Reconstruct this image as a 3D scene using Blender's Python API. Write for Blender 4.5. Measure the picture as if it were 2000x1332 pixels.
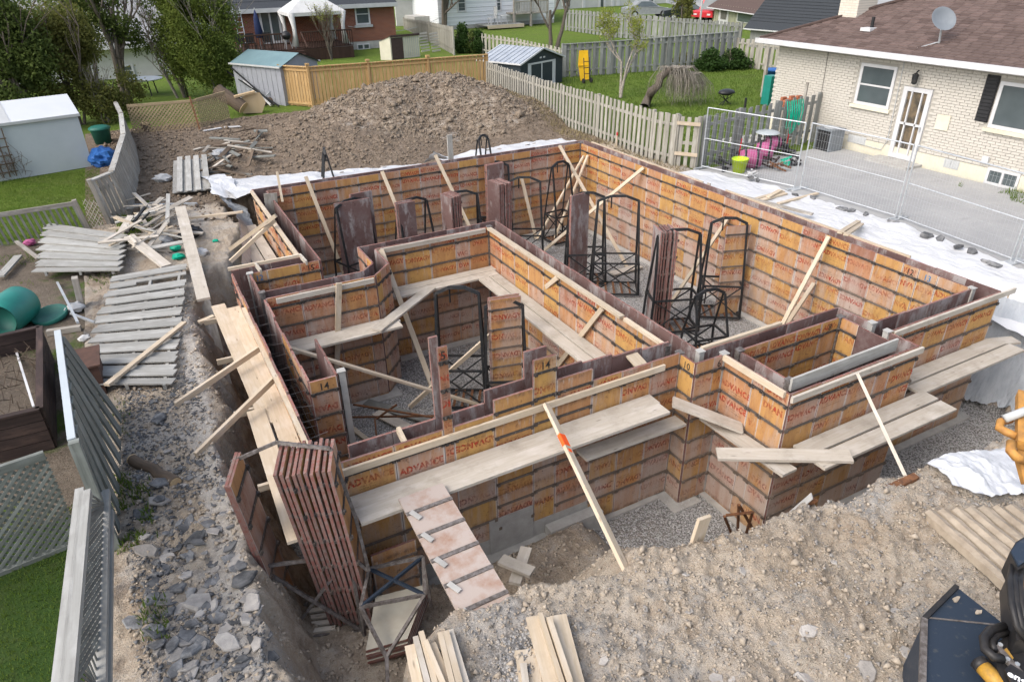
import bpy, math, random
import numpy as np
from mathutils import Vector, Matrix, noise as mnoise
random.seed(7); np.random.seed(7)
for o in list(bpy.data.objects): bpy.data.objects.remove(o)
SC = bpy.context.scene
COL = SC.collection

# ------------------------------------------------------------------ camera, sky, sun, exposure
CZ = 5.75                       # height of the drone camera above the yard
FPX, PCX, PCY = 1363.92, 1000.0, 666.0
RM = np.array([[0.8812178356413826, -0.47244498070576846, -0.015838761108215492],
               [-0.24211955100374866, -0.4223237607971399, -0.8735105975819087],
               [0.40599661226328015, 0.7735879919389173, -0.48654739703204003]])
cd = bpy.data.cameras.new('camera'); cam = bpy.data.objects.new('camera', cd); COL.objects.link(cam)
cd.sensor_fit = 'HORIZONTAL'; cd.sensor_width = 36.0; cd.lens = 36.0 * FPX / 2000.0
cd.clip_start = 0.1; cd.clip_end = 3000
r_, d_, f_ = [Vector(v) for v in RM]
cam.matrix_world = Matrix(((r_.x, -d_.x, -f_.x, 0), (r_.y, -d_.y, -f_.y, 0), (r_.z, -d_.z, -f_.z, CZ), (0, 0, 0, 1)))
SC.camera = cam

SUN_EL, SUN_AZ = math.radians(46), math.radians(262)     # high soft sun behind the camera's left shoulder
w = bpy.data.worlds.new('World'); SC.world = w; w.use_nodes = True
nt = w.node_tree; nt.nodes.clear()
wo = nt.nodes.new('ShaderNodeOutputWorld'); bg = nt.nodes.new('ShaderNodeBackground')
sky = nt.nodes.new('ShaderNodeTexSky'); sky.sky_type = 'NISHITA'; sky.sun_disc = False
sky.sun_elevation = SUN_EL; sky.sun_rotation = SUN_AZ; sky.dust_density = 4.0; sky.air_density = 1.0; sky.ozone_density = 1.0
hs = nt.nodes.new('ShaderNodeHueSaturation'); hs.inputs['Saturation'].default_value = 0.70   # cloud cover greys the sky
nt.links.new(sky.outputs[0], hs.inputs['Color']); nt.links.new(hs.outputs[0], bg.inputs['Color'])
bg.inputs['Strength'].default_value = 0.15
nt.links.new(bg.outputs[0], wo.inputs[0])
sl = bpy.data.lights.new('sun', 'SUN'); sl.energy = 0.85; sl.angle = math.radians(70); sl.color = (1.0, 0.98, 0.95)
so = bpy.data.objects.new('sun', sl); COL.objects.link(so)
sd = Vector((math.sin(SUN_AZ) * math.cos(SUN_EL), math.cos(SUN_AZ) * math.cos(SUN_EL), math.sin(SUN_EL)))
so.rotation_euler = (-sd).to_track_quat('-Z', 'Y').to_euler()
SC.view_settings.view_transform = 'Standard'; SC.view_settings.look = 'None'
SC.view_settings.exposure = 1.0; SC.view_settings.gamma = 1.0; SC.view_settings.use_curve_mapping = False

# ------------------------------------------------------------------ surveying: photo point -> place on a real plane
def ray(px, py):
    return RM.T @ np.array([(px - PCX) / FPX, (py - PCY) / FPX, 1.0])
def G(px, py, z=0.0):           # on the level z
    d = ray(px, py); return Vector((0, 0, CZ)) + Vector(d) * float((z - CZ) / d[2])
def GX(px, py, x):              # on the wall plane x
    d = ray(px, py); return Vector((0, 0, CZ)) + Vector(d) * float(x / d[0])
def GY(px, py, y):              # on the wall plane y
    d = ray(px, py); return Vector((0, 0, CZ)) + Vector(d) * float(y / d[1])
def GV(P, py):                  # height above P reached at photo row py
    lo, hi = -6.0, 40.0
    for _ in range(60):
        m = (lo + hi) / 2; c = RM @ np.array([P[0], P[1], m - CZ]); yy = PCY + FPX * c[1] / c[2]
        if yy > py: lo = m
        else: hi = m
    return lo
def GH(P, px, py):              # point above/below ground point P nearest to the sight line (same depth)
    return Vector((P[0], P[1], GV(P, py)))

# ------------------------------------------------------------------ mesh helpers
def V3(p): return Vector((p[0], p[1], p[2] if len(p) > 2 else 0.0))
def wloc(o):
    l = Vector((0, 0, 0))
    while o is not None: l = l + o.location; o = o.parent
    return l
class MB:
    def __init__(s): s.v = []; s.f = []; s.uv = []; s.m = []
    def face(s, idx, uv=None, mi=0):
        s.f.append(idx); s.m.append(mi); s.uv.append(uv if uv else [(s.v[i][0], s.v[i][1]) for i in idx])
    def poly(s, pts, mi=0, uv=None):
        b = len(s.v); s.v += [tuple(p) for p in pts]; s.face(list(range(b, b + len(pts))), uv, mi); return s
    def beam(s, a, b, w, t, up=(0, 0, 1), mi=0, w2=None, t2=None, me=None):
        a = Vector(a); b = Vector(b); d = b - a; L = d.length
        if L < 1e-6: return s
        d = d / L; up = Vector(up)
        if abs(d.dot(up.normalized())) > 0.98: up = Vector((1, 0, 0)) if abs(d.x) < 0.9 else Vector((0, 1, 0))
        si = d.cross(up).normalized(); u2 = si.cross(d).normalized()
        w2 = w if w2 is None else w2; t2 = t if t2 is None else t2
        bi = len(s.v)
        for (p, ww, tt) in ((a, w, t), (b, w2, t2)):
            for (sx, sy) in ((-1, -1), (1, -1), (1, 1), (-1, 1)):
                s.v.append(tuple(p + si * (sx * ww / 2) + u2 * (sy * tt / 2)))
        ro = random.uniform(0, 50); per = [0, w, w + t, 2 * w + t, 2 * w + 2 * t]
        for k in range(4):
            i, j = k, (k + 1) % 4
            s.face([bi + i, bi + j, bi + 4 + j, bi + 4 + i], [(ro, ro + per[k]), (ro, ro + per[k + 1]), (ro + L, ro + per[k + 1]), (ro + L, ro + per[k])], mi)
        me = mi if me is None else me
        s.face([bi + 3, bi + 2, bi + 1, bi], [(ro, ro), (ro, ro + .1), (ro + .03, ro + .1), (ro + .03, ro)], me)
        s.face([bi + 4, bi + 5, bi + 6, bi + 7], [(ro, ro), (ro, ro + .1), (ro + .03, ro + .1), (ro + .03, ro)], me)
        return s
    def box(s, lo, hi, mi=0):
        lo = Vector(lo); hi = Vector(hi); c = (lo + hi) / 2; e = hi - lo
        k = max(range(3), key=lambda i: e[i])
        if k == 0: return s.beam((lo.x, c.y, c.z), (hi.x, c.y, c.z), e.y, e.z, (0, 0, 1), mi)
        if k == 1: return s.beam((c.x, lo.y, c.z), (c.x, hi.y, c.z), e.x, e.z, (0, 0, 1), mi)
        return s.beam((c.x, c.y, lo.z), (c.x, c.y, hi.z), e.y, e.x, (1, 0, 0), mi)
    def tube(s, pts, r, n=6, mi=0, cap=True):
        pts = [Vector(p) for p in pts]; rs = r if isinstance(r, (list, tuple)) else [r] * len(pts)
        bi = len(s.v); N = len(pts); ref = None
        for i, p in enumerate(pts):
            d = (pts[min(i + 1, N - 1)] - pts[max(i - 1, 0)]).normalized()
            if ref is None: ref = Vector((0, 0, 1)) if abs(d.z) < .9 else Vector((1, 0, 0))
            a = d.cross(ref).normalized(); b = a.cross(d).normalized(); ref = b
            for k in range(n):
                t = 2 * math.pi * k / n; s.v.append(tuple(p + (a * math.cos(t) + b * math.sin(t)) * rs[i]))
        L = 0; ro = random.uniform(0, 30)
        for i in range(N - 1):
            l = (pts[i + 1] - pts[i]).length
            for k in range(n):
                j = (k + 1) % n; c = 2 * math.pi * rs[i] / n
                s.face([bi + i * n + k, bi + i * n + j, bi + (i + 1) * n + j, bi + (i + 1) * n + k],
                       [(ro + L, ro + k * c), (ro + L, ro + (k + 1) * c), (ro + L + l, ro + (k + 1) * c), (ro + L + l, ro + k * c)], mi)
            L += l
        if cap:
            s.face([bi + n - 1 - k for k in range(n)], None, mi); s.face([bi + (N - 1) * n + k for k in range(n)], None, mi)
        return s
    def prism(s, pts, z0, z1, mi=0, mtop=None):
        b = len(s.v); n = len(pts)
        s.v += [(p[0], p[1], z0) for p in pts] + [(p[0], p[1], z1) for p in pts]
        for k in range(n):
            j = (k + 1) % n; l = math.dist(pts[k][:2], pts[j][:2])
            s.face([b + k, b + j, b + n + j, b + n + k], [(0, z0), (l, z0), (l, z1), (0, z1)], mi)
        s.face([b + n + k for k in range(n)], None, mi if mtop is None else mtop); s.face([b + n - 1 - k for k in range(n)], None, mi)
        return s
    def lathe(s, prof, c=(0, 0, 0), n=16, mi=0):
        b = len(s.v); c = Vector(c)
        for (r, z) in prof:
            for k in range(n):
                t = 2 * math.pi * k / n; s.v.append((c.x + r * math.cos(t), c.y + r * math.sin(t), c.z + z))
        for i in range(len(prof) - 1):
            for k in range(n):
                j = (k + 1) % n; s.face([b + i * n + k, b + i * n + j, b + (i + 1) * n + j, b + (i + 1) * n + k], None, mi)
        return s
    def add(s, verts, faces, mi=0):
        b = len(s.v); s.v += [tuple(p) for p in verts]
        for fc in faces: s.face([b + i for i in fc], None, mi)
        return s
    def mesh(s, name, mats, off=None, smooth=False):
        me = bpy.data.meshes.new(name)
        vs = s.v if off is None else [(p[0] - off[0], p[1] - off[1], p[2] - off[2]) for p in s.v]
        me.from_pydata(vs, [], s.f)
        ul = me.uv_layers.new(name='UVMap'); flat = [c for u in s.uv for q in u for c in q]
        ul.data.foreach_set('uv', flat)
        if not isinstance(mats, (list, tuple)): mats = [mats]
        for m in mats: me.materials.append(MT[m])
        if len(mats) > 1: me.polygons.foreach_set('material_index', s.m)
        if smooth: me.polygons.foreach_set('use_smooth', [True] * len(s.f))
        me.update(); return me
    def build(s, name, mats, parent=None, smooth=False, origin=None):
        if parent is None:
            if origin is None:
                xs = [p[0] for p in s.v]; ys = [p[1] for p in s.v]; zs = [p[2] for p in s.v]
                origin = Vector(((min(xs) + max(xs)) / 2, (min(ys) + max(ys)) / 2, min(zs)))
            off = Vector(origin)
        else: off = wloc(parent)
        o = bpy.data.objects.new(name, s.mesh(name, mats, off, smooth)); COL.objects.link(o)
        if parent is None: o.location = off
        else: o.parent = parent
        return o
def tag(o, label=None, cat=None, group=None, kind=None):
    if label: o['label'] = label
    if cat: o['category'] = cat
    if group: o['group'] = group
    if kind: o['kind'] = kind
    return o
def thing(name, label, cat, loc=(0, 0, 0), rz=0.0, group=None):
    o = bpy.data.objects.new(name, None); COL.objects.link(o); o.location = loc; o.rotation_euler = (0, 0, rz)
    o.empty_display_size = 0.1
    return tag(o, label, cat, group, 'thing')
def put(name, me, parent=None, loc=(0, 0, 0), rot=(0, 0, 0), scale=None):
    o = bpy.data.objects.new(name, me); COL.objects.link(o); o.parent = parent; o.location = loc; o.rotation_euler = rot
    if scale: o.scale = scale
    return o
def struct(o): o['kind'] = 'structure'; return o
def stuff_np(name, V, F, mats, mi=None, kind='stuff', smooth=False, label=None, cat=None, parent=None):
    me = bpy.data.meshes.new(name); V = np.asarray(V, np.float32); F = np.asarray(F, np.int32)
    me.vertices.add(len(V)); me.vertices.foreach_set('co', V.ravel())
    k = F.shape[1]; me.loops.add(F.size); me.loops.foreach_set('vertex_index', F.ravel())
    me.polygons.add(len(F)); me.polygons.foreach_set('loop_start', np.arange(0, F.size, k, dtype=np.int32)); me.polygons.foreach_set('loop_total', np.full(len(F), k, np.int32))
    if not isinstance(mats, (list, tuple)): mats = [mats]
    for m in mats: me.materials.append(MT[m])
    if mi is not None: me.polygons.foreach_set('material_index', np.asarray(mi, np.int32))
    if smooth: me.polygons.foreach_set('use_smooth', np.ones(len(F), bool))
    me.update(calc_edges=True); me.validate()
    o = bpy.data.objects.new(name, me); COL.objects.link(o); o.parent = parent
    return tag(o, label, cat, None, kind)
# ------------------------------------------------------------------ materials
MT = {}
class NB:
    def __init__(s, name):
        s.m = bpy.data.materials.new(name); s.m.use_nodes = True; s.t = s.m.node_tree; s.t.nodes.clear(); MT[name] = s.m
        s.out = s.t.nodes.new('ShaderNodeOutputMaterial'); s.b = s.t.nodes.new('ShaderNodeBsdfPrincipled')
        s.t.links.new(s.b.outputs[0], s.out.inputs[0])
    def n(s, typ, **kw):
        nd = s.t.nodes.new(typ)
        for k, v in kw.items(): setattr(nd, k, v)
        return nd
    def l(s, a, b): s.t.links.new(a, b)
    def val(s, x, sock):
        if hasattr(x, 'is_linked') or hasattr(x, 'links'): s.l(x, sock)
        else: sock.default_value = (x if not isinstance(x, tuple) or len(x) != 3 or sock.type != 'RGBA' else (*x, 1.0))
    def coord(s, kind='pos', scale=(1, 1, 1), rnd=False):
        if kind == 'pos': o = s.n('ShaderNodeNewGeometry').outputs['Position']
        elif kind == 'uv': o = s.n('ShaderNodeTexCoord').outputs['UV']
        else: o = s.n('ShaderNodeTexCoord').outputs['Object']
        mp = s.n('ShaderNodeMapping'); s.l(o, mp.inputs['Vector']); mp.inputs['Scale'].default_value = scale
        if rnd:
            oi = s.n('ShaderNodeObjectInfo'); mu = s.n('ShaderNodeMath', operation='MULTIPLY'); s.l(oi.outputs['Random'], mu.inputs[0]); mu.inputs[1].default_value = 77.0
            cb = s.n('ShaderNodeCombineXYZ'); s.l(mu.outputs[0], cb.inputs[0]); s.l(mu.outputs[0], cb.inputs[1]); s.l(cb.outputs[0], mp.inputs['Location'])
        return mp.outputs[0]
    def noise(s, co, scale=5, detail=5, rough=.6):
        nd = s.n('ShaderNodeTexNoise'); s.l(co, nd.inputs['Vector']); nd.inputs['Scale'].default_value = scale; nd.inputs['Detail'].default_value = detail; nd.inputs['Roughness'].default_value = rough
        return nd.outputs['Fac']
    def ramp(s, fac, lo, hi, a=0.0, b=1.0):
        nd = s.n('ShaderNodeMapRange'); s.l(fac, nd.inputs[0]); nd.inputs[1].default_value = lo; nd.inputs[2].default_value = hi; nd.inputs[3].default_value = a; nd.inputs[4].default_value = b
        return nd.outputs[0]
    def mix(s, fac, a, b, mode='MIX'):
        nd = s.n('ShaderNodeMixRGB', blend_type=mode); s.val(fac, nd.inputs[0]); s.val(a, nd.inputs[1]); s.val(b, nd.inputs[2]); return nd.outputs[0]
    def math(s, op, a, b=0.0):
        nd = s.n('ShaderNodeMath', operation=op); s.val(a, nd.inputs[0]); s.val(b, nd.inputs[1]); return nd.outputs[0]
    def bump(s, h, strength=.3, dist=.02):
        nd = s.n('ShaderNodeBump'); s.l(h, nd.inputs['Height']); nd.inputs['Strength'].default_value = strength; nd.inputs['Distance'].default_value = dist
        s.l(nd.outputs[0], s.b.inputs['Normal'])
    def objvar(s, col, amt):
        oi = s.n('ShaderNodeObjectInfo'); h = s.n('ShaderNodeHueSaturation'); s.l(col, h.inputs['Color']) if hasattr(col, 'links') else s.val(col, h.inputs['Color'])
        s.l(s.ramp(oi.outputs['Random'], 0, 1, 1 - amt, 1 + amt), h.inputs['Value']); return h.outputs[0]
    def fin(s, col, rough=.85, spec=.25, metal=0.0):
        s.val(col, s.b.inputs['Base Color']); s.val(rough, s.b.inputs['Roughness']); s.b.inputs['Specular IOR Level'].default_value = spec; s.b.inputs['Metallic'].default_value = metal
        return s.m
def simple(name, c1, c2=None, scale=6, lo=.35, hi=.65, rough=.8, spec=.25, metal=0, var=.08, bump=0, bscale=40, kind='pos', st=(1, 1, 1), dist=.01):
    b = NB(name); co = b.coord(kind, st)
    c = b.mix(b.ramp(b.noise(co, scale, 6, .65), lo, hi), c1, c2 or tuple(x * .7 for x in c1))
    if var: c = b.objvar(c, var)
    if bump: b.bump(b.noise(co, bscale, 4), bump, dist)
    return b.fin(c, rough, spec, metal)
def wood(name, c1, c2, c3=None, var=.15, rough=.8, grain=30, knots=True, dirt=0.0, dirtc=(.1, .08, .06)):
    b = NB(name); co = b.coord('uv', (1.6, grain, 1)); co2 = b.coord('uv', (2.2, 7, 1)); cw = b.coord('pos')
    c = b.mix(b.ramp(b.noise(co, 1.0, 5, .6), .3, .7), c1, c2)
    if c3: c = b.mix(b.ramp(b.noise(co2, 1.0, 4, .6), .5, .75), c, c3)
    if knots:
        vo = b.n('ShaderNodeTexVoronoi'); b.l(b.coord('uv', (2.0, 9, 1)), vo.inputs['Vector']); vo.inputs['Scale'].default_value = 1.0
        c = b.mix(b.ramp(vo.outputs['Distance'], .03, .12, .75, 0), c, tuple(x * .4 for x in c2))
    if dirt: c = b.mix(b.ramp(b.noise(cw, 3.0, 6, .7), .5, .75, 0, dirt), c, dirtc)
    c = b.objvar(c, var); b.bump(b.noise(co, 1.0, 4), .25, .004)
    return b.fin(c, rough, .2)

wood('lumber', (.52, .435, .33), (.43, .35, .25), (.55, .485, .40), dirt=.35, dirtc=(.24, .19, .14))
wood('plank', (.48, .435, .37), (.40, .355, .295), (.53, .49, .44), var=.12, dirt=.75, dirtc=(.27, .235, .19))
wood('grey_wood', (.34, .31, .27), (.22, .20, .17), (.44, .42, .38), dirt=.3)
wood('pale_grey_wood', (.40, .39, .36), (.29, .28, .255), (.46, .455, .43), dirt=.3)
wood('grey_slat', (.34, .335, .31), (.25, .245, .225), (.40, .395, .375), dirt=.3)
wood('dark_grey_wood', (.20, .20, .18), (.12, .12, .11), (.28, .29, .26))
wood('green_grey_wood', (.20, .21, .19), (.125, .135, .12), (.26, .275, .255))
wood('cedar', (.44, .29, .135), (.35, .215, .09), (.48, .345, .18), var=.10)
wood('dark_wood', (.055, .038, .034), (.03, .022, .02), (.09, .06, .05), knots=False)
wood('deck_brown', (.07, .04, .03), (.04, .024, .02), None, knots=False)
wood('log_bark', (.16, .12, .085), (.08, .06, .045), None, grain=14, knots=False)
wood('cut_wood', (.55, .42, .26), (.44, .31, .17), None)
wood('fence_pale', (.34, .325, .28), (.24, .225, .19), (.40, .385, .345), var=.14)
wood('fence_grey', (.25, .255, .24), (.17, .175, .165), (.30, .31, .295), var=.16)
simple('door_glass', (.07, .062, .05), (.17, .13, .085), 3, .4, .6, rough=.15)
simple('white_paint', (.58, .58, .585), (.50, .50, .505), 3, rough=.5, var=.02)
simple('cream_siding', (.66, .62, .50), (.58, .54, .42), 2, rough=.6)
simple('brown_metal', (.07, .045, .042), (.05, .03, .03), rough=.5)
simple('black_shed', (.035, .045, .055), (.028, .036, .044), rough=.45)
simple('roof_ribbed', (.42, .45, .48), (.33, .36, .40), 2, rough=.4, metal=.3)
simple('teal_roof', (.15, .235, .25), (.12, .195, .215), 1.5, rough=.6)
simple('shed_siding', (.30, .31, .34), (.25, .26, .29), 3)
simple('shed_white', (.42, .46, .475), (.38, .415, .435), 1.2, rough=.6)
simple('shed_roof_white', (.56, .575, .59), (.52, .54, .56), 1.2, rough=.4)
simple('galvanised', (.55, .57, .58), (.42, .44, .46), 14, rough=.45, metal=.5)
simple('black_steel', (.022, .024, .026), (.06, .05, .045), 9, .5, .75, rough=.5, metal=.2)
simple('worn_steel', (.10, .085, .075), (.22, .20, .19), 18, .4, .65, rough=.65, metal=.25)
simple('rust', (.20, .09, .04), (.08, .04, .025), 20, rough=.8)
simple('concrete', (.42, .41, .385), (.32, .31, .29), 4, rough=.9, bump=.4, bscale=30)
simple('chunk_dark', (.08, .082, .086), (.21, .21, .21), 7, .38, .64, rough=.95, bump=.7, bscale=60, var=.35)
simple('chunk_grey', (.36, .335, .305), (.24, .225, .21), 8, rough=.95, bump=.6, bscale=45, var=.25)
simple('clod', (.47, .405, .325), (.36, .30, .235), 6, rough=.98, var=.2, bump=.6, bscale=50)
simple('clay_ridge', (.37, .31, .24), (.27, .22, .165), 7, rough=.97, bump=.5, bscale=40)
simple('clod_mid', (.255, .205, .155), (.17, .135, .10), 6, rough=.98, var=.2, bump=.6, bscale=50)
simple('clod_dark', (.22, .175, .13), (.13, .10, .075), 6, rough=.98, var=.2, bump=.6, bscale=50)
simple('pebble', (.54, .535, .525), (.30, .295, .29), 34, .35, .65, rough=.9)
simple('teal_plastic', (.015, .20, .16), (.012, .16, .13), 3, rough=.4, spec=.5)
simple('green_plastic', (.02, .13, .10), (.015, .10, .08), 3, rough=.45)
simple('blue_tarp', (.03, .13, .38), (.02, .085, .28), 6, rough=.45, bump=.5, bscale=14)
simple('lime_plastic', (.50, .66, .03), (.42, .58, .03), 2, rough=.4)
simple('pink_paint', (.40, .10, .22), (.30, .07, .16), 4, rough=.4)
simple('red_paint', (.50, .02, .03), (.42, .02, .03), 2, rough=.3, spec=.5)
simple('orange_mark', (.95, .13, .02), (.85, .10, .02), 3)
simple('black_plastic', (.02, .02, .022), (.03, .03, .032), 5, rough=.4)
simple('grey_plastic', (.30, .31, .32), (.24, .25, .26), 5, rough=.5)
simple('dish_grey', (.20, .22, .24), (.17, .19, .21), 3, rough=.4)
simple('dark_blue_bucket', (.030, .043, .064), (.10, .10, .098), 14, .58, .8, rough=.5, metal=.2, bump=.15, bscale=25)
simple('machine_black', (.018, .018, .02), (.035, .032, .03), 9, rough=.4)
simple('machine_yellow', (.50, .27, .035), (.28, .17, .05), 12, rough=.4)
simple('machine_orange', (.50, .25, .06), (.30, .15, .05), 9, rough=.55)
simple('hose_green', (.0, .38, .24), (.0, .30, .19), 4, rough=.4)
simple('yellow_plastic', (.78, .46, .02), (.68, .38, .02), 3, rough=.4)
simple('car_black', (.012, .016, .022), (.016, .02, .026), 3, rough=.15, spec=.6)
simple('tyre', (.02, .02, .02), (.03, .03, .03), 9, rough=.9)
simple('trim_grey', (.45, .46, .46), (.40, .41, .41), 3, rough=.6)
simple('navy_cloth', (.012, .02, .06), (.02, .03, .08), 5)
simple('canvas_white', (.52, .52, .51), (.45, .45, .445), 2.5, rough=.9, bump=.3, bscale=6)
simple('green_siding', (.36, .37, .26), (.30, .31, .22), 2)
simple('stucco_grey', (.50, .50, .48), (.44, .44, .42), 2)
simple('tan_brick', (.50, .37, .22), (.42, .30, .17), 6)
simple('red_brick_loose', (.42, .16, .09), (.30, .11, .06), 9, bump=.4)
simple('bark', (.15, .125, .10), (.085, .07, .058), 14, rough=.95, bump=.6, bscale=30, var=.2)
simple('bark_pale', (.30, .27, .23), (.17, .15, .125), 12, rough=.95, bump=.5, bscale=30)
simple('leaf_cedar', (.17, .21, .042), (.11, .155, .032), 1.6, rough=.7, var=.1)
simple('leaf_dark', (.14, .18, .045), (.08, .115, .03), 2, rough=.75)
simple('leaf_olive', (.19, .19, .05), (.12, .13, .034), 2.5, rough=.75)
simple('leaf_bud', (.28, .30, .06), (.20, .24, .04), 3, rough=.7)
simple('leaf_bush', (.045, .09, .018), (.025, .055, .012), 3, rough=.7)
simple('grass_blade', (.09, .16, .02), (.135, .18, .035), 1.2, .3, .7, rough=.7)
simple('dry_grass', (.26, .21, .11), (.17, .14, .08), 2, rough=.9)
simple('rebar_wire', (.13, .12, .115), (.2, .18, .17), 20, rough=.6, metal=.3)
simple('paint_num', (.02, .02, .02), (.05, .045, .04), 30)
simple('paint_num_blue', (.05, .20, .38), (.04, .16, .32), 30)
simple('decal_white', (.8, .8, .8), (.7, .7, .7), 3)
simple('brown_box', (.11, .06, .045), (.075, .045, .035), 9, rough=.9)
simple('lattice_tan', (.40, .31, .19), (.30, .23, .14), 9, rough=.95)
simple('dark_inside', (.02, .02, .02), (.03, .03, .03), 3)
simple('curtain', (.16, .15, .13), (.10, .10, .09), 3)

simple('ramp_ply', (.40, .335, .295), (.30, .18, .125), 4, .45, .7, rough=.7, bump=.2)
simple('pale_ply', (.45, .43, .36), (.36, .33, .27), 3, rough=.85)
# window glass: dark, glossy, reflects the sky
b = NB('glass'); b.fin(b.mix(b.noise(b.coord('pos'), 2.0, 2), (.05, .065, .07), (.10, .12, .125)), .08, .6)
# form plywood, printed side: aged, more concrete wash low down and along the panel edges
b = NB('form_ply'); cw = b.coord('pos')
oi = b.n('ShaderNodeObjectInfo'); sp = b.n('ShaderNodeSeparateXYZ'); b.l(b.n('ShaderNodeNewGeometry').outputs['Position'], sp.inputs[0])
cell = b.math('FLOOR', b.math('DIVIDE', b.math('ADD', sp.outputs['Z'], 1.55), .39))
wn = b.n('ShaderNodeTexWhiteNoise', noise_dimensions='2D'); cb = b.n('ShaderNodeCombineXYZ'); b.l(oi.outputs['Random'], cb.inputs[0]); b.l(cell, cb.inputs[1]); b.l(cb.outputs[0], wn.inputs['Vector'])
wn2 = b.n('ShaderNodeTexWhiteNoise', noise_dimensions='1D'); b.l(oi.outputs['Random'], wn2.inputs['W'])
rnd = b.math('ADD', b.math('MULTIPLY', wn.outputs['Value'], .5), b.math('MULTIPLY', wn2.outputs['Value'], .5))
c = b.mix(b.ramp(rnd, .2, .45), (.47, .275, .09), (.43, .225, .088))
c = b.mix(b.ramp(rnd, .45, .68), c, (.41, .21, .115))
c = b.mix(b.ramp(rnd, .72, .85), c, (.26, .12, .08))
c = b.mix(b.ramp(b.noise(b.coord('pos', (1, 1, .25)), 9, 6, .7), .42, .72, 0, .65), c, (.25, .115, .055))
age = b.ramp(sp.outputs['Z'], -1.6, .35, .20, .0)                       # pours have reached the lower panels more often
stre = b.noise(b.coord('pos', (1, 1, .18)), 3.4, 6, .7)
wash = b.ramp(b.math('ADD', b.math('ADD', stre, age), b.math('MULTIPLY', b.math('SUBTRACT', wn.outputs['Value'], .5), .26)), .50, .80, 0, .9)
c = b.mix(wash, c, b.mix(b.noise(cw, 2.0, 4), (.42, .31, .25), (.42, .37, .33)))
ge = b.n('ShaderNodeTexCoord'); gs = b.n('ShaderNodeSeparateXYZ'); b.l(ge.outputs['Generated'], gs.inputs[0])
edge = b.math('ABSOLUTE', b.math('SUBTRACT', gs.outputs[0], .5))
c = b.mix(b.math('MULTIPLY', b.ramp(edge, .455, .495), b.ramp(stre, .3, .55, .35, .95)), c, (.50, .47, .44))
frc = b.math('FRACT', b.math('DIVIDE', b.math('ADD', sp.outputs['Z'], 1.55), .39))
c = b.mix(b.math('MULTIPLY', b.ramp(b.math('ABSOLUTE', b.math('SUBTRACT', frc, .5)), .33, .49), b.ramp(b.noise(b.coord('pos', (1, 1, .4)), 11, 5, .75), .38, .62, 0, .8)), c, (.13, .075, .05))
c = b.mix(b.math('MULTIPLY', b.ramp(frc, .45, .98), b.ramp(b.noise(b.coord('pos', (1, 1, .12)), 17, 4, .7), .56, .68, 0, .75)), c, (.44, .41, .385))
c = b.mix(b.ramp(b.noise(cw, 14, 5, .7), .6, .7, 0, .85), c, (.10, .055, .035))
c = b.mix(b.ramp(b.noise(cw, 60, 3, .7), .62, .72, 0, .6), c, (.10, .06, .04))
b.bump(b.noise(b.coord('pos', (1, 1, .1)), 40, 4), .2, .003); b.fin(c, .75, .25)
# form plywood, smooth side that meets the concrete
b = NB('form_face'); cw = b.coord('pos'); oi = b.n('ShaderNodeObjectInfo'); cv = b.coord('pos', (1, 1, .3))
c = b.mix(b.ramp(oi.outputs['Random'], 0, 1), (.105, .062, .058), (.19, .118, .105))
c = b.mix(b.ramp(b.math('ADD', b.noise(cv, 4.5, 6, .7), b.math('MULTIPLY', b.math('SUBTRACT', oi.outputs['Random'], .5), .16)), .50, .62, 0, .75), c, (.36, .335, .325))
c = b.mix(b.ramp(b.noise(cw, 2.2, 5, .7), .5, .7, 0, .5), c, (.22, .19, .185))
c = b.mix(b.ramp(b.noise(cw, 9, 5, .7), .58, .68, 0, .8), c, (.085, .04, .035))
b.fin(c, .6, .35)
b = NB('form_edge'); cw = b.coord('pos'); c = b.mix(b.ramp(b.noise(cw, 16, 5, .7), .4, .65), (.215, .09, .075), (.22, .165, .145))
b.fin(b.objvar(c, .3), .85, .2)
b = NB('form_band'); cw = b.coord('pos'); sp = b.n('ShaderNodeSeparateXYZ'); b.l(b.n('ShaderNodeNewGeometry').outputs['Position'], sp.inputs[0])
c = b.mix(b.ramp(sp.outputs['Z'], -.6, .45, 1, 0), (.055, .048, .044), (.17, .135, .11))
c = b.mix(b.ramp(b.noise(cw, 22, 4, .7), .55, .72, 0, .7), c, (.33, .29, .26)); b.fin(c, .7, .3, .15)
# red print, worn through in patches
def printmat(name, col, lo, hi):
    b = NB(name); sp = b.n('ShaderNodeSeparateXYZ'); b.l(b.n('ShaderNodeNewGeometry').outputs['Position'], sp.inputs[0])
    al = b.math('MULTIPLY', b.ramp(b.noise(b.coord('pos'), 26, 4, .7), lo, hi), b.ramp(b.noise(b.coord('pos'), 2.1, 3, .6), .37, .58, .14, .88))
    al = b.math('MULTIPLY', al, b.ramp(sp.outputs['Z'], -1.2, .3, .7, 1.0))
    b.fin(col, .8, .2); tr = b.n('ShaderNodeBsdfTransparent'); mx = b.n('ShaderNodeMixShader'); b.l(al, mx.inputs[0]); b.l(tr.outputs[0], mx.inputs[1]); b.l(b.b.outputs[0], mx.inputs[2]); b.l(mx.outputs[0], b.out.inputs[0])
printmat('print_red', (.42, .055, .03), .34, .60); printmat('print_black', (.05, .04, .035), .38, .6)
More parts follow.
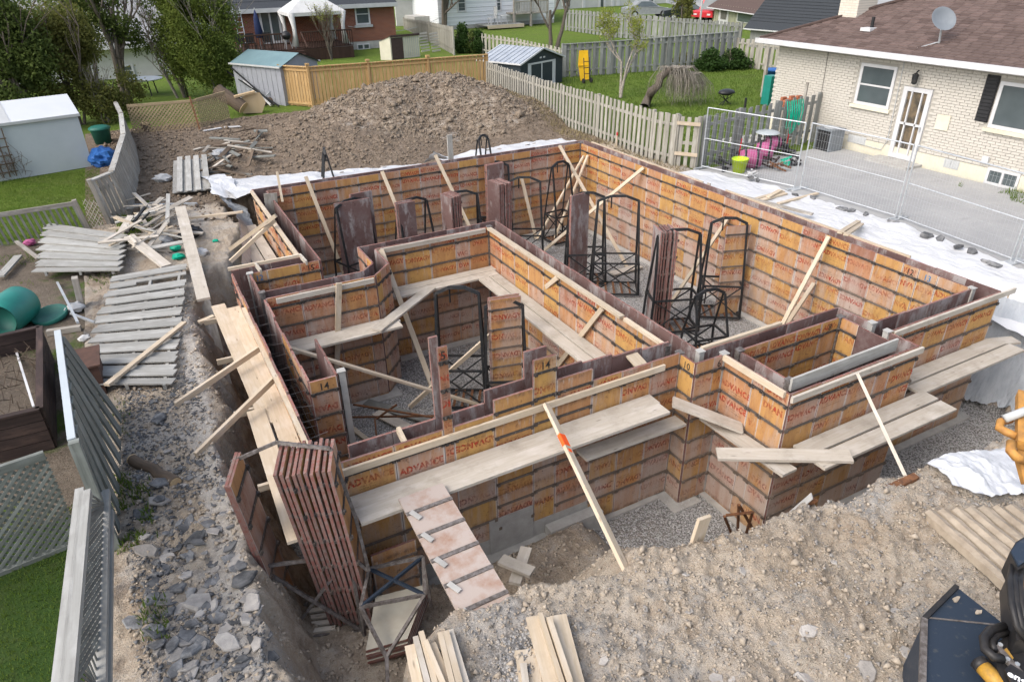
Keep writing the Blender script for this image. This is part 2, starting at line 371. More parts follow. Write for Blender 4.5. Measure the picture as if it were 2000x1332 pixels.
# grass ground
def grassmat(name, g1, g2, g3, dirtamt):
    b = NB(name); cw = b.coord('pos')
    c = b.mix(b.ramp(b.noise(cw, .9, 5, .6), .35, .65), g1, g2); c = b.mix(b.ramp(b.noise(cw, 7, 6, .7), .5, .75, 0, .8), c, g3)
    c = b.mix(b.ramp(b.noise(cw, .55, 5, .7), .52, .66, 0, dirtamt), c, (.13, .10, .07)); c = b.mix(b.ramp(b.noise(cw, 60, 3, .7), .4, .8, 0, .6), c, (.03, .06, .01))
    b.bump(b.noise(cw, 45, 5, .7), .8, .04); b.fin(c, .95, .1)
grassmat('lawn', (.105, .165, .025), (.125, .18, .032), (.16, .175, .05), .3)
grassmat('lawn_rough', (.085, .10, .04), (.11, .105, .06), (.14, .12, .085), .9)
grassmat('lawn_front', (.038, .075, .018), (.05, .085, .022), (.07, .09, .03), .2)
def soilmat(name):
    b = NB(name); cw = b.coord('pos'); c = b.mix(b.ramp(b.noise(cw, 3, 6, .7), .35, .65), (.105, .085, .066), (.17, .14, .11)); c = b.mix(b.ramp(b.noise(cw, 26, 4, .75), .52, .7, 0, .7), c, (.23, .20, .165))
    g = b.mix(b.noise(cw, 20, 4), (.05, .085, .02), (.09, .12, .035)); c = b.mix(b.ramp(b.noise(cw, .8, 6, .7), .53, .62), c, g); b.bump(b.noise(cw, 22, 5, .75), .9, .05); b.fin(c, .97, .1)
soilmat('yard_soil')
# asphalt drive
b = NB('asphalt'); cw = b.coord('pos'); c = b.mix(b.ramp(b.noise(cw, .7, 6, .65), .35, .65), (.30, .30, .298), (.36, .357, .348))
c = b.mix(b.ramp(b.noise(cw, 55, 3, .8), .45, .75, 0, .35), c, (.22, .22, .22)); c = b.mix(b.ramp(b.noise(b.coord('pos', (.4, 1.2, 1)), 1.6, 6, .7), .6, .72, 0, .5), c, (.22, .22, .216))
b.bump(b.noise(cw, 90, 3), .3, .005); b.fin(c, .95, .2)
# excavated earth, by painted zone: R dark topsoil, G gravel, B pale dust
b = NB('earth'); cw = b.coord('pos'); at = b.n('ShaderNodeVertexColor', layer_name='zone'); sp = b.n('ShaderNodeSeparateColor'); b.l(at.outputs[0], sp.inputs[0])
c = b.mix(b.ramp(b.noise(cw, 1.1, 6, .65), .35, .65), (.40, .325, .245), (.47, .41, .335))
c = b.mix(b.ramp(b.noise(cw, 6.5, 6, .75), .45, .7, 0, .7), c, (.315, .25, .185))
c = b.mix(b.ramp(b.noise(cw, 30, 4, .75), .52, .72, 0, .7), c, (.56, .51, .445))
c = b.mix(b.ramp(b.noise(cw, 75, 3, .8), .60, .70, 0, .6), c, (.17, .145, .12))
c = b.mix(b.ramp(b.noise(cw, .75, 6, .72), .50, .62, 0, .75), c, b.mix(b.noise(cw, 18, 5, .8), (.30, .285, .265), (.50, .48, .455)))
c = b.mix(b.ramp(b.noise(cw, 1.6, 5, .7), .56, .70, 0, .55), c, (.27, .195, .13))
dk = b.mix(b.ramp(b.noise(cw, 5, 6, .7), .4, .65), (.15, .115, .085), (.24, .19, .145)); dk = b.mix(b.ramp(b.noise(cw, 34, 4, .75), .55, .7, 0, .7), dk, (.33, .28, .22))
vo = b.n('ShaderNodeTexVoronoi'); b.l(cw, vo.inputs['Vector']); vo.inputs['Scale'].default_value = 34
gv = b.mix(b.ramp(vo.outputs['Distance'], .25, .6), (.52, .51, .495), (.20, .196, .19)); gv = b.mix(b.ramp(b.noise(cw, 1.2, 5), .4, .7, 0, .5), gv, (.27, .235, .20))
pd = b.mix(b.ramp(b.noise(cw, 9, 6, .7), .4, .7), (.50, .465, .42), (.36, .32, .275))
wob = b.math('MULTIPLY', b.math('SUBTRACT', b.noise(cw, 3.5, 5, .7), .5), 1.1)
c = b.mix(b.ramp(b.math('ADD', sp.outputs[0], wob), .3, .6), c, dk)
c = b.mix(b.ramp(b.math('ADD', sp.outputs[2], wob), .35, .65), c, pd); c = b.mix(b.ramp(b.math('ADD', sp.outputs[1], b.math('MULTIPLY', wob, .5)), .4, .6), c, gv)
hh = b.math('ADD', b.noise(cw, 9, 6, .75), b.math('MULTIPLY', b.noise(cw, 40, 4, .75), .5)); b.bump(hh, .9, .07); b.fin(c, .98, .1)
# white house brick painted, as bed of the brick courses (mortar)
simple('mortar_white', (.42, .40, .355), (.38, .36, .32), 5, rough=.95)
b = NB('brick_white'); c = b.mix(b.noise(b.coord('pos'), 1.5, 4), (.46, .435, .385), (.52, .49, .44)); oi = b.n('ShaderNodeObjectInfo'); b.fin(b.objvar(c, .05), .9, .2)
def brickmat(name, c1, c2, mort, w, h, axis):
    b = NB(name); sp = b.n('ShaderNodeSeparateXYZ'); b.l(b.n('ShaderNodeNewGeometry').outputs['Position'], sp.inputs[0]); cb = b.n('ShaderNodeCombineXYZ')
    b.l(sp.outputs[axis], cb.inputs[0]); b.l(sp.outputs['Z'], cb.inputs[1]); br = b.n('ShaderNodeTexBrick'); b.l(cb.outputs[0], br.inputs['Vector'])
    br.inputs['Color1'].default_value = (*c1, 1); br.inputs['Color2'].default_value = (*c2, 1); br.inputs['Mortar'].default_value = (*mort, 1); br.inputs['Scale'].default_value = 1.0
    br.inputs['Brick Width'].default_value = w; br.inputs['Row Height'].default_value = h; br.inputs['Mortar Size'].default_value = .008; b.bump(br.outputs['Fac'], .4, -.008); b.fin(br.outputs[0], .9, .2)
brickmat('brick_red', (.26, .085, .045), (.19, .06, .035), (.25, .20, .17), .23, .075, 'X')
brickmat('brick_chimney', (.62, .57, .49), (.55, .50, .42), (.44, .41, .36), .23, .075, 'Y')
brickmat('siding_white', (.70, .72, .73), (.66, .68, .70), (.42, .44, .46), 40, .16, 'X')
def shingle(name, c1, c2, c3):
    b = NB(name); cw = b.coord('pos'); c = b.mix(b.ramp(b.noise(cw, 8, 4, .7), .35, .65), c1, c2); oi = b.n('ShaderNodeObjectInfo'); c = b.mix(b.ramp(oi.outputs['Random'], 0, 1, 0, .6), c, c3); c = b.mix(b.ramp(b.noise(cw, 120, 2), .4, .8, 0, .5), c, tuple(x * .5 for x in c1)); b.fin(c, .95, .15)
shingle('shingle_brown', (.12, .087, .078), (.15, .11, .098), (.09, .065, .058)); shingle('shingle_dark', (.045, .05, .058), (.06, .065, .072), (.035, .04, .045)); shingle('shingle_grey', (.30, .30, .31), (.24, .245, .25), (.36, .36, .365))
# polythene sheets
b = NB('poly_white'); cw = b.coord('pos'); c = b.mix(b.ramp(b.noise(cw, 2.5, 6, .7), .5, .75, 0, .4), (.55, .555, .565), (.45, .45, .45)); vc = b.n('ShaderNodeTexVoronoi', feature='DISTANCE_TO_EDGE'); b.l(b.coord('pos', (1.1, .5, .6)), vc.inputs['Vector']); vc.inputs['Scale'].default_value = 2.2
b.bump(b.math('ADD', b.noise(b.coord('pos', (1, .5, 1)), 5, 6, .6), b.math('MULTIPLY', b.ramp(vc.outputs['Distance'], 0, .12), -.12)), .55, .08); b.fin(c, .36, .5)
b = NB('poly_clear'); cw = b.coord('pos'); c = b.mix(b.ramp(b.noise(b.coord('pos', (1, 1, .35)), 3, 6, .7), .4, .7), (.34, .37, .41), (.50, .53, .56)); b.bump(b.noise(b.coord('pos', (3, 3, .5)), 3, 5, .6), .8, .08); b.fin(c, .3, .5)

# thin leaves let light through
for k_ in [k for k in MT if k.startswith('leaf_') or k == 'grass_blade']:
    t_ = MT[k_].node_tree; pb = [n for n in t_.nodes if n.type == 'BSDF_PRINCIPLED'][0]; ou = [n for n in t_.nodes if n.type == 'OUTPUT_MATERIAL'][0]
    tb = t_.nodes.new('ShaderNodeBsdfTranslucent'); t_.links.new(pb.inputs['Base Color'].links[0].from_socket, tb.inputs['Color']); mx = t_.nodes.new('ShaderNodeMixShader'); mx.inputs[0].default_value = .45
    t_.links.new(pb.outputs[0], mx.inputs[1]); t_.links.new(tb.outputs[0], mx.inputs[2]); t_.links.new(mx.outputs[0], ou.inputs[0])
# ------------------------------------------------------------------ terrain
def vnoise(x, y, seed=0):
    xi = np.floor(x).astype(np.int64); yi = np.floor(y).astype(np.int64); xf = x - xi; yf = y - yi
    def h(a, b):
        n = (a * 374761393 + b * 668265263 + seed * 1442695041) & 0x7fffffff
        n = ((n ^ (n >> 13)) * 1274126177) & 0x7fffffff
        return ((n ^ (n >> 16)) & 0xffff) / 65535.0
    u = xf * xf * (3 - 2 * xf); v = yf * yf * (3 - 2 * yf)
    return (h(xi, yi) * (1 - u) + h(xi + 1, yi) * u) * (1 - v) + (h(xi, yi + 1) * (1 - u) + h(xi + 1, yi + 1) * u) * v
def fbm(x, y, f, o=4, seed=0, g=.55):
    a = 1; s = 0; t = 0
    for i in range(o):
        s = s + a * (vnoise(x * f + 13.7 * i, y * f + 5.3 * i, seed + i) - .5); t += a; a *= g; f *= 2.03
    return s / t * 2
def cellf(x, y, f, seed=0):
    x = x * f; y = y * f; xi = np.floor(x).astype(np.int64); yi = np.floor(y).astype(np.int64); best = np.full(x.shape, 9.0)
    for dx in (-1, 0, 1):
        for dy in (-1, 0, 1):
            a, b = xi + dx, yi + dy; n = (a * 374761393 + b * 668265263 + seed * 97531) & 0x7fffffff; n = ((n ^ (n >> 13)) * 1274126177) & 0x7fffffff; m = (n * 48271 + 11) & 0x7fffffff
            best = np.minimum(best, np.hypot(a + (n & 0xffff) / 65535.0 - x, b + (m & 0xffff) / 65535.0 - y))
    return best
def sstep(a, b, x): t = np.clip((x - a) / (b - a), 0, 1); return t * t * (3 - 2 * t)
RIM = [(1.55, 19.9), (1.75, 17.6), (1.2, 15.6), (.52, 14.7), (.22, 13.3), (.14, 11.1), (.13, 9.6), (.04, 8.3), (.04, 7.07), (-.02, 5.8), (-.03, 4.9), (.0, 4.0), (.15, 3.2), (.8, 3.1), (1.05, 3.7),
       (1.2, 4.3), (1.7, 4.45), (2.3, 4.4), (2.75, 4.3), (3.2, 4.15), (3.45, 4.05), (3.65, 4.25), (3.9, 4.15), (4.55, 4.02), (5.24, 3.86), (6.2, 3.8), (7.5, 3.62), (8.5, 3.5), (9.6, 3.5), (11, 3.3),
       (12.6, 3.4), (13.5, 4.4), (13.75, 6.5), (13.7, 12), (13.4, 17), (13.3, 19.6)]
def sdist(x, y, poly):
    d = np.full(x.shape, 1e9); ins = np.zeros(x.shape, bool); n = len(poly)
    for i in range(n):
        ax, ay = poly[i]; bx, by = poly[(i + 1) % n]; ex, ey = bx - ax, by - ay
        t = np.clip(((x - ax) * ex + (y - ay) * ey) / (ex * ex + ey * ey), 0, 1)
        d = np.minimum(d, np.hypot(x - ax - t * ex, y - ay - t * ey))
        c = ((ay > y) != (by > y)) & (x < (bx - ax) * (y - ay) / (by - ay + 1e-12) + ax); ins ^= c
    return np.where(ins, d, -d)
FLOOR = -2.0
_a, _b = G(1862, 1088), G(1966, 1184); TKD = (_b - _a).normalized(); TK0 = (_a.x, _a.y); TKD = (TKD.x, TKD.y)
def height(x, y, fine=True):
    x = np.asarray(x, float); y = np.asarray(y, float)
    d = sdist(x + .10 * fbm(x, y, 1.6, 3, 3) + .13 * fbm(x, y, 4.5, 3, 33), y + .10 * fbm(x, y, 1.6, 3, 9) + .13 * fbm(x, y, 4.5, 3, 39), RIM)
    fl = sstep(4.9, 4.3, x) * sstep(6.75, 6.2, y)                       # filled ground in front of the left half of the front wall
    depth = FLOOR + fl * (.42 + .24 * sstep(2.2, 1.4, x) + .22 * fbm(x, y, 1.2, 3, 21))
    slope = 3.2 + 1.2 * fbm(x, y, .7, 2, 5); slope = slope * (1 - .62 * sstep(4.9, 4.2, x) * sstep(6.3, 5.2, y) * sstep(.9, 1.7, x))
    rough_in = sstep(0.02, .25, d)
    zin = np.maximum(-np.maximum(d, 0) * slope + .14 * fbm(x, y, 3.2, 4, 31) * sstep(-.15, .35, d), depth + .0 * x)
    flat = (zin <= depth + .02)
    out = np.clip(-d, 0, 10)
    z = np.where(d > 0, zin, 0.0)
    z = z + np.where(d > 0, 0, 1) * .05 * fbm(x, y, .5, 3, 2)
    # spoil heap at the back of the lot
    ang = np.arctan2(y - 26.6, x - 10.6); rr = np.hypot((x - 10.4) / 5.9, (y - 26.9) / 4.7) * (1 + .16 * np.sin(3 * ang + 1) + .10 * fbm(x, y, .5, 3, 8))
    heap = 1.40 * np.clip((1 - rr) * 1.45, 0, 1) ** .9
    rr2 = np.hypot((x - 6.7) / 4.4, (y - 24.7) / 3.7); heap2 = .72 * np.clip(1 - rr2, 0, 1)
    rr3 = np.hypot((x - 14.0) / 1.6, (y - 28.3) / 2.2); heap3 = .45 * np.clip(1 - rr3, 0, 1)
    hp = np.maximum(np.maximum(heap, heap2), heap3); z = z + hp * (1 + .16 * fbm(x, y, 1.2, 4, 77)) + sstep(0.02, .3, hp) * .07 * fbm(x, y, 3.5, 3, 78)
    rr4 = np.hypot((x - 2.7) / 1.3, (y - 23.6) / 1.0); z = z + .30 * np.clip(1 - rr4, 0, 1)        # rubbish heap
    # rubble strip and bank by the left trench
    strip = sstep(-1.35, -1.0, x) * sstep(.25, -.1, x) * sstep(15.5, 14.5, y) * sstep(1.5, 3, y); z = z + strip * (.05 + .06 * fbm(x, y, 2.2, 3, 12))
    z = z + sstep(-.5, .1, x) * sstep(.35, .0, x) * sstep(14, 12, y) * sstep(3, 5, y) * .08
    # front ground: churned clay
    fr = sstep(5.0, 3.8, y) * sstep(-.8, .6, x); z = z + np.where(d > 0, 0, 1) * fr * (.13 * fbm(x, y, .9, 3, 14) + .10 * np.abs(fbm(x, y, 2.6, 4, 15)) + .05 * np.abs(fbm(x, y, 7, 3, 16)))
    z = z + np.where(d > 0, 0, 1) * np.exp(-((out - .25) / .3) ** 2) * .10 * sstep(5, 4.2, y) * sstep(3, 3.8, x)
    # pressed track ridges near the machine
    u = (x - TK0[0]) * TKD[0] + (y - TK0[1]) * TKD[1]; v = -(x - TK0[0]) * TKD[1] + (y - TK0[1]) * TKD[0] + .02 * fbm(x, y, 2.5, 3, 44)
    trk = sstep(-.62, -.5, u - .25 * v) * sstep(2.4, 2.2, u) * sstep(.0, .03, v) * sstep(1.02, .95, v); rp = (v / .165) % 1.0
    z = z * (1 - .9 * trk) + trk * .09
    if fine:
        inpit = sstep(.3, .6, d) * flat
        soft = 1 - .85 * inpit
        lump = np.clip(.55 - cellf(x, y, 7.5, 3), 0, 1) * sstep(-.1, .3, fbm(x, y, 1.7, 2, 63)) + .6 * np.clip(.5 - cellf(x, y, 15, 5), 0, 1)
        z = z + soft * lump * (.11 - .05 * sstep(19, 20, y)) * np.where(d > .05, .6, 1.0) * (1 - .9 * trk)
        z = z + soft * (.03 * fbm(x, y, 6.5, 3, 41) + .028 * np.abs(fbm(x, y, 14, 2, 51)))
        z = z + .11 * sstep(-.05, .12, d) * (1 - flat) * fbm(x, y, 4.2, 4, 61)
    return z
def H1(x, y): return float(height(np.array([x]), np.array([y]))[0])
X0, X1, Y0, Y1 = -1.6, 14.4, -2.0, 31.2
xs = np.concatenate([np.arange(X0, 9.0, .045), np.arange(9.0, X1 + .01, .08)])
ys = np.concatenate([np.arange(Y0, 1.6, .12), np.arange(1.6, 7.4, .035), np.arange(7.4, 16, .07), np.arange(16, Y1 + .01, .11)])
gx, gy = np.meshgrid(xs, ys); gz = height(gx, gy); nx, ny = len(xs), len(ys)
idx = np.arange(nx * ny).reshape(ny, nx)
F = np.stack([idx[:-1, :-1], idx[:-1, 1:], idx[1:, 1:], idx[1:, :-1]], -1).reshape(-1, 4)
gr = stuff_np('ground', np.stack([gx, gy, gz], -1).reshape(-1, 3), F, 'earth', smooth=True, kind='structure')
dd = sdist(gx, gy, RIM)
zr = np.clip(sstep(19.0, 20.5, gy) * (1 - .45 * (np.hypot((gx - 10.6) / 5.3, (gy - 26.9) / 4.5) < 1.0)) + sstep(.05, .35, dd) * sstep(.6, .0, gx) * .3 + .35 * sstep(-.5, -1.2, gx), 0, 1)
zr = np.maximum(zr, .35 * sstep(.05, .4, dd) * (gz > -1.85) * sstep(1.8, .9, gx))
zr = np.maximum(zr, (dd > .25) * (gz > -1.9) * sstep(4.9, 4.3, gx) * sstep(4.6, 5.2, gy) * .35)
zg = np.clip((dd > .2) * sstep(-1.7, -1.9, gz) * (1 - sstep(4.9, 4.4, gx) * sstep(6.9, 6.5, gy)), 0, 1) + .75 * np.exp(-(((gx - 2.1) / .7) ** 2 + ((gy - 3.75) / .45) ** 2)) + .5 * np.exp(-(((gx + .7) / .35) ** 2 + ((gy - 16.3) / 2.5) ** 2))
zb = .9 * np.exp(-((dd + .22) / .2) ** 2) * sstep(.9, .3, gx) * sstep(20, 16, gy) + .45 * sstep(4.6, 3.5, gy) * sstep(.5, 1.5, gx) * sstep(6.5, 3, gx) + .55 * np.exp(-(((gx - .6) / 1.0) ** 2 + ((gy - 18.6) / 1.6) ** 2))
ca = gr.data.color_attributes.new('zone', 'FLOAT_COLOR', 'POINT'); ca.data.foreach_set('color', np.stack([zr, np.clip(zg, 0, 1), np.clip(zb, 0, 1), np.ones_like(zr)], -1).astype(np.float32).ravel())
# surrounding level ground, four sheets round the lot
def sheet(name, x0, y0, x1, y1, m, z=0.0, k='structure'):
    o = MB().poly([(x0, y0, z), (x1, y0, z), (x1, y1, z), (x0, y1, z)]).build(name, m); o['kind'] = k; return o
sheet('lawn', -900, -900, X0, 1500, 'lawn', -.012); sheet('lawn', X1, -900, 1500, 1500, 'lawn', -.012); sheet('lawn', X0, Y1, X1, 1500, 'lawn', -.012); sheet('lawn', X0, -900, X1, Y0, 'lawn', -.012)
# asphalt drive of the neighbour, with a crumbled edge along the site
dr = MB(); ed = [(14.05 + .12 * math.sin(i * 1.7) + random.uniform(-.06, .06), -6 + i * .55) for i in range(39)] + [(14.25, 15.5)]
dr.poly([(x, y, .028) for x, y in ed] + [(20.12, 15.5, .028), (20.12, -6, .028)])
struct(dr.build('driveway', 'asphalt'))
# loose pebbles on the gravel of the excavation
def scatter(n, box, size, test=None, flat=.7, seed=1):
    rg = np.random.default_rng(seed); x = rg.uniform(box[0], box[2], n); y = rg.uniform(box[1], box[3], n)
    if test is not None: k = test(x, y); x, y = x[k], y[k]
    z = height(x, y); n = len(x)
    s = rg.uniform(size[0], size[1], n) * rg.uniform(.7, 1.3, n)
    base = np.array([[1, 0, 0], [-.5, .87, 0], [-.5, -.87, 0], [.1, .1, .9], [-.1, 0, -.6]])
    a = rg.uniform(0, 6.28, n); ca, sa = np.cos(a), np.sin(a)
    vv = np.repeat(base[None], n, 0) * rg.uniform(.65, 1.35, (n, 5, 3)); vv[:, :, 2] *= flat
    px = vv[:, :, 0] * ca[:, None] - vv[:, :, 1] * sa[:, None]; py = vv[:, :, 0] * sa[:, None] + vv[:, :, 1] * ca[:, None]
    V = np.stack([px * s[:, None] + x[:, None], py * s[:, None] + y[:, None], vv[:, :, 2] * s[:, None] + z[:, None] + (s * .15)[:, None]], -1)
    tri = np.array([[0, 1, 3], [1, 2, 3], [2, 0, 3], [1, 0, 4], [2, 1, 4], [0, 2, 4]])
    return V.reshape(-1, 3), (tri[None] + (np.arange(n) * 5)[:, None, None]).reshape(-1, 3)
def ingravel(x, y): return (sdist(x, y, RIM) > .45) & (height(x, y, False) < -1.9)
Va, Fa = scatter(26000, (4.3, 3.9, 13.6, 6.6), (.012, .026), ingravel, seed=3); Vb, Fb = scatter(24000, (1.3, 6.9, 12.0, 18), (.014, .028), ingravel, seed=4); Vc, Fc = scatter(5000, (.1, 6.5, 1.0, 14), (.014, .028), ingravel, seed=5)
tagg = stuff_np('gravel', np.concatenate([Va, Vb, Vc]), np.concatenate([Fa, Fb + len(Va), Fc + len(Va) + len(Vb)]), 'pebble', label='grey crushed gravel spread over the floor of the excavation', cat='gravel')
def clods(nm, specs, m, label):
    VV, FF, k = [], [], 0
    for i, (n, box, size, test) in enumerate(specs):
        v, f = scatter(n, box, size, test, .8, 11 + i); VV.append(v); FF.append(f + k); k += len(v)
    stuff_np(nm, np.concatenate(VV), np.concatenate(FF), m, label=label, cat='soil clods')
outp = lambda x, y: sdist(x, y, RIM) < .0
onheap = lambda x, y: np.hypot((x - 10.9) / 4.9, (y - 26.8) / 4.6) < 1.0
onheap2 = lambda x, y: np.hypot((x - 7.2) / 4.4, (y - 24.9) / 3.9) < 1.0
clods('soil_clods', [(16000, (1.2, 1.6, 10.5, 4.4), (.006, .024), outp), (450, (1.2, 1.6, 10.5, 4.4), (.03, .06), outp), (2500, (-1.2, 3, .3, 14), (.012, .04), None), (1500, (0.3, 4.4, 4.6, 6.5), (.012, .04), None)], 'clod', 'loose tan clay clods strewn over the churned ground')
clods('heap_clods', [(9000, (5, 22, 15, 31), (.015, .05), onheap), (1400, (5, 22, 15, 31), (.05, .10), onheap), (140, (5, 22, 15, 31), (.10, .19), onheap), (4500, (3, 21, 11.5, 28.6), (.015, .05), onheap2), (200, (3, 21, 11.5, 28.6), (.06, .12), onheap2)], 'clod_mid', 'loose brown clods on the spoil heap at the back')
clods('topsoil_clods', [(7000, (-1.0, 18, 14, 31), (.02, .05), outp), (700, (-1.0, 19.5, 6, 31), (.05, .10), outp)], 'clod_dark', 'dark crumbs of topsoil over the back of the lot')

Va, Fa = scatter(4500, (-1.15, 3.6, -.05, 10.8), (.010, .035), lambda x, y: fbm(x, y, .8, 3, 88) > -.25, .45, 51)
stuff_np('asphalt_rubble', Va, Fa, 'chunk_dark', label='crumbled dark asphalt bits filling the rubble strip beside the trench', cat='rubble')
Va, Fa = scatter(2600, (1.0, 1.8, 9, 4.3), (.008, .03), outp, .7, 53)
stuff_np('grey_stones', Va, Fa, 'chunk_grey', label='small grey stones in the churned clay at the front', cat='stones')
# ------------------------------------------------------------------ concrete formwork
TOP, BOT, PW, PT = .60, -1.96, .585, .034
BANDS = [.20, .59, .98, 1.37, 1.76, 2.15]          # steel bands, measured down from the top of a full panel
_mesh = {}
def panel_mesh(w, h):
    k = ('p', round(w, 2), round(h, 2))
    if k not in _mesh:
        m = MB(); w2 = w - .005; t = PT / 2
        P = [(.0025, -t, 0), (w2, -t, 0), (w2, t, 0), (.0025, t, 0), (.0025, -t, h), (w2, -t, h), (w2, t, h), (.0025, t, h)]
        m.v = P
        for fc, mi in (([0, 1, 5, 4], 0), ([2, 3, 7, 6], 1), ([1, 2, 6, 5], 2), ([3, 0, 4, 7], 2), ([4, 5, 6, 7], 2), ([3, 2, 1, 0], 2)): m.face(fc, None, mi)
        _mesh[k] = m.mesh('form_panel', ['form_ply', 'form_face', 'form_edge'])
    return _mesh[k]
def band_mesh(w, h):
    k = ('b', round(w, 2), round(h, 2))
    if k not in _mesh:
        m = MB(); t = PT / 2
        for bz in BANDS:
            z = h - bz
            if z < .06: continue
            m.box((-.004, -t - .012, z - .019), (w + .004, -t - .001, z + .019))
            for x in (.03, w - .03):
                m.box((x - .022, -t - .026, z - .03), (x + .022, -t - .012, z + .018)); m.box((x - .008, -t - .04, z - .012), (x + .008, -t - .026, z + .03))
        _mesh[k] = m.mesh('steel_bands', 'form_band')
    return _mesh[k]
_txt = {}
def text_geo(s, size, bold=.0, sx=1.0):
    k = (s, size, bold, sx)
    if k not in _txt:
        cu = bpy.data.curves.new('t', 'FONT'); cu.body = s; cu.size = size; cu.align_x = 'CENTER'; cu.space_character = 1.0 + bold * 12; cu.offset = bold; cu.resolution_u = 2; cu.fill_mode = 'FRONT'
        ob = bpy.data.objects.new('t', cu); COL.objects.link(ob); dg = bpy.context.evaluated_depsgraph_get(); me = ob.evaluated_get(dg).to_mesh()
        _txt[k] = ([(v.co.x * sx, v.co.y) for v in me.vertices], [list(p.vertices) for p in me.polygons])
        ob.evaluated_get(dg).to_mesh_clear(); bpy.data.objects.remove(ob); bpy.data.curves.remove(cu)
    return _txt[k]
def put_text(m, s, size, cx, cz, y, mi, flip=False, bold=0.0, sx=1.0, xlim=None):
    vs, fs = text_geo(s, size, bold, sx); sg = -1 if flip else 1
    pts = [(cx + sg * a, y, cz + sg * b) for a, b in vs]
    if xlim: pts = [(min(max(p[0], xlim[0]), xlim[1]), p[1], p[2]) for p in pts]
    m.add(pts, fs, mi)
WORDS = 'ADVANCE'
def print_mesh(w, h, var):
    k = ('t', round(w, 2), round(h, 2), var)
    if k not in _mesh:
        rg = random.Random(var * 31 + int(w * 1000)); m = MB(); y = -PT / 2 - .0015
        edges = [0.0] + BANDS + [h]; off = rg.choice([0, .12, .25])
        word = WORDS if w > .5 else (rg.choice(['DVAN', 'VANC', 'ADVA', 'ANCE']) if w > .33 else (rg.choice(['VAN', 'DVA', 'ANC']) if w > .24 else rg.choice(['VA', 'NC'])))
        for i in range(len(edges) - 1):
            a, b_ = h - edges[i] - .03, h - edges[i + 1] + .03; flip = rg.random() < .5; r = rg.random()
            if b_ < 0: b_ = 0.02
            if a - b_ < .10 or r < .13: continue
            size = .132; hh = a - b_; tz = rg.choice([.62, .5, .28]) if hh > .25 else .2
            if hh < .25 and rg.random() < .35: continue
            cz = b_ + hh * tz
            if flip: cz += .045
            cz = min(cz, a - .10) if not flip else max(cz, b_ + .095)
            put_text(m, word, size, w / 2 + rg.uniform(-.02, .02), cz, y, 0, flip, .0075, .88, (.012, w - .012))
            s2 = -1 if flip else 1
            for q, tt in enumerate(('USA 1-800-288-2202', 'CANADA 1-800-288-2202')):
                zz = cz - s2 * (.045 + .042 * q)
                if b_ < zz < a and (hh > .25 or q == 0): put_text(m, tt if w > .5 else '1-800', .034, w / 2, zz, y, 1, flip, .0, 1.05, (.012, w - .012))
        _mesh[k] = m.mesh('printing', ['print_red', 'print_black'])
    return _mesh[k]
NPAN = 0
def panel(parent, ploc, th, w, h, prints=True, bands=True, num=None, numblue=False, var=None):
    """one form panel with its steel bands and printing; ploc = lower left corner of the printed side, relative to parent"""
    global NPAN; NPAN += 1
    p = put('panel', panel_mesh(w, h), parent, ploc, (0, 0, th))
    if bands: put('steel_bands', band_mesh(w, h), p)['kind'] = 'stuff'
    if prints: put('printing', print_mesh(w, h, NPAN % 7 if var is None else var), p)['kind'] = 'stuff'
    if num:
        k = ('n', num, round(h, 2), round(w, 2))
        if k not in _mesh:
            m = MB(); put_text(m, num, .16, w / 2, h - .165, -PT / 2 - .003, 0, False, .002, .9); _mesh[k] = m.mesh('stencilled_number', 'paint_num_blue' if numblue else 'paint_num')
        put('stencilled_number', _mesh[k], p)
    return p
def run(label, p0, p1, n, widths=None, top=TOP, bot=BOT, prints=True, nums={}, tops=None, jit=.012, bands=True):
    n = Vector((n[0], n[1])).normalized(); th = math.atan2(n.x, -n.y); dx = Vector((math.cos(th), math.sin(th)))
    a, b = Vector(p0), Vector(p1)
    if (b - a).dot(dx) < 0: a, b = b, a
    L = (b - a).length; dx = (b - a) / L
    if widths is None:
        k = int(L // PW); rest = L - k * PW; widths = [PW] * k
        if rest > .06: widths.insert(len(widths) - 1 if len(widths) > 2 else len(widths), rest)
        elif k: widths[-1] += rest
    t = thing('formwork', label, 'formwork', (a.x, a.y, bot))
    s = 0
    for i, w_ in enumerate(widths):
        tp = (tops[i] if tops else top) ; bo = random.uniform(-jit, jit) * .4
        q = dx * s - n * (random.uniform(0, .006))
        h = tp - bot
        panel(t, (q.x, q.y, random.uniform(-jit, jit) * .5), th, w_, h, prints, bands, *( nums.get(i, (None, False)) ))
        s += w_
    return t
W_ = 'plywood form wall'
run('long far wall of printed orange form panels, inner face behind the steel racks', (2.62, 18.10), (12.0, 18.10), (0, -1))
run('outer form of the far wall, its dark rim against the white sheet', (2.30, 18.40), (12.30, 18.40), (0, 1), prints=False)
nb = int((18.10 - 5.90 - .6 - .36 - .31) // PW)
rest = 18.10 - 5.90 - .6 - .36 - .31 - nb * PW
run('long right wall of printed orange form panels, inner face, stencilled 12 and 13', (12.0, 18.10), (12.0, 5.90), (-1, 0), [rest] + [PW] * nb + [.31, .36, .6], nums={nb + 1: ('12', False), nb + 2: ('13', True)})
run('outer form of the right wall, rim beside the white sheet', (12.29, 18.40), (12.29, 5.58), (1, 0), prints=False)
run('inner form of the near right wall, purple smooth face seen across the cavity', (9.47, 5.90), (12.0, 5.90), (0, 1), prints=False)
run('outer form of the near right wall with yellow printed panels above the scaffold planks', (9.42, 5.58), (12.27, 5.58), (0, -1), [.36, .585, .585, .585, .735])
run('short jogged form between porch box and right room, smooth grey face', (9.46, 5.90), (9.46, 6.54), (1, 0), prints=False)
run('form behind the porch box, smooth purple face with a pale board on top', (6.56, 6.54), (9.46, 6.54), (0, 1), prints=False)
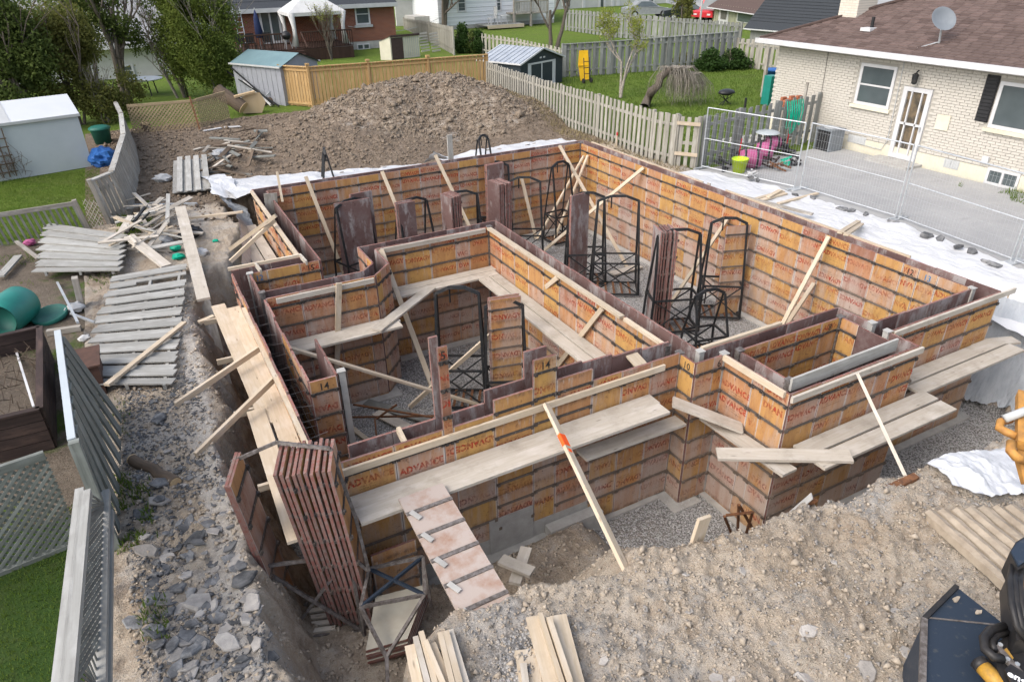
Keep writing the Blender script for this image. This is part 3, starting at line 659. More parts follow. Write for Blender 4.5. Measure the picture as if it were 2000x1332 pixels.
run('right-hand form of the dividing wall between the rooms, reddish rim', (6.54, 6.54), (6.54, 13.16), (1, 0), prints=False)
run('left-hand form of the dividing wall, printed panels facing the left room', (6.25, 6.90), (6.25, 12.88), (-1, 0))
run('back wall of the left room, printed form panels above a plank walkway', (3.70, 12.88), (6.25, 12.88), (0, -1), [.585, .585, .585, .30, .495])
run('far form of the left room back wall, dark smooth face', (3.43, 13.16), (6.54, 13.16), (0, 1), prints=False)
run('short pale smooth form beside the left room corner', (3.70, 12.88), (3.70, 12.09), (1, 0), prints=False)
run('angled form panels in the corner of the left room', (3.70, 12.07), (3.29, 11.63), (1, -1), [.20, .20, .20], prints=True)
run('printed form wall at the left of the left room with a board along its top', (1.32, 11.62), (3.28, 11.62), (0, -1), [.585, .585, .585, .205])
run('short yellow form return behind the angled corner', (3.43, 13.16), (3.43, 12.23), (-1, 0))
run('angled smooth form behind the left room corner', (3.43, 12.22), (3.18, 11.94), (-1, 1), [.375], prints=False)
run('dark smooth form behind the left room side wall', (1.33, 11.93), (3.17, 11.93), (0, 1), prints=False)
run('outermost form at the jog by the left trench, under a pale board', (.99, 13.20), (2.30, 13.20), (0, 1), prints=False)
run('yellow form at the jog stencilled 12 and 15', (1.28, 12.88), (2.58, 12.88), (0, -1), [.30, .62, .38], nums={0: ('12', True), 2: ('15', False)})
run('outer form of the left wall beside the clear sheet, pale board on its rim', (2.30, 13.20), (2.30, 18.40), (-1, 0))
run('inner form of the left wall, grey smooth face', (2.60, 12.88), (2.60, 18.10), (1, 0), prints=False)
ew = [.585] * 11; run('outer form beside the left trench walkway', (.98, 6.62), (.98, 13.06), (-1, 0), ew, tops=[.60, .58, .63, .56, .62, .66, .58, .64, .61, .57, .60])
run('short smooth form near the jog with a white corner cap', (1.28, 11.95), (1.28, 12.88), (1, 0), prints=False)
run('inner form along the left trench, grey smooth face', (1.30, 10.2), (1.30, 11.62), (1, 0), prints=False, tops=[.56, .62, .58])
run('printed inner form panels along the left trench ending at a stencilled 14', (1.30, 8.56), (1.30, 10.2), (-1, 0), [.585, .585, .47], tops=[.6, .57, .62])
run('end panel stencilled 14 on the narrow left pier', (1.30, 8.54), (1.69, 8.54), (0, -1), [.39], nums={0: ('14', False)})
run('inner side form of the narrow left pier with a pink rim', (1.70, 8.58), (1.70, 9.75), (1, 0), prints=False)
dw = [.645, .645, .13, .57, .58, .35, .58]; dt = [.60, .60, 1.77, .60, .81, 1.21, .82]
run('left part of the front wall, stepped printed forms stencilled 5 and 14', (1.20, 6.62), (4.70, 6.62), (0, -1), dw, tops=dt, bot=-1.50, nums={2: ('5', False), 5: ('14', False)})
run('right part of the front wall, printed forms down to the gravel', (4.70, 6.62), (6.22, 6.62), (0, -1), [.50, .51, .51], top=.62)
run('inner form of the stepped front wall, smooth brown face', (1.36, 6.90), (6.24, 6.90), (0, 1), list(reversed([.56, .57, .12, .58, .59, .35, .57, .51, .52, .51])), tops=list(reversed([.60, .60, 1.77, .60, .80, 1.20, .80, .76, .72, .68])), prints=False)
run('narrow corner form panel stencilled 10', (6.25, 6.62), (6.25, 6.30), (-1, 0), [.32], nums={0: ('10', False)}, bot=-1.98)
run('narrow corner form stencilled 6 beside the porch box', (6.25, 6.30), (6.78, 6.30), (0, -1), [.34, .19], nums={1: ('6', False)}, bot=-1.98)
run('left side of the porch box form, printed panels', (6.80, 6.30), (6.80, 5.08), (-1, 0), [.585, .2, .435])
run('front of the porch box form with printed panels and a leaning prop', (6.80, 5.08), (9.42, 5.08), (0, -1), [.585, .585, .585, .28, .585])
run('right end of the porch box form, pinkish smooth face', (9.42, 5.08), (9.42, 5.57), (1, 0), prints=False)
run('inside of the porch box, smooth form on the left', (7.06, 5.36), (7.06, 6.27), (1, 0), prints=False)
run('inside of the porch box, printed back panels stencilled 8', (7.06, 6.28), (9.18, 6.28), (0, -1), [.585, .585, .55, .40], nums={3: ('8', False)})
run('inside of the porch box, bright yellow end panel', (9.20, 6.27), (9.20, 5.92), (-1, 0), [.35])
run('inside of the porch box, smooth end form', (9.17, 5.37), (9.17, 5.90), (1, 0), prints=False)
run('inside of the porch box, front form with a red rim', (7.06, 5.36), (9.16, 5.36), (0, 1), prints=False)
# steel corner angles with pale caps
for (x, y, lab) in ((12.0, 5.90, 'near right corner'), (9.46, 5.90, 'jog by the porch'), (9.42, 5.60, 'porch box junction'), (7.06, 6.28, 'back left inside the porch box'), (9.20, 6.28, 'back right inside the porch box'),
                    (7.06, 5.34, 'front left corner inside the porch box'), (6.54, 6.54, 'end of the dividing wall'), (6.25, 6.66, 'corner stencilled 10'), (6.80, 6.32, 'porch box left wall start'), (6.22, 6.92, 'inside end of the front wall'), (6.25, 12.88, 'back corner of the left room'),
                    (1.28, 12.88, 'jog stencilled 12'), (1.31, 11.90, 'left room side wall end'), (12.0, 18.10, 'far right corner'), (1.78, 8.62, 'narrow left pier')):
    m = MB(); m.box((x - .045, y - .045, -1.93), (x + .045, y + .045, TOP + .008)); m.prism([(x - .075, y - .05), (x + .055, y - .06), (x + .06, y + .06), (x - .05, y + .055)], TOP + .008, TOP + .02)
    tag(m.build('corner_post', ['concrete' if lab[0] in 'jenp' else 'worn_steel']), 'concrete-smeared corner angle with pale cap at the ' + lab, 'formwork', 'corner angles of the forms')
# footings the forms stand on
def footing(lab, x0, y0, x1, y1, z0=-2.2, z1=-1.965):
    m = MB(); n = max(2, int(max(x1 - x0, y1 - y0) / .5)); m.box((x0, y0, z0), (x1, y1, z1)); tag(m.build('footing', 'concrete'), lab, 'footing')
footing('pale concrete footing ledge under the far wall', 2.2, 17.90, 12.5, 18.62); footing('pale concrete footing ledge under the right wall', 11.80, 6.12, 12.52, 17.895); footing('concrete footing under the near right wall', 9.62, 5.44, 12.52, 6.115)
footing('concrete footing under the dividing wall', 6.05, 7.05, 6.74, 12.68); footing('concrete footing under the left room back wall', 3.5, 12.685, 6.74, 13.36); footing('concrete footing beside the left trench', .80, 6.95, 1.50, 13.4)
footing('concrete footing of the left wall of the big room', 2.12, 13.405, 2.80, 17.895); footing('concrete footing under the left room side wall', 1.505, 11.42, 3.495, 12.12)
footing('concrete footing under the right half of the front wall', 4.72, 6.52, 6.045, 7.0, -2.2, -1.965); footing('concrete footing of the porch box', 6.68, 4.98, 9.615, 6.62, -2.2, -1.965); footing('concrete footing under the corner stencilled 10', 6.05, 6.14, 6.595, 7.04, -2.2, -1.985)
m = MB(); m.box((1.1, 6.42, -2.1), (4.70, 7.04, -1.78)); m.box((3.05, 6.585, -1.78), (3.75, 6.63, -1.16)); m.box((1.18, 6.60, -1.78), (4.70, 7.04, -1.502)); m.box((3.95, 6.40, -2.1), (4.86, 6.585, -1.62))
tag(m.build('footing', 'concrete'), 'stepped pale concrete footing under the left half of the front wall', 'footing')
# wire ties across the open cavity by the left trench
for i in range(15):
    y = 7.2 + i * .39
    for z in (.36, .0, -.4):
        m = MB().tube([(.99, y + random.uniform(-.05, .05), z), (1.29, y + random.uniform(-.05, .05), z)], .004, 4)
        tag(m.build('form_tie', 'rebar_wire'), 'thin wire form tie crossing the open cavity beside the left trench', 'form tie', 'wire form ties in the left cavity')
# ------------------------------------------------------------------ boards, planks and props
def bd(name, label, a, b, w, t, m='lumber', up=(0, 0, 1), group=None, roll=0.0):
    a, b = Vector(a), Vector(b)
    if roll:
        d = (b - a).normalized(); up = Matrix.Rotation(roll, 3, d) @ Vector(up)
    o = MB().beam(a, b, w, t, up).build(name, m, origin=a); return tag(o, label, {'plank': 'plank', 'board': 'board', 'brace': 'brace'}.get(name, name), group)
S2 = (.040, .092)
def whaler(label, a, b, m='lumber'): bd('board', label, a, b, S2[0], S2[1], m)
whaler('long pale board nailed along the rim of the stepped front wall', (1.16, 6.575, .48), (5.92, 6.575, .50))
whaler('pale board along the rim of the near right wall, sticking out past its corner', (9.50, 5.535, .555), (12.62, 5.535, .57), 'plank')
whaler('pale board along the rim of the porch box front', (6.78, 5.035, .545), (9.46, 5.035, .55), 'plank')
bd('board', 'grey board standing in the cavity of the porch box front', (6.98, 5.25, .60), (9.14, 5.25, .62), .035, .20, 'pale_grey_wood')
bd('board', 'new yellow board along the rim of the porch box left side', (6.755, 6.28, .57), (6.755, 5.14, .575), .045, .09, 'lumber')
bd('board', 'long yellow board on the rim of the dividing wall', (6.20, 12.78, .60), (6.20, 8.0, .60), .10, .045)
bd('board', 'shorter yellow board on the near end of the dividing wall rim', (6.20, 7.92, .60), (6.20, 6.98, .60), .07, .05)
whaler('pale board along the rim of the left room back wall', (3.80, 12.835, .55), (6.14, 12.835, .55), 'plank')
whaler('pale board along the rim of the left room side wall', (1.48, 11.575, .53), (3.24, 11.575, .53), 'plank')
bd('board', 'pale board along the rim of the big room left wall', (2.26, 18.2, .60), (2.26, 13.22, .60), .07, .06)
bd('board', 'pale board lying on the jogged form by the left trench', (.95, 13.23, .63), (2.32, 13.23, .63), .05, .06)
bd('board', 'thin pale board on the rim of the form behind the porch box', (6.60, 6.575, .62), (8.2, 6.575, .62), .06, .04)
bd('board', 'long thin board on the outer rim of the far half of the right wall', (12.33, 18.0, .60), (12.33, 13.0, .60), .04, .06)
bd('board', 'long thin board on the outer rim of the near half of the right wall', (12.34, 12.2, .60), (12.34, 7.3, .60), .04, .06)
bd('board', 'curved pole lashed to the outer form beside the left trench', (.935, 11.6, .50), (.935, 6.75, .58), .06, .07)
def planks(label, a, b, z, offs, w=.235, t=.042, m='plank', jx=.06, side=None):
    a, b = Vector((*a, z)), Vector((*b, z)); d = (b - a).normalized(); sd = Vector((-d.y, d.x, 0)) if side is None else Vector((*side, 0))
    for i, (of, lab) in enumerate(offs): bd('plank', lab + ' ' + label, a + sd * of + d * random.uniform(-jx, jx), b + sd * of + d * random.uniform(-jx, jx) + Vector((0, 0, random.uniform(0, .012))), w, t, m)
planks('of the walkway along the left room back wall', (3.86, 12.82), (6.2, 12.82), -.30, [(-.14, 'wall-side plank'), (-.39, 'outer plank')], side=(0, 1))
planks('of the walkway along the left room side wall', (1.48, 11.58), (3.6, 11.58), -.30, [(-.13, 'wall-side plank'), (-.37, 'outer plank')], side=(0, 1))
planks('of the walkway along the dividing wall', (6.20, 12.3), (6.20, 8.05), -.30, [(-.13, 'wall-side plank'), (-.39, 'outer plank')], side=(1, 0))
planks('of the walkway along the front wall', (1.2, 6.58), (5.62, 6.58), .09, [(-.14, 'wall-side plank'), (-.39, 'outer plank')], side=(0, 1), w=.25)
bd('plank', 'lower plank under the front walkway near the corner stencilled 10', (4.35, 6.30, -.30), (6.12, 6.33, -.36), .25, .042, 'plank')
planks('of the walkway along the near right wall', (9.62, 5.50), (12.3, 5.50), -.27, [(-.13, 'wall-side plank'), (-.42, 'outer plank')], side=(0, 1), w=.25)
bd('plank', 'short plank behind the walkway end near the clear sheet', (11.9, 5.62, -.33), (12.75, 5.30, -.33), .22, .042, 'plank')
planks('of the walkway along the porch box front', (6.95, 5.03), (9.75, 5.03), -.27, [(-.15, 'wall-side plank'), (-.45, 'outer plank')], side=(0, 1), w=.26)
bd('plank', 'plank along the left side of the porch box, end jutting out', (6.57, 6.34, -.40), (6.60, 4.70, -.36), .27, .042, 'plank')
bd('plank', 'short plank bridging from the front walkway to the porch corner', (5.95, 6.36, .02), (6.72, 5.70, -.31), .24, .042, 'plank')
bd('plank', 'loose plank laid across the porch corner walkway', (5.98, 5.42, -.30), (7.40, 4.42, -.20), .235, .042, 'plank', roll=.06)
planks('of the walkway beside the clear sheet at the left', (2.24, 18.3), (2.24, 13.9), -.30, [(-.16, 'wall-side plank'), (-.44, 'outer plank')], side=(1, 0), w=.25)
for i, (a, b, lab) in enumerate((((.62, 13.0, .05), (.70, 8.6, .08), 'far outer plank'), ((.86, 12.75, .05), (.92, 8.3, .10), 'far wall-side plank'), ((.58, 9.0, .10), (.52, 6.15, .12), 'near outer plank'), ((.87, 9.3, .115), (.80, 6.7, .14), 'near wall-side plank'))):
    bd('plank', lab + ' of the bright walkway beside the left trench', a, b, .24, .042, 'lumber')
bd('plank', 'plank leaning diagonally from the side walkway to the back walkway', G(735, 645, -.24), G(842, 562, -.24), .22, .042, 'plank')
for i, (y, side) in enumerate(((12.5, 1), (10.9, 1), (9.2, 1), (7.4, 1))):
    bd('bracket', 'wooden bracket under the left trench walkway', (.30, y, .0), (.97, y, -.02), .05, .09, 'lumber', group='brackets of the left walkway')
# props: photo ends, each on its own plane
FL = -1.93
def prop(label, a, b, w=.040, t=.092, m='lumber', up=(0, 0, 1), roll=0.0): bd('brace', label, a, b, w, t, m, up, roll=roll)
def foot(p, q, y=None, x=None, z=FL):     # foot of a leaning prop on the floor, seen along the photo line p-q
    n = np.cross(ray(*p), ray(*q))
    if y is not None: return Vector((-(n[1] * y + n[2] * (z - CZ)) / n[0], y, z))
    return Vector((x, -(n[0] * x + n[2] * (z - CZ)) / n[1], z))
def ext(a, b, z):                 # run the line a-b on to level z
    a, b = Vector(a), Vector(b); k = (z - a.z) / (b.z - a.z); return a + (b - a) * k
prop('leftmost prop of the far wall, board leaning from its rim', GY(597, 345, 17.98), foot((597, 345), (662, 510), y=16.6), .09, .04, up=(0, -1, 0))
prop('prop board leaning on the far wall above the second rack', GY(746, 335, 17.98), foot((748, 338), (770, 392), y=16.6), .09, .04, up=(0, -1, 0))
prop('prop board leaning on the middle of the far wall', GY(850, 303, 17.98), foot((853, 303), (885, 372), y=16.6), .09, .04, up=(0, -1, 0))
prop('short prop between the racks at the middle of the far wall', GY(1018, 345, 17.98), G(1047, 466, FL), .09, .04, up=(0, -1, 0))
prop('long prop from the far wall down to the gravel beside the empty rack', GY(1093, 285, 17.98), G(1225, 522, FL), .09, .04, up=(0, -1, 0))
prop('left one of two crossed props in the far right corner', GX(1140, 305, 11.93), G(1050, 467, FL), .09, .04, up=(-1, 0, 0))
prop('right one of two crossed props in the far right corner', GX(1148, 304, 11.93), G(1083, 467, FL), .09, .04, up=(-1, 0, 0))
prop('prop from the right wall crossing the long far prop', GX(1257, 328, 11.93), G(1062, 490, FL), .09, .04, up=(-1, 0, 0))
prop('prop from the right wall behind the large rack', GX(1423, 425, 11.93), foot((1423, 425), (1318, 580), x=10.4), .09, .04, up=(-1, 0, 0))
prop('longer of the two props at the near end of the right wall', GX(1619, 462, 11.93), foot((1619, 462), (1537, 617), x=10.5), .09, .04, up=(-1, 0, 0))
prop('shorter of the two props at the near end of the right wall', GX(1590, 553, 11.93), foot((1590, 553), (1547, 618), x=10.9), .09, .04, up=(-1, 0, 0))
prop('thick prop leaning on the left room back wall from its top', GY(744, 488, 12.78), G(850, 770, FL), .10, .045, up=(0, -1, 0))
prop('upright board leaning on the left room side wall', GY(662, 553, 11.52), G(656, 800, FL), .10, .045, up=(0, -1, 0))
prop('long sloping board from the left pier across the left room', GX(560, 678, 1.36), G(948, 794, FL), .09, .042, up=(0, 0, 1))
prop('prop leaning on the dividing wall, far one', GX(1088, 543, 6.17), G(985, 630, FL), .09, .042, up=(-1, 0, 0))
prop('prop leaning on the dividing wall, near one', GX(1176, 603, 6.17), G(1065, 745, FL), .09, .042, up=(-1, 0, 0))
prop('prop from behind the panel stack down to the left room gravel', G(968, 645, -.6), G(800, 795, FL), .09, .042, up=(0, -1, 0))
prop('short prop under the walkway of the dividing wall', G(1086, 660, -.9), G(1060, 690, FL), .09, .042, up=(0, -1, 0))
p18 = MB(); a18, b18 = GY(1067, 790, 6.53), G(1241, 1150, -.08); p18.beam(a18, b18, .10, .045, (0, -1, 0)); o18 = tag(p18.build('brace', 'lumber', origin=b18), 'long prop on the front wall with orange paint on it', 'brace')
mk = MB()
for t0, t1 in ((.20, .27), (.29, .31)): mk.beam(a18.lerp(b18, t0), a18.lerp(b18, t1), .104 if t0 < .25 else .06, .049, (0, -1, 0))
mk.build('paint_mark', 'orange_mark', o18)
prop('prop leaning on the porch box front from the dirt bank', GY(1676, 733, 4.98), G(1781, 957, .02), .09, .042, 'plank', (0, -1, 0))
prop('upper of two props from the left bank to the trench form', GX(506, 681, .93), G(343, 791, .12), .05, .09)
prop('lower of two props from the left bank to the trench form', GX(535, 740, .93), G(383, 889, .15), .05, .09)
prop('upper of two crossing props over the clear sheet', GX(539, 421, 2.24), G(449, 487, .08), .05, .08)
prop('lower of two crossing props over the clear sheet', GX(537, 430, 2.24), G(450, 511, .08), .05, .08)
prop('board bridging the trench corner near the clear sheet', G(364, 427, .14), G(474, 414, .20), .10, .04)
prop('long weathered plank lying along the bank edge by the fallen fence', G(352, 405, .42), G(398, 585, .16), .24, .05, 'plank')
prop('second long plank sloping from the bank down into the left trench', G(376, 500, .20), G(441, 760, -.95), .24, .05, 'grey_wood')
prop('short timber under the left walkway end', G(388, 630, .0), G(418, 618, .02), .09, .05, 'lumber')
prop('upright grey plank standing behind the far wall', (8.05, 19.0, -.6), GH((8.05, 19.0), 715, 264), .16, .045, 'pale_grey_wood', (0, -1, 0))
prop('thin stake standing at the far left corner of the forms', G(552, 395, .55), GY(541, 336, 17.6), .05, .04, 'lumber', (0, -1, 0))
prop('grey board end above the inner far left corner', GY(532, 418, 17.2), GY(528, 378, 17.2), .30, .03, 'grey_wood', (0, -1, 0))
for (px, py, ln, lab) in ((1372, 362, .35, 'dark'), (1385, 358, .30, 'pale'), (1437, 392, .26, 'brown')):
    P = GX(px, py, 12.36); bd('board', lab + ' stub of board standing on the outer rim of the right wall', (P.x, P.y, .35), (P.x, P.y, P.z), .22 if lab != 'pale' else .10, .03, 'plank' if lab == 'pale' else 'rust', (1, 0, 0))
for k, (a, b) in enumerate((((1437, 400), (1530, 374)), ((1470, 396), (1535, 378)), ((1500, 385), (1524, 372)))):
    bd('board', ('lowest', 'middle', 'uppermost')[k] + ' board of the small pile on the white sheet by the right wall', G(*a, .10 + .05 * k), G(*b, .10 + .05 * k), .11, .04)
bd('board', 'pale board lying across the white sheet towards the wire fence', G(1520, 398, .16), G(1597, 378, .1), .10, .04)
bd('board', 'long dark board lying on the white sheet along the right wall', G(1445, 383, .30), G(1587, 419, .22), .12, .045, 'grey_wood')
for k, (a, b) in enumerate((((1640, 455), (1677, 432)), ((1652, 459), (1683, 437)))):
    bd('board', ('left', 'right')[k] + ' board of the pair poking over the right wall rim', G(*a, .62), G(*b, .2), .10, .04)
bd('board', 'pale board tucked along the near white sheet by the right wall', (12.62, 8.4, .22), (12.75, 6.6, .16), .10, .04, 'plank')
for k, (a, b, zz) in enumerate((((586, 500), (577, 531), .6), ((500, 508), (498, 532), .6))):
    P = (2.30, 13.10) if k == 0 else (1.45, 13.10); bd('spacer', ('right', 'left')[k] + ' wooden spacer across the jogged form by the trench', (P[0], 13.22, .62), (P[0] + .03, 12.86, .60), .04, .09, 'plank')
bd('spacer', 'short wooden spacer across the front wall cavity', (2.00, 6.64, .55), (2.00, 6.88, .62), .05, .10, 'lumber'); bd('spacer', 'plywood spacer near the right end of the front wall cavity', (5.55, 6.64, .60), (5.55, 6.88, .66), .20, .03, 'lumber')
# ------------------------------------------------------------------ steel racks and loose form panels
def rack(label, cx, cy, rz, z=FL, L=1.05, W=.62, Ht=2.25, slats=True, rise=.12, m='black_steel', tilt=None, group=None, base=True):
    """lifting rack: two inverted-V end frames, bent top bar, mid ring, braces, slatted base"""
    t = thing('panel_rack', label, 'rack', (cx, cy, z), rz); r = .021; a, b = L / 2, W / 2
    if tilt: t.rotation_euler = (tilt[0], tilt[1], rz)
    def bar(nm, pts, rr=r):
        m_ = MB()
        for p, q in zip(pts[:-1], pts[1:]): m_.beam(p, q, rr * 2, rr * 2, (.3, .2, 1))
        o = bpy.data.objects.new(nm, m_.mesh(nm, m)); COL.objects.link(o); o.parent = t
    ta = a * .82
    for s in (-1, 1):
        for s2 in (-1, 1): bar('leg', [(s * a, s2 * b, 0), (s * a * .93, s2 * b * .92, Ht * .36), (s * ta, s2 * .03, Ht)])
        bar('end_brace', [(s * a * .93, -b * .92, Ht * .36), (s * a * .93, b * .92, Ht * .36)])
    bar('top_bar', [(-ta, 0, Ht), (-ta * .35, 0, Ht + rise), (ta * .35, 0, Ht + rise), (ta, 0, Ht)], .030)
    for s2 in (-1, 1):
        bar('mid_rail', [(-a * .93, s2 * b * .92, Ht * .36), (a * .93, s2 * b * .92, Ht * .36)])
        bar('cross_brace', [(-a * .93, s2 * b * .92, Ht * .36), (a, s2 * b, .03)], .014); bar('cross_brace', [(a * .93, s2 * b * .92, Ht * .36), (-a, s2 * b, .03)], .014)
        bar('base_rail', [(-a, s2 * b, .02), (a, s2 * b, .02)], .022)
    for s in (-1, 1): bar('base_rail', [(s * a, -b, .02), (s * a, b, .02)], .022)
    bar('hanger', [(-ta * .35, 0, Ht + rise), (-ta * .35, 0, Ht - .18)], .012)
    if base:
        n = 6
        for i in range(1, n):
            m_ = MB(); x = -a + L * i / n; m_.beam((x, -b, .03), (x, b, .03), .05, .02); o = bpy.data.objects.new('base_slat', m_.mesh('base_slat', 'rust')); COL.objects.link(o); o.parent = t
    return t
def loose(label, loc, rz, tilt=0.0, n=1, gap=.055, w=PW, h=2.35, prints=True, group=None, flipn=False, dirx=None, bands=True, tops=None):
    """upright loose form panels standing one behind another"""
    for i in range(n):
        off = Vector((math.sin(rz), -math.cos(rz), 0)) * (-gap * i)
        hh = h if not tops else tops[i % len(tops)]
        t = thing('plywood_form', label, 'form panel', Vector(loc) + off + Vector((random.uniform(-.02, .02) if i else 0, 0, random.uniform(0, .05))), 0, group)
        t.rotation_euler = (tilt, 0, rz + (math.pi if flipn else 0) + random.uniform(-.02, .02))
        p = put('panel', panel_mesh(w, hh), t, (-w / 2, 0, 0)); put('steel_bands', band_mesh(w, hh), p)['kind'] = 'stuff'
        if prints and (i == 0 or flipn): put('printing', print_mesh(w, hh, (NPAN + i) % 7), p)['kind'] = 'stuff'
def at_floor(px, py, z=FL): return G(px, py, z)
D = math.radians
# big room, left to right
P = at_floor(705, 560); rack('black rack at the left of the far room, holding a grey panel', P.x, P.y, D(20)); loose('plain grey side of a form panel in the leftmost rack', (P.x + .02, P.y - .10, FL), D(180), n=1, prints=False, w=.9); loose('brown form panel standing behind the leftmost rack', (P.x + .40, P.y + .45, FL), D(188), n=3, prints=False, group='panels behind the leftmost rack')
P = at_floor(812, 560); rack('black rack in front of the far wall, second from the left', P.x + .1, P.y, D(15)); loose('narrow form panel leaning in the second rack from the left', (P.x - .15, P.y - .05, FL), D(182), n=4, prints=False, w=.45, group='panels in the second rack')
P = at_floor(905, 545); rack('black rack with a stack of brown panels, third from the left', P.x + .1, P.y + .1, D(-10)); loose('brown form panel edge-on in the third rack', (P.x - .1, P.y, FL), D(100), n=6, prints=False, w=.5, group='panels edge-on in the third rack')
P = at_floor(965, 470); rack('tall black rack in the middle of the far wall', P.x + .1, P.y + .1, D(-25)); loose('spotted pale smooth form panel in the tall rack by the far wall', (P.x, P.y - .1, FL), D(185), n=3, prints=False, group='pale panels in the tall rack')
P = at_floor(1010, 510); rack('black rack right of the edge-on brown stack', P.x + .25, P.y, D(-30)); loose('red-edged form panel standing edge-on in the middle of the big room', (P.x - .35, P.y, FL), D(98), n=7, prints=False, w=.55, group='edge-on panels in the middle of the big room')
P = at_floor(1092, 468); rack('empty black rack in the far right corner', P.x, P.y, D(5), L=.72)
P = at_floor(1130, 545); rack('black rack around the pale spotted panel behind the dividing wall', P.x + .12, P.y - .1, D(-28)); loose('pale spotted smooth panel in the rack behind the dividing wall', (P.x - .10, P.y - .05, FL), D(188), n=2, prints=False, w=.6, group='pale panels behind the dividing wall')
P = at_floor(1195, 565); rack('large empty black rack in the right part of the big room', P.x + .05, P.y, D(-32), L=1.2, W=.75, Ht=2.35); bd('plank', 'pale plank end on the gravel behind the large empty rack', at_floor(1195, 535), at_floor(1250, 520), .25, .04, 'plank')
P = at_floor(1300, 640); rack('black rack holding the tight stack of edge-on panels', P.x + .12, P.y, D(-22), L=1.15); loose('brown form panel edge-on in the tight stack of the near rack', (P.x + .08, P.y + .15, FL), D(70), n=7, prints=True, w=.5, group='tight stack of edge-on panels', gap=.06)
P = at_floor(1400, 610); rack('tall black rack near the right wall', P.x, P.y, D(-35), L=.95); loose('bright orange printed panel standing near the right wall', (P.x + .15, P.y - .15, FL), D(-20), n=1, h=2.2)
P = at_floor(1372, 690); rack('low black rack just behind the end of the dividing wall', P.x, P.y, D(-12), L=.8, Ht=1.4)
# left room
P = at_floor(905, 780); rack('empty black rack in the left room', P.x, P.y, D(-30), L=.95, Ht=2.3)
P = at_floor(985, 800); rack('black rack holding two printed panels in the left room', P.x + .05, P.y, D(-25), L=.8, Ht=2.2); loose('printed form panel standing in the rack of the left room', (P.x + .05, P.y - .05, FL), D(-12), n=3, gap=.05, group='panels in the left room rack')
for k, (a, b, z0, z1) in enumerate((((690, 790), (845, 815), -1.5, -1.5), ((672, 815), (850, 812), -1.75, -1.75), ((735, 818), (775, 790), -1.75, -1.5), ((732, 818), (735, 850), -1.75, -1.93))):
    o = MB().beam(G(*a, z0), G(*b, z1), .03, .03).build('rusty_bar', 'rust'); tag(o, ('upper', 'lower', 'slanting', 'short upright')[k] + ' rusty bar of the rack lying in the left room', 'steel bar')
bd('board', 'grey board lying flat on the left room gravel', at_floor(715, 785), at_floor(850, 825), .2, .03, 'dark_grey_wood'); bd('board', 'pale board lying flat on the left room gravel', at_floor(735, 805), at_floor(815, 845), .22, .03, 'plank')
bd('board', 'thin board leaning towards the front wall in the left room', at_floor(680, 830), at_floor(725, 865), .09, .04, 'lumber')
# rack tops poking up behind the far wall
for k, (px, py, yy, h) in enumerate(((944, 298, 19.3, 266), (640, 340, 19.6, 293))):
    B = GY(px, py, yy); rack(('right', 'left')[k] + ' black rack whose top pokes up behind the far wall', B.x, B.y, D(20 + 60 * k), z=GV(B, h) - 2.35, L=.5, Ht=2.25, base=False)
# front left rack with the upright stack, leaning panels and a rack lying on its side
def frame_obj(o, org, xd, zd):
    x = Vector(xd).normalized(); z = Vector(zd); z = (z - x * z.dot(x)).normalized(); y = z.cross(x)
    o.matrix_world = Matrix(((x.x, y.x, z.x, org[0]), (x.y, y.y, z.y, org[1]), (x.z, y.z, z.z, org[2]), (0, 0, 0, 1)))
def slab(label, org, xd, zd, w=PW, h=2.35, prints=False, group=None):
    t = thing('plywood_form', label, 'form panel', (0, 0, 0), 0, group); frame_obj(t, org, xd, zd)
    p = put('panel', panel_mesh(w, h), t, (0, 0, 0)); put('steel_bands', band_mesh(w, h), p)['kind'] = 'stuff'
    if prints: put('printing', print_mesh(w, h, NPAN % 7), p)['kind'] = 'stuff'
    return t
zb = -1.32; SB = G(648, 1226, zb); wd = Vector((.33, .94, 0)); sdv = Vector((.94, -.34, 0)); lean = Vector((-.075, .06, 1))
for i in range(10):
    slab(('first', 'second', 'third', 'fourth', 'fifth', 'sixth', 'seventh', 'eighth', 'ninth', 'last')[i] + ' from the left of ten worn panels upright in the front rack', SB + sdv * (.052 * i) + Vector((0, 0, random.uniform(0, .05))) + wd * random.uniform(-.02, .02), wd, lean + sdv * .004 * (i - 4.5), group='ten panels in the front rack')
for i in range(2):
    slab(('outer', 'inner')[i] + ' of two panels leaning at the trench side of the front rack', G(562 + 9 * i, 1243, zb), wd, Vector((-.085 - .01 * i, .05, 1)), group='two panels beside the front rack')
rk = thing('panel_rack', 'worn steel rack holding ten upright panels in front of the left wall corner', 'rack', G(630, 1240, zb))
def bars(t, lst, mm, w_=.036):
    for nm, pts in lst:
        m = MB()
        for p, q in zip(pts[:-1], pts[1:]): m.beam(G(*p), G(*q), w_, w_, (.3, .2, 1))
        m.build(nm, mm, t)
bars(rk, [('top_bar', [(452, 902, .98), (539, 864, 1.12), (645, 876, 1.06)]), ('leg', [(645, 876, 1.06), (693, 1006, .25), (720, 1114, -.5)]), ('leg', [(640, 884, 1.02), (682, 1083, -.25), (708, 1232, zb)]), ('leg', [(454, 905, .95), (504, 1107, -.25), (559, 1249, zb)]),
          ('front_rail', [(504, 1107, -.25), (682, 1083, -.25)]), ('base_rail', [(559, 1249, zb), (708, 1232, zb)]), ('cross_brace', [(504, 1107, -.25), (708, 1232, zb)]), ('cross_brace', [(682, 1083, -.25), (559, 1249, zb)]), ('side_rail', [(682, 1083, -.25), (720, 1114, -.5)]), ('base_rail', [(708, 1232, zb), (745, 1160, zb)]), ('base_rail', [(559, 1249, zb), (600, 1175, zb)])], 'worn_steel')
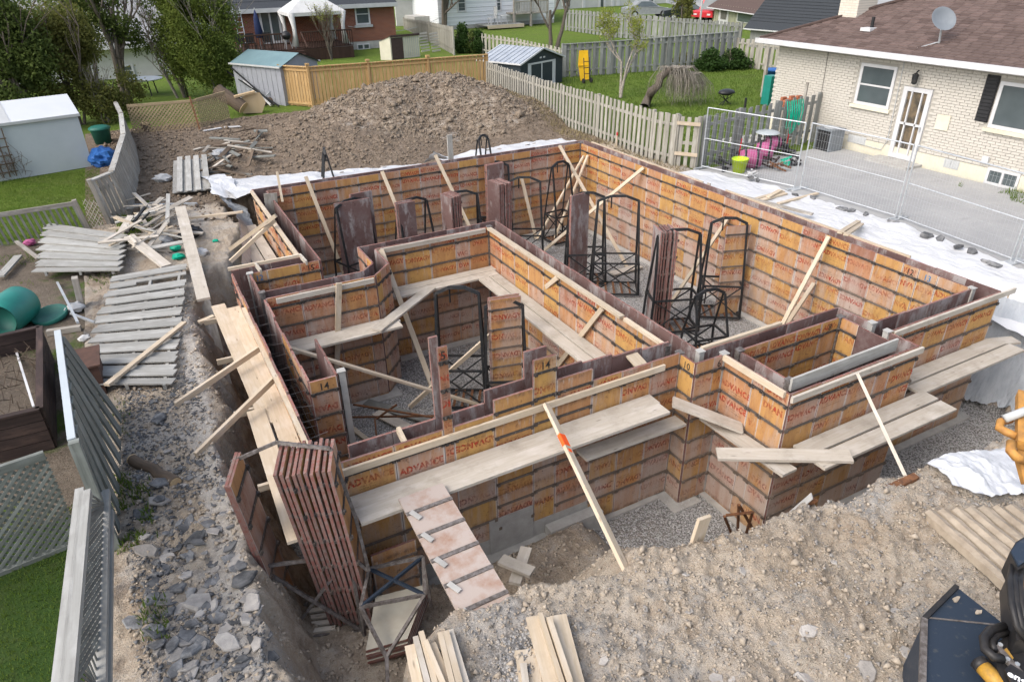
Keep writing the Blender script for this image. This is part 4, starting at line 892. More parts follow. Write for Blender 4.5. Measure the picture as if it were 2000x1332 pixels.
for i in range(4): MB().beam(G(585 + 6 * i, 1235 - 14 * i, zb + .02), G(655 + 6 * i, 1226 - 14 * i, zb + .02), .06, .03).build('base_slat', 'plank', rk)
for k in range(5):
    t = thing('plywood_form', ('lowest', 'second lowest', 'middle', 'second highest', 'topmost')[k] + ' of the panels lying flat in the toppled rack', 'form panel', (.93, 5.36, -1.30 + .06 * k), 0, 'flat panels in the toppled rack'); z_ = -1.30 + .06 * k; j_ = random.uniform(-.02, .02)
    c0, c1, c2, c3 = [G(*q, -1.06) for q in ((716, 1273), (797, 1250), (836, 1143), (735, 1168))]; MB().prism([(p.x + j_, p.y + j_) for p in (c0, c1, c2, c3)], z_, z_ + .04, 1, 0).build('panel', ['pale_ply', 'form_edge'], t)
tr = thing('panel_rack', 'toppled steel rack with blue-grey cross bars beside the ramp', 'rack', G(770, 1200, -1.1))
K = dict(a=G(721, 1110, -.62), b=G(826, 1087, -.62), c=G(830, 1161, -.72), d=G(704, 1185, -.72), e=G(755, 1283, -.92), f=G(757, 1335, -1.0), g=G(722, 1190, -1.25), h=G(842, 1185, -1.25), i=G(712, 1240, -1.2))
for p, q, nm, mm in (('a', 'b', 'top_bar', 'worn_steel'), ('b', 'c', 'side_rail', 'worn_steel'), ('c', 'd', 'front_rail', 'worn_steel'), ('d', 'a', 'side_rail', 'worn_steel'), ('a', 'c', 'cross_brace', 'dark_blue_bucket'), ('b', 'd', 'cross_brace', 'dark_blue_bucket'), ('d', 'e', 'leg', 'worn_steel'), ('c', 'e', 'leg', 'worn_steel'), ('e', 'f', 'foot', 'worn_steel'), ('a', 'g', 'leg', 'worn_steel'), ('b', 'h', 'leg', 'worn_steel'), ('d', 'i', 'leg', 'worn_steel')):
    MB().beam(K[p], K[q], .036, .036, (.3, .2, 1)).build(nm, mm, tr)
slab('brown panel standing behind the toppled rack', (1.30, 6.28, -1.45), (1, 0, 0), (0, .02, 1), w=.585, h=.8)
# ramp panel with its wedge clips, and the panel under it
A, B_ = G(916, 1240, -.12), G(802, 968, .17); A2, B2 = G(1012, 1195, -.12), G(888, 937, .17)
xd = ((A2 - A) + (B2 - B_)) / 2; zd = ((B_ - A) + (B2 - A2)) / 2
rp = thing('ramp_panel', 'pinkish washed form panel laid as a ramp up to the front walkway', 'form panel'); frame_obj(rp, A, xd, zd)
wr, hr = xd.length, zd.length; pm = MB(); pm.box((0, -.02, 0), (wr, .02, hr)); o = bpy.data.objects.new('panel', pm.mesh('panel', 'ramp_ply')); COL.objects.link(o); o.parent = rp
for i, fz in enumerate((.13, .31, .49, .68, .86)):
    bm_ = MB(); bm_.box((-.005, -.034, hr * fz - .024), (wr + .005, -.021, hr * fz + .024)); o2 = bpy.data.objects.new('steel_band', bm_.mesh('steel_band', 'worn_steel')); COL.objects.link(o2); o2.parent = o
    cm = MB(); cm.beam((.05, -.042, hr * fz + .01), (.115, -.042, hr * fz - .13), .06, .012, (0, -1, 0)); o3 = bpy.data.objects.new('wedge_clip', cm.mesh('wedge_clip', 'concrete')); COL.objects.link(o3); o3.parent = o
# ------------------------------------------------------------------ left side: fences, sheds, rubble
def picket_fence(label, pts, h, pw=.13, gap=.025, m='grey_wood', lean=(0, 0), posts=True, rails=(.25, .85), cat='fence', th=.022, hv=.03, side=-1, alt=False, cap=None, z0=0.0, taper=None, postm=None, rail_m=None):
    """pickets, rails and posts, each its own part; pts = ground points of the fence line"""
    pts = [Vector((p[0], p[1], 0)) for p in pts]; t = thing('fence', label, cat, (pts[0].x, pts[0].y, z0)); ln = Vector((lean[0], lean[1], 0)); tot = sum((b - a).length for a, b in zip(pts[:-1], pts[1:])); done = 0
    for si, (a, b) in enumerate(zip(pts[:-1], pts[1:])):
        d = (b - a); L = d.length; d /= L; nr = Vector((-d.y, d.x, 0)) * side; n = max(1, int(L / (pw + gap)))
        for i in range(n):
            s = (i + .5) * L / n; g = (done + s) / tot; hh = (h if not callable(h) else h(g)) + random.uniform(-hv, hv)
            o_ = nr * (.03 + (.07 if alt and i % 2 else 0)) if not alt or i % 2 == 0 else -nr * .05
            p = a + d * s + o_; p.z = z0 + random.uniform(0, .03); q = p + ln * hh + Vector((random.uniform(-.008, .008), random.uniform(-.008, .008), hh))
            MB().beam(p, q, pw, th, nr).build('picket', m, t)
        hA = h if not callable(h) else h(done / tot); hB = h if not callable(h) else h((done + L) / tot)
        for rf in rails: MB().beam(a + Vector((0, 0, z0 + hA * rf)) + ln * hA * rf, b + Vector((0, 0, z0 + hB * rf)) + ln * hB * rf, .04, .085).build('rail', rail_m or m, t)
        if cap: MB().beam(a + Vector((0, 0, z0 + hA + .02)) + ln * hA, b + Vector((0, 0, z0 + hB + .02)) + ln * hB, .14, .035).build('cap_rail', cap, t)
        if posts:
            for p, hh in ((a, hA),) + (((b, hB),) if si == len(pts) - 2 else ()): MB().beam(p + Vector((0, 0, z0 - .1)), p + Vector((0, 0, z0 + hh + .06)) + ln * hh, .095, .095, (1, 0, 0)).build('post', postm or m, t)
        done += L
    return t
def lattice(label, p0, p1, h, m, sp=.13, w=.035, z0=0.0, lean=(0, 0, 0), frame=True, th=.008):
    p0, p1 = Vector((p0[0], p0[1], z0)), Vector((p1[0], p1[1], z0)); d = p1 - p0; L = d.length; d /= L; up = (Vector((0, 0, 1)) + Vector(lean)).normalized(); nr = d.cross(up)
    t = thing('lattice_fence', label, 'fence', p0); k = 0
    for s in (1, -1):
        x = -h
        while x < L + h:
            a0, a1 = (x, 0.0), (x + h, h)
            if s < 0: a0, a1 = (x + h, 0.0), (x, h)
            pts = []
            (xa, ya), (xb, yb) = a0, a1
            t0, t1 = 0.0, 1.0; dx = xb - xa
            for lo, hi in ((0.0, L),):
                ta, tb = (lo - xa) / dx, (hi - xa) / dx
                t0 = max(t0, min(ta, tb)); t1 = min(t1, max(ta, tb))
            if t1 - t0 > .05 and k < 290:
                A = p0 + d * (xa + dx * t0) + up * (ya + (yb - ya) * t0) + nr * .006 * s; B = p0 + d * (xa + dx * t1) + up * (ya + (yb - ya) * t1) + nr * .006 * s
                MB().beam(A, B, w, th, nr).build('slat', m, t); k += 1
            x += sp * 1.414
    if frame:
        MB().beam(p0 + up * (h + .02), p1 + up * (h + .02), .05, .09).build('top_rail', m, t); MB().beam(p0 + up * .0, p1 + up * .0, .05, .09).build('bottom_rail', m, t)
    return t
# grey picket fence along the back left side
q = [G(216, 440), G(256, 420), G(272, 335), G(264, 287), G(252, 262)]
picket_fence('leaning grey picket fence at the back left, beside the white shed', q, 1.12, .12, .012, 'grey_wood', lean=(-.14, -.03), side=-1, cap='pale_grey_wood', rails=(.2, .8))
# low railing with thin balusters
A, B = Vector((-4.2, 18.9, 0)), Vector(G(172, 447)); t = thing('railing', 'low weathered railing with thin balusters on the lawn edge', 'railing', A)
MB().beam(A + Vector((0, 0, .72)), B + Vector((-.10, -.02, .66)), .05, .10).build('top_rail', 'grey_wood', t)
for i in range(22): p = A.lerp(B, (i + .5) / 22); MB().beam(p, p + Vector((-.10, -.02, .68)), .045, .03, (0, -1, 0)).build('baluster', 'dark_grey_wood', t)
MB().beam(B, B + Vector((-.10, 0, .74)), .10, .10, (1, 0, 0)).build('post', 'grey_wood', t)
lattice('small torn wire lattice beside the leaning picket fence', G(178, 447), G(208, 452), .75, 'grey_wood', .10, .012, frame=False)
# two fence panels lying on the ground
def flat_fence(label, LT, RT, RB, LB, n, z, m, w, miss=(), stag=.06):
    LT, RT, RB, LB = [Vector(G(*p, z)) for p in (LT, RT, RB, LB)]; t = thing('fallen_fence', label, 'fence panel', LB)
    for i in range(n):
        f = (i + .5) / n; a = LT.lerp(LB, f); b = RT.lerp(RB, f); d = (b - a).normalized()
        if i in miss: b = a + (b - a) * .35
        dz = Vector((0, 0, .03 if i % 2 else 0)); a = a + d * random.uniform(-stag, stag); b = b + d * random.uniform(-stag * .3, stag * .3)
        MB().beam(a + dz, b + dz, w, .022).build('slat', m, t)
    for f in (.12, .52, .90):
        a = LT.lerp(RT, f); b = LB.lerp(RB, f); MB().beam(a - Vector((0, 0, .04)), b - Vector((0, 0, .04)), .045, .09).build('rail', m, t)
    return t
flat_fence('grey slatted fence panel lying flat near the low railing', (96, 437), (244, 460), (236, 528), (68, 532), 13, .22, 'grey_slat', .20)
flat_fence('long pale slatted fence panel lying flat beside the trench', (222, 540), (367, 514), (340, 752), (146, 752), 23, .18, 'grey_slat', .165, miss=(3,))
bd('board', 'new board lying slantwise on the long fallen fence', G(360, 630, .27), G(208, 752, .27), .09, .04, 'lumber')
# upright broken fence beside the rubble strip
T1, T2, B1, B2 = G(117, 650, 1.45), G(146, 862, 1.40), G(232, 802, .06), G(226, 1062, .06); t = thing('fence', 'tall dark weathered fence panel leaning over the left yard', 'fence', B1)
n = 17
for i in range(n):
    f = (i + .5) / n; a = B1.lerp(B2, f); b = T1.lerp(T2, f); off = Vector((.03 if i % 2 else -.02, 0, 0)); MB().beam(a + off, b + off, .20, .022, (1, 0, 0)).build('picket', 'green_grey_wood', t)
MB().beam(T1 + Vector((-.02, 0, .02)), T2 + Vector((-.02, 0, .02)), .075, .05).build('top_rail', 'shed_white', t); MB().beam(B1.lerp(T1, .3) + Vector((-.06, 0, 0)), B2.lerp(T2, .3) + Vector((-.06, 0, 0)), .04, .09).build('rail', 'green_grey_wood', t)  # top rail coloured white to stand for the light catching it
MB().beam(B2 + Vector((0, -.06, 0)), T2 + Vector((0, -.06, .04)), .10, .10, (1, 0, 0)).build('post', 'green_grey_wood', t)
Pl = G(160, 1058); lattice('grey-green lattice fence across the front left lawn', (-4.3, 7.05), (Pl.x, Pl.y), 1.22, 'green_grey_wood', .066, .036)
# nearest fence: split top beam, lattice strip and lower rails
t = thing('fence', 'nearest fence with a split silver-grey top beam and lattice below', 'fence', G(190, 1200, 0)); zt = 1.28
for (a, b, w_) in (((157, 958), (113, 1345), .075), ((168, 962), (132, 1345), .095)): MB().beam(G(*a, zt), G(*b, zt), w_, .07).build('split_beam', 'grey_slat', t)
for (a, b, z) in (((199, 985), (186, 1345), .55), ((213, 1000), (206, 1345), .5), ((206, 960), (196, 1345), .62)): MB().beam(G(*a, z), G(*b, z), .09, .06).build('lower_rail', 'grey_slat', t)
a0, a1, b0, b1 = G(172, 965, 1.22), G(138, 1345, 1.22), G(203, 985, .58), G(192, 1345, .58)
for i in range(26):
    f = i / 25; g = min(1, f + .22); h_ = max(0, f - .22)
    MB().beam(a0.lerp(a1, f), b0.lerp(b1, g), .032, .008, (1, 0, .3)).build('slat', 'dark_grey_wood', t); MB().beam(a0.lerp(a1, f) + Vector((.012, 0, 0)), b0.lerp(b1, h_) + Vector((.012, 0, 0)), .032, .008, (1, 0, .3)).build('slat', 'dark_grey_wood', t)
# dark timber planters, brown box, compost bin
def planter(label, pts, h, m='dark_wood', th=.05, capw=.09, z=0.0, soil=True):
    t = thing('planter', label, 'planter', (pts[0][0], pts[0][1], z)); n = len(pts)
    for i in range(n):
        a, b = Vector((*pts[i][:2], 0)), Vector((*pts[(i + 1) % n][:2], 0)); k = 4
        for j in range(k): zz = z + h * (j + .5) / k; MB().beam(Vector((a.x, a.y, zz)), Vector((b.x, b.y, zz)), th, h / k - .012).build('side_board', m, t)
        MB().beam(Vector((a.x, a.y, z + h + .015)), Vector((b.x, b.y, z + h + .015)), capw, .03).build('cap_board', m, t)
    if soil: MB().poly([(p[0], p[1], z + h * .45) for p in pts]).build('soil', 'yard_soil', t)
p1, p2 = G(78, 640, .62), G(78, 800, .62)
planter('dark timber planter bed behind the leaning fence', [(-3.6, p2.y + .05), (p2.x, p2.y), (p1.x, p1.y), (-3.6, p1.y - .1)], .62)
o = MB().box((-1.72, 10.75, .0), (-1.30, 11.35, .5)).build('crate', 'brown_box'); tag(o, 'brown speckled box between the planter and the leaning fence', 'box')
m = MB(); m.box((-1.76, 10.7, .5), (-1.26, 11.4, .53)); m.build('lid', 'brown_box', o)
o = bd('pipe', 'thin white pipe standing in the dark planter', G(33, 690, .3), G(66, 795, .55), .03, .03, 'white_paint')
m = MB(); rg = random.Random(12)
for k in range(160):
    a = Vector((rg.uniform(-3.4, p2.x - .15), rg.uniform(p2.y + .2, p1.y - .2), rg.uniform(.25, .45))); m.tube([a, a + Vector((rg.uniform(-.25, .25), rg.uniform(-.25, .25), rg.uniform(.0, .25)))], .006, 3)
tag(m.build('brushwood', 'log_bark'), 'grey brushwood heaped inside the dark planter', 'brushwood', None, 'stuff')
# compost bin lying on its side, with its lid
c = Vector((-2.66, 14.0, .34)); t = thing('compost_bin', 'teal plastic compost bin lying on its side', 'compost bin', c)
prof = [(.29, -.40), (.32, -.33), (.335, 0), (.32, .33), (.26, .42), (.0, .44)]
m = MB().lathe(prof, (0, 0, 0), 24); o = bpy.data.objects.new('drum', m.mesh('drum', 'teal_plastic', smooth=True)); COL.objects.link(o); o.parent = t; o.rotation_euler = (D(90), 0, D(156))
m = MB().lathe([(.0, -.22), (.27, -.22), (.275, -.39)], (0, 0, 0), 24); o2 = bpy.data.objects.new('inside', m.mesh('inside', 'green_plastic', smooth=True)); COL.objects.link(o2); o2.parent = t; o2.rotation_euler = o.rotation_euler
P = G(100, 622); t = thing('bin_lid', 'round green lid lying on the soil beside the compost bin', 'lid', (P.x, P.y, .05)); m = MB().lathe([(0, .0), (.25, .01), (.29, .06), (.31, .06), (.30, -.01)], (0, 0, 0), 22); o = bpy.data.objects.new('dish', m.mesh('dish', 'green_plastic', smooth=True)); COL.objects.link(o); o.parent = t; t.rotation_euler = (.12, -.1, 0)
m = MB().lathe([(0, .03), (.14, .03), (.14, .02)], (.06, -.02, 0), 7); m.build('leaf_litter', 'white_paint', None); bpy.data.objects.remove(bpy.data.objects['leaf_litter'])
# white shed with trellis
BRc = Vector((-1.38, 25.85, 0)); ang = math.atan2(.53, 2.49); ux = Vector((math.cos(ang), math.sin(ang), 0)); uy = Vector((-math.sin(ang), math.cos(ang), 0)); t = thing('garden_shed', 'white metal garden shed with a bright roof on the left lawn', 'shed', BRc)
Ws, Ds, Hs, Hr = 4.2, 2.1, 1.62, 2.05
c4 = [BRc, BRc - ux * Ws, BRc - ux * Ws + uy * Ds, BRc + uy * Ds]
for i in range(4):
    a, b = c4[i], c4[(i + 1) % 4]
    if i in (1, 3): mid = (a + b) / 2; MB().poly([a, b, b + Vector((0, 0, Hs)), mid + Vector((0, 0, Hr)), a + Vector((0, 0, Hs))]).build('end_wall', 'shed_white', t)
    else: MB().poly([a, b, b + Vector((0, 0, Hs)), a + Vector((0, 0, Hs))]).build('side_wall', 'shed_white', t)
rg_ = lambda s, e: (BRc + ux * (.06 if e else -Ws - .06) + uy * (Ds / 2 + s * (Ds / 2 + .06)) + Vector((0, 0, Hs - .03 if s else Hr + .02)))
for s in (-1, 1):
    m = MB(); a, b, c_, d_2 = rg_(s, 1), rg_(s, 0), rg_(0, 0), rg_(0, 1); m.poly([a, b, c_, d_2] if s > 0 else [a, d_2, c_, b]); m.build('roof_sheet', 'shed_roof_white', t)
    if s < 0: f1, f2 = .42, .55; k_ = Vector((0, 0, .012)); MB().poly([a.lerp(b, f1) + k_, d_2.lerp(c_, f1) + k_, d_2.lerp(c_, f2) + k_, a.lerp(b, f2) + k_]).build('skylight', 'trim_grey', t)
MB().beam(rg_(-1, 1), rg_(-1, 0), .03, .08).build('fascia', 'trim_grey', t)
tl = thing('trellis', 'brown trellis with dry vines on the white shed wall', 'trellis', BRc - ux * 2.4)
for k in range(4):
    a = BRc - ux * (2.55 - .16 * k) - uy * .05; MB().beam(a + Vector((0, 0, .1)), a + Vector((-.05 + .03 * k, 0, 1.35 + .05 * k)), .03, .02, (0, -1, 0)).build('upright', 'log_bark', tl)
for k in range(5):
    a = BRc - ux * 2.62 - uy * .07 + Vector((0, 0, .25 + .24 * k)); MB().beam(a, a + ux * .62, .02, .03).build('crosspiece', 'log_bark', tl)
m = MB()
for k in range(34):
    a = BRc - ux * random.uniform(1.75, 2.6) - uy * random.uniform(.06, .14) + Vector((0, 0, random.uniform(.0, .5))); m.tube([a, a + Vector((random.uniform(-.2, .2), -.03, random.uniform(.1, .4))), a + Vector((random.uniform(-.3, .3), .0, random.uniform(.2, .7)))], .006, 3)
m.build('vine', 'log_bark', tl)['kind'] = 'stuff'
P = G(203, 281); t = thing('rubbish_bin', 'round green bin with lid behind the left fence', 'bin', P); MB().lathe([(.0, 0), (.26, 0), (.32, .50), (.34, .52)], P, 16).build('drum', 'green_plastic', t, True); MB().lathe([(.36, .52), (.36, .56), (.25, .62), (0, .64)], P, 16).build('lid', 'green_plastic', t, True)
bm = MB(); P = G(206, 322)
def blob(c, r, n=10, seed=0, sq=.6):
    V, F = [], []; rg = random.Random(seed)
    for i in range(n + 1):
        for j in range(n * 2):
            th_, ph = math.pi * i / n, math.pi * j / n; v = Vector((math.sin(th_) * math.cos(ph), math.sin(th_) * math.sin(ph), math.cos(th_))); k = 1 + .38 * mnoise.noise(v * 2.2 + Vector((seed * 3.1, 0, 0))); V.append(Vector(c) + Vector((v.x * r[0] * k, v.y * r[1] * k, v.z * r[2] * k)))
    for i in range(n):
        for j in range(n * 2): a = i * n * 2 + j; b2 = i * n * 2 + (j + 1) % (n * 2); F.append([a, a + n * 2, b2 + n * 2, b2])
    return V, F
V_, F_ = blob((P.x, P.y, .22), (.42, .45, .32), 12, 4); bm.add(V_, F_); tag(bm.build('tarpaulin', 'blue_tarp'), 'crumpled blue tarpaulin heap behind the left fence', 'tarpaulin')
# tan lattice fence, logs and stumps at the back
lattice('leaning tan lattice screen at the back of the lot, left part', G(262, 262), G(393, 250), .98, 'lattice_tan', .095, .045, lean=(0, .06, 0), frame=True); lattice('leaning tan lattice screen at the back of the lot, right part', G(394, 250), G(450, 232), 1.0, 'lattice_tan', .10, .045, lean=(0, .06, 0), frame=True)
bd('post', 'dark post between the two tan lattice screens', G(391, 256), G(391, 250) + Vector((-.12, .05, 1.15)), .05, .05, 'rust')
def log(label, a, b, r, mb='log_bark'):
    a, b = Vector(a), Vector(b); t = thing('log', label, 'log', a); m = MB(); k = 6; pts = [a.lerp(b, i / k) + Vector((random.uniform(-.02, .02), random.uniform(-.02, .02), 0)) for i in range(k + 1)]; m.tube(pts, [r * random.uniform(.93, 1.07) for _ in pts], 12, cap=False); m.build('trunk', mb, t, True)
    for p, q_ in ((pts[0], pts[1]), (pts[-1], pts[-2])): d = (p - q_).normalized(); MB().tube([p - d * .01, p + d * .006], r * .97, 12).build('cut_end', 'cut_wood', t)
P = G(478, 226); log('large felled log with a pale cut end at the tan lattice', P + Vector((0, 0, .3)), G(449, 226) + Vector((-.25, .3, 1.0)), .27)
P = G(500, 222); sp_ = thing('split_log', 'pale split slab of trunk standing beside the log', 'log', P)
m = MB(); pr_ = [(-.50, 0, .05), (.25, 0, .0), (.48, 0, .42), (.30, 0, .80), (-.15, 0, .88), (-.52, 0, .62)]; n_ = len(pr_); fr_ = [P + Vector(q) for q in pr_]; bk_ = [P + Vector((q[0] * .85, .28, q[2] * .9)) for q in pr_]; m.poly(fr_); 
m.build('cut_face', 'cut_wood', sp_); m = MB()
for i in range(n_): m.poly([fr_[i], bk_[i], bk_[(i + 1) % n_], fr_[(i + 1) % n_]])
m.poly(bk_[::-1]); m.build('bark', 'log_bark', sp_); bd('split_log', 'long pale split piece lying on top of the stump slab', P + Vector((-.75, -.1, .75)), P + Vector((.1, 0, .86)), .2, .08, 'cut_wood')
P = G(287, 258); log('small stump in front of the tan lattice', P + Vector((0, 0, -.05)), P + Vector((0, 0, .32)), .17)
P = G(523, 205); log('round boulder-like log end by the cedar fence', P + Vector((-.3, 0, .12)), P + Vector((.35, .1, .14)), .16)
log('bark-stripped log lying on the rubble strip', G(258, 898, .1), G(343, 943, .1), .075, 'log_bark')
# pallet
c_ = [G(340, 312, .28), G(403, 306, .28), G(411, 371, .12), G(338, 378, .12)]; t = thing('pallet', 'weathered pallet lying on the back soil', 'pallet', c_[3])
for i in range(8): f = (i + .5) / 8; dz = Vector((0, 0, .06 if i % 2 else .0)); MB().beam(c_[3].lerp(c_[2], f) + dz - (c_[0] - c_[3]) * .03 * (i % 2), c_[0].lerp(c_[1], f) + dz - (c_[0] - c_[3]) * .05 * ((i + 1) % 2), .15, .022).build('slat', 'pale_grey_wood', t)
for f in (.06, .5, .9): MB().beam(c_[3].lerp(c_[0], f) - Vector((0, 0, .03)), c_[2].lerp(c_[1], f) - Vector((0, 0, .03)), .06, .09).build('bearer', 'pale_grey_wood', t)
# scrap timber piles
def scrap(lab, x0, y0, x1, y1, n, zr, mats, ln=(.4, 1.4), wid=(.05, .14), seed=1, group=None, ang=None):
    rg = random.Random(seed)
    for i in range(n):
        px, py = rg.uniform(x0, x1), rg.uniform(y0, y1); P = G(px, py); a_ = rg.uniform(0, 3.14) if ang is None else rg.gauss(*ang); L = rg.uniform(*ln); z = H1(P.x, P.y) + rg.uniform(*zr); d = Vector((math.cos(a_), math.sin(a_), rg.uniform(-.12, .22)))
        if P.x - abs(d.x) * L / 2 < -1.55 and False: continue
        bd('scrap_board', lab, Vector((P.x, P.y, z)) - d * L / 2, Vector((P.x, P.y, z)) + d * L / 2, rg.uniform(*wid), .03, rg.choice(mats), group=group, roll=rg.uniform(-.5, .5))
scrap('pale scrap board in the tangled pile near the fallen fence', 248, 410, 352, 505, 44, (.05, .42), ['lumber', 'plank', 'plank', 'pale_grey_wood', 'grey_wood'], group='scrap boards near the fallen fence', seed=5)
scrap('grey scrap board in the heap behind the trench corner', 405, 275, 518, 345, 46, (.02, .34), ['grey_wood', 'log_bark', 'dark_grey_wood', 'dark_grey_wood', 'log_bark', 'plank'], group='scrap boards behind the trench corner', seed=8)
bd('board', 'wide pale plank leaning from the scrap pile to the fallen fence', G(252, 462, .42), G(325, 520, .16), .22, .04, 'plank'); bd('board', 'pale board sticking up left out of the scrap pile', G(224, 424, .52), G(300, 456, .3), .09, .04, 'lumber'); bd('board', 'thin board lying left of the scrap pile', G(213, 448, .22), G(268, 442, .25), .07, .04, 'lumber'); bd('board', 'short thin board on the corner of the fallen fence', G(214, 480, .32), G(262, 458, .34), .06, .03, 'lumber')
for k, (a, b, m_, w_) in enumerate((((247, 455, .3), (283, 405, .5), 'black_steel', .05), ((258, 450, .25), (292, 415, .5), 'black_steel', .035), ((262, 402, .05), (385, 399, .05), 'galvanised', .07), ((112, 552, .05), (152, 630, .5), 'galvanised', .04), ((138, 612, .15), (185, 630, .1), 'galvanised', .035))):
    bd('metal_bar', ('thick dark', 'thin dark', 'long pale ground', 'tall thin grey', 'short grey')[k] + ' metal bar among the left yard debris', G(*a), G(*b), w_, w_, m_)
bd('post', 'old split post standing by the fallen fences', G(160, 602), G(160, 602) + Vector((.05, 0, .62)), .16, .10, 'grey_wood'); bd('board', 'white-flecked old board on the soil at the far left', G(0, 540, .1), G(36, 500, .12), .16, .04, 'pale_grey_wood'); bd('board', 'long thin board slanting onto the grey fallen fence', G(32, 472, .2), G(75, 505, .2), .08, .04, 'grey_wood')
bd('timber', 'low grey timber edging on the small lawn', G(92, 650, .05), G(158, 640, .05), .10, .09, 'grey_wood')
for k, (px, py, s_, m_) in enumerate(((372, 465, .28, 'black_plastic'), (345, 492, .12, 'hose_green'), (350, 508, .13, 'hose_green'), (393, 500, .16, 'canvas_white'), (422, 476, .07, 'hose_green'), (322, 480, .2, 'grey_plastic'), (60, 480, .13, 'pink_paint'), (320, 355, .25, 'canvas_white'), (150, 610, .16, 'canvas_white'), (167, 668, .1, 'canvas_white'), (437, 320, .3, 'grey_plastic'))):
    P = G(px, py); m = MB(); V_, F_ = blob((P.x, P.y, H1(P.x, P.y) + s_ * .35), (s_, s_ * .8, s_ * .55), 7, 20 + k); m.add(V_, F_)
    tag(m.build('rag', m_), ('crumpled black plastic sheet by the trench corner', 'green plastic scrap in the left pile, left one', 'green plastic scrap in the left pile, right one', 'dirty white rag at the trench edge', 'small green scrap on the pale bank', 'grey crumpled sheet in the scrap pile', 'pink toy scrap by the low railing', 'torn pale sheeting left of the pallet', 'pale scraps beside the fallen fences', 'white lump by the long fallen fence', 'grey tarpaulin scrap behind the pallet')[k], 'scrap')
for k, (a, b) in enumerate((((398, 256), (432, 250)), ((438, 249), (472, 247)))): bd('board', ('left', 'right')[k] + ' white board lying at the foot of the tan lattice', G(*a, .06), G(*b, .06), .12, .03, 'white_paint')
# broken asphalt chunks
_ch = []
for s in range(10):
    rg = random.Random(100 + s); n = rg.randint(5, 7); pts = [(math.cos(2 * math.pi * i / n) * rg.uniform(.6, 1.1), math.sin(2 * math.pi * i / n) * rg.uniform(.5, .9)) for i in range(n)]; m = MB(); b_ = len(m.v); h_ = rg.uniform(.35, .6)
    m.v += [(x * .9, y * .9, 0) for x, y in pts] + [(x, y, h_ * .6) for x, y in pts] + [(x * .88 + rg.uniform(-.05, .05), y * .88, h_ + rg.uniform(-.08, .08)) for x, y in pts]
    for r0 in (0, n):
        for i in range(n): j = (i + 1) % n; m.face([r0 + i, r0 + j, r0 + n + j, r0 + n + i])
    m.face([2 * n + i for i in range(n)]); m.face([n - 1 - i for i in range(n)]); _ch.append((m.mesh('chunk', 'chunk_dark'), m.mesh('chunk', 'chunk_grey')))
def chunk(label, x, y, s, grey, grp, seed, dz=0.0):
    rg = random.Random(seed); o = put('asphalt_chunk' if not grey else 'stone', _ch[seed % 10][1 if grey else 0], None, (x, y, H1(x, y) - .01 + dz), (rg.uniform(-.35, .35), rg.uniform(-.35, .35), rg.uniform(0, 6.28)), (s, s * rg.uniform(.7, 1.1), s * rg.uniform(.35, .7))); return tag(o, label, 'asphalt chunk' if not grey else 'stone', grp)
rg = random.Random(3); k = 0
while k < 280:
    y = rg.choice([rg.uniform(4.3, 10.6), rg.uniform(4.3, 7.5)]); x = rg.uniform(-1.0, -.02) if y < 8.6 else rg.uniform(-.95, .02)
    gx_ = rg.random() < .22 + (.25 if y < 5.8 else 0); s = rg.uniform(.04, .10) * (1.3 if y < 7 else 1.0)
    if rg.random() < .09: s *= 1.7
    chunk('dark broken asphalt chunk in the rubble strip beside the trench' if not gx_ else 'grey dusty stone in the rubble strip beside the trench', x, y, s, gx_, 'asphalt chunks of the rubble strip' if not gx_ else 'stones of the rubble strip', 1000 + k); k += 1
for (px, py, s, g_, lab) in ((390, 1185, .20, 1, 'large flat pale stone on the rubble strip'), (350, 1155, .15, 0, 'large dark slab beside the flat pale stone'), (265, 1228, .15, 0, 'large squarish asphalt slab near the split beam fence'), (300, 1245, .13, 0, 'broad asphalt slab at the bottom left'), (380, 1290, .13, 0, 'asphalt slab near the bottom of the rubble strip')): P = G(px, py); chunk(lab, P.x, P.y, s, g_, None, px)
# ------------------------------------------------------------------ right side: neighbour's house, drive, fences
sheet('yard_soil', -7.0, 8.0, X0 + .03, 19.1, 'yard_soil', -.004); sheet('lawn', -7.0, -3, X0 + .03, 8.0, 'lawn_front', -.004)
HX, HY0, HY1, HE = 20.2, -3.0, 18.4, 2.95
house = thing('brick_house', 'pale painted brick bungalow with a brown shingle hip roof', 'house', (HX, 10, 0))
MB().box((HX + .01, HY0, -.1), (HX + 9, HY1, HE)).build('wall', 'mortar_white', house)
WIN = [('window', 13.84, 15.06, 1.42, 2.62), ('window', 8.9, 10.86, 1.45, 2.62)]
DOOR = (12.60, 13.48, .12, 2.15); BWIN = (9.66, 10.52, .02, .46); VENT = [(14.35, 15.0, .25, .48), (11.3, 11.75, .18, .42)]
holes = [(w_[1] - .03, w_[2] + .03, w_[3] - .03, w_[4] + .03) for w_ in WIN] + [DOOR, BWIN] + VENT
bl, bh, cnt = .225, .075, 0; rows = int(HE / bh); cand = []
for r in range(6, rows):
    z = r * bh; y = HY1 - (bl / 2 if r % 2 else 0)
    while y > 8.2:
        ya, yb = y - bl + .012, y
        if not any(ya < h_[1] and yb > h_[0] and z < h_[3] and z + bh > h_[2] for h_ in holes): cand.append((ya, yb, z))
        y -= bl
cand.sort(key=lambda c: math.hypot(HX, c[0]) + abs(c[2] - 1.6) * .2)
bme = MB(); bme.box((-.014, 0, 0), (.012, bl - .012, bh - .011)); bmesh_ = bme.mesh('brick', 'brick_white')
wl = [o for o in house.children if o.name.startswith('wall')][0]
for ya, yb, z in cand[:300]: put('brick', bmesh_, wl, (HX - house.location.x + random.uniform(-.003, .003), ya - house.location.y, z))
R_ = MB()
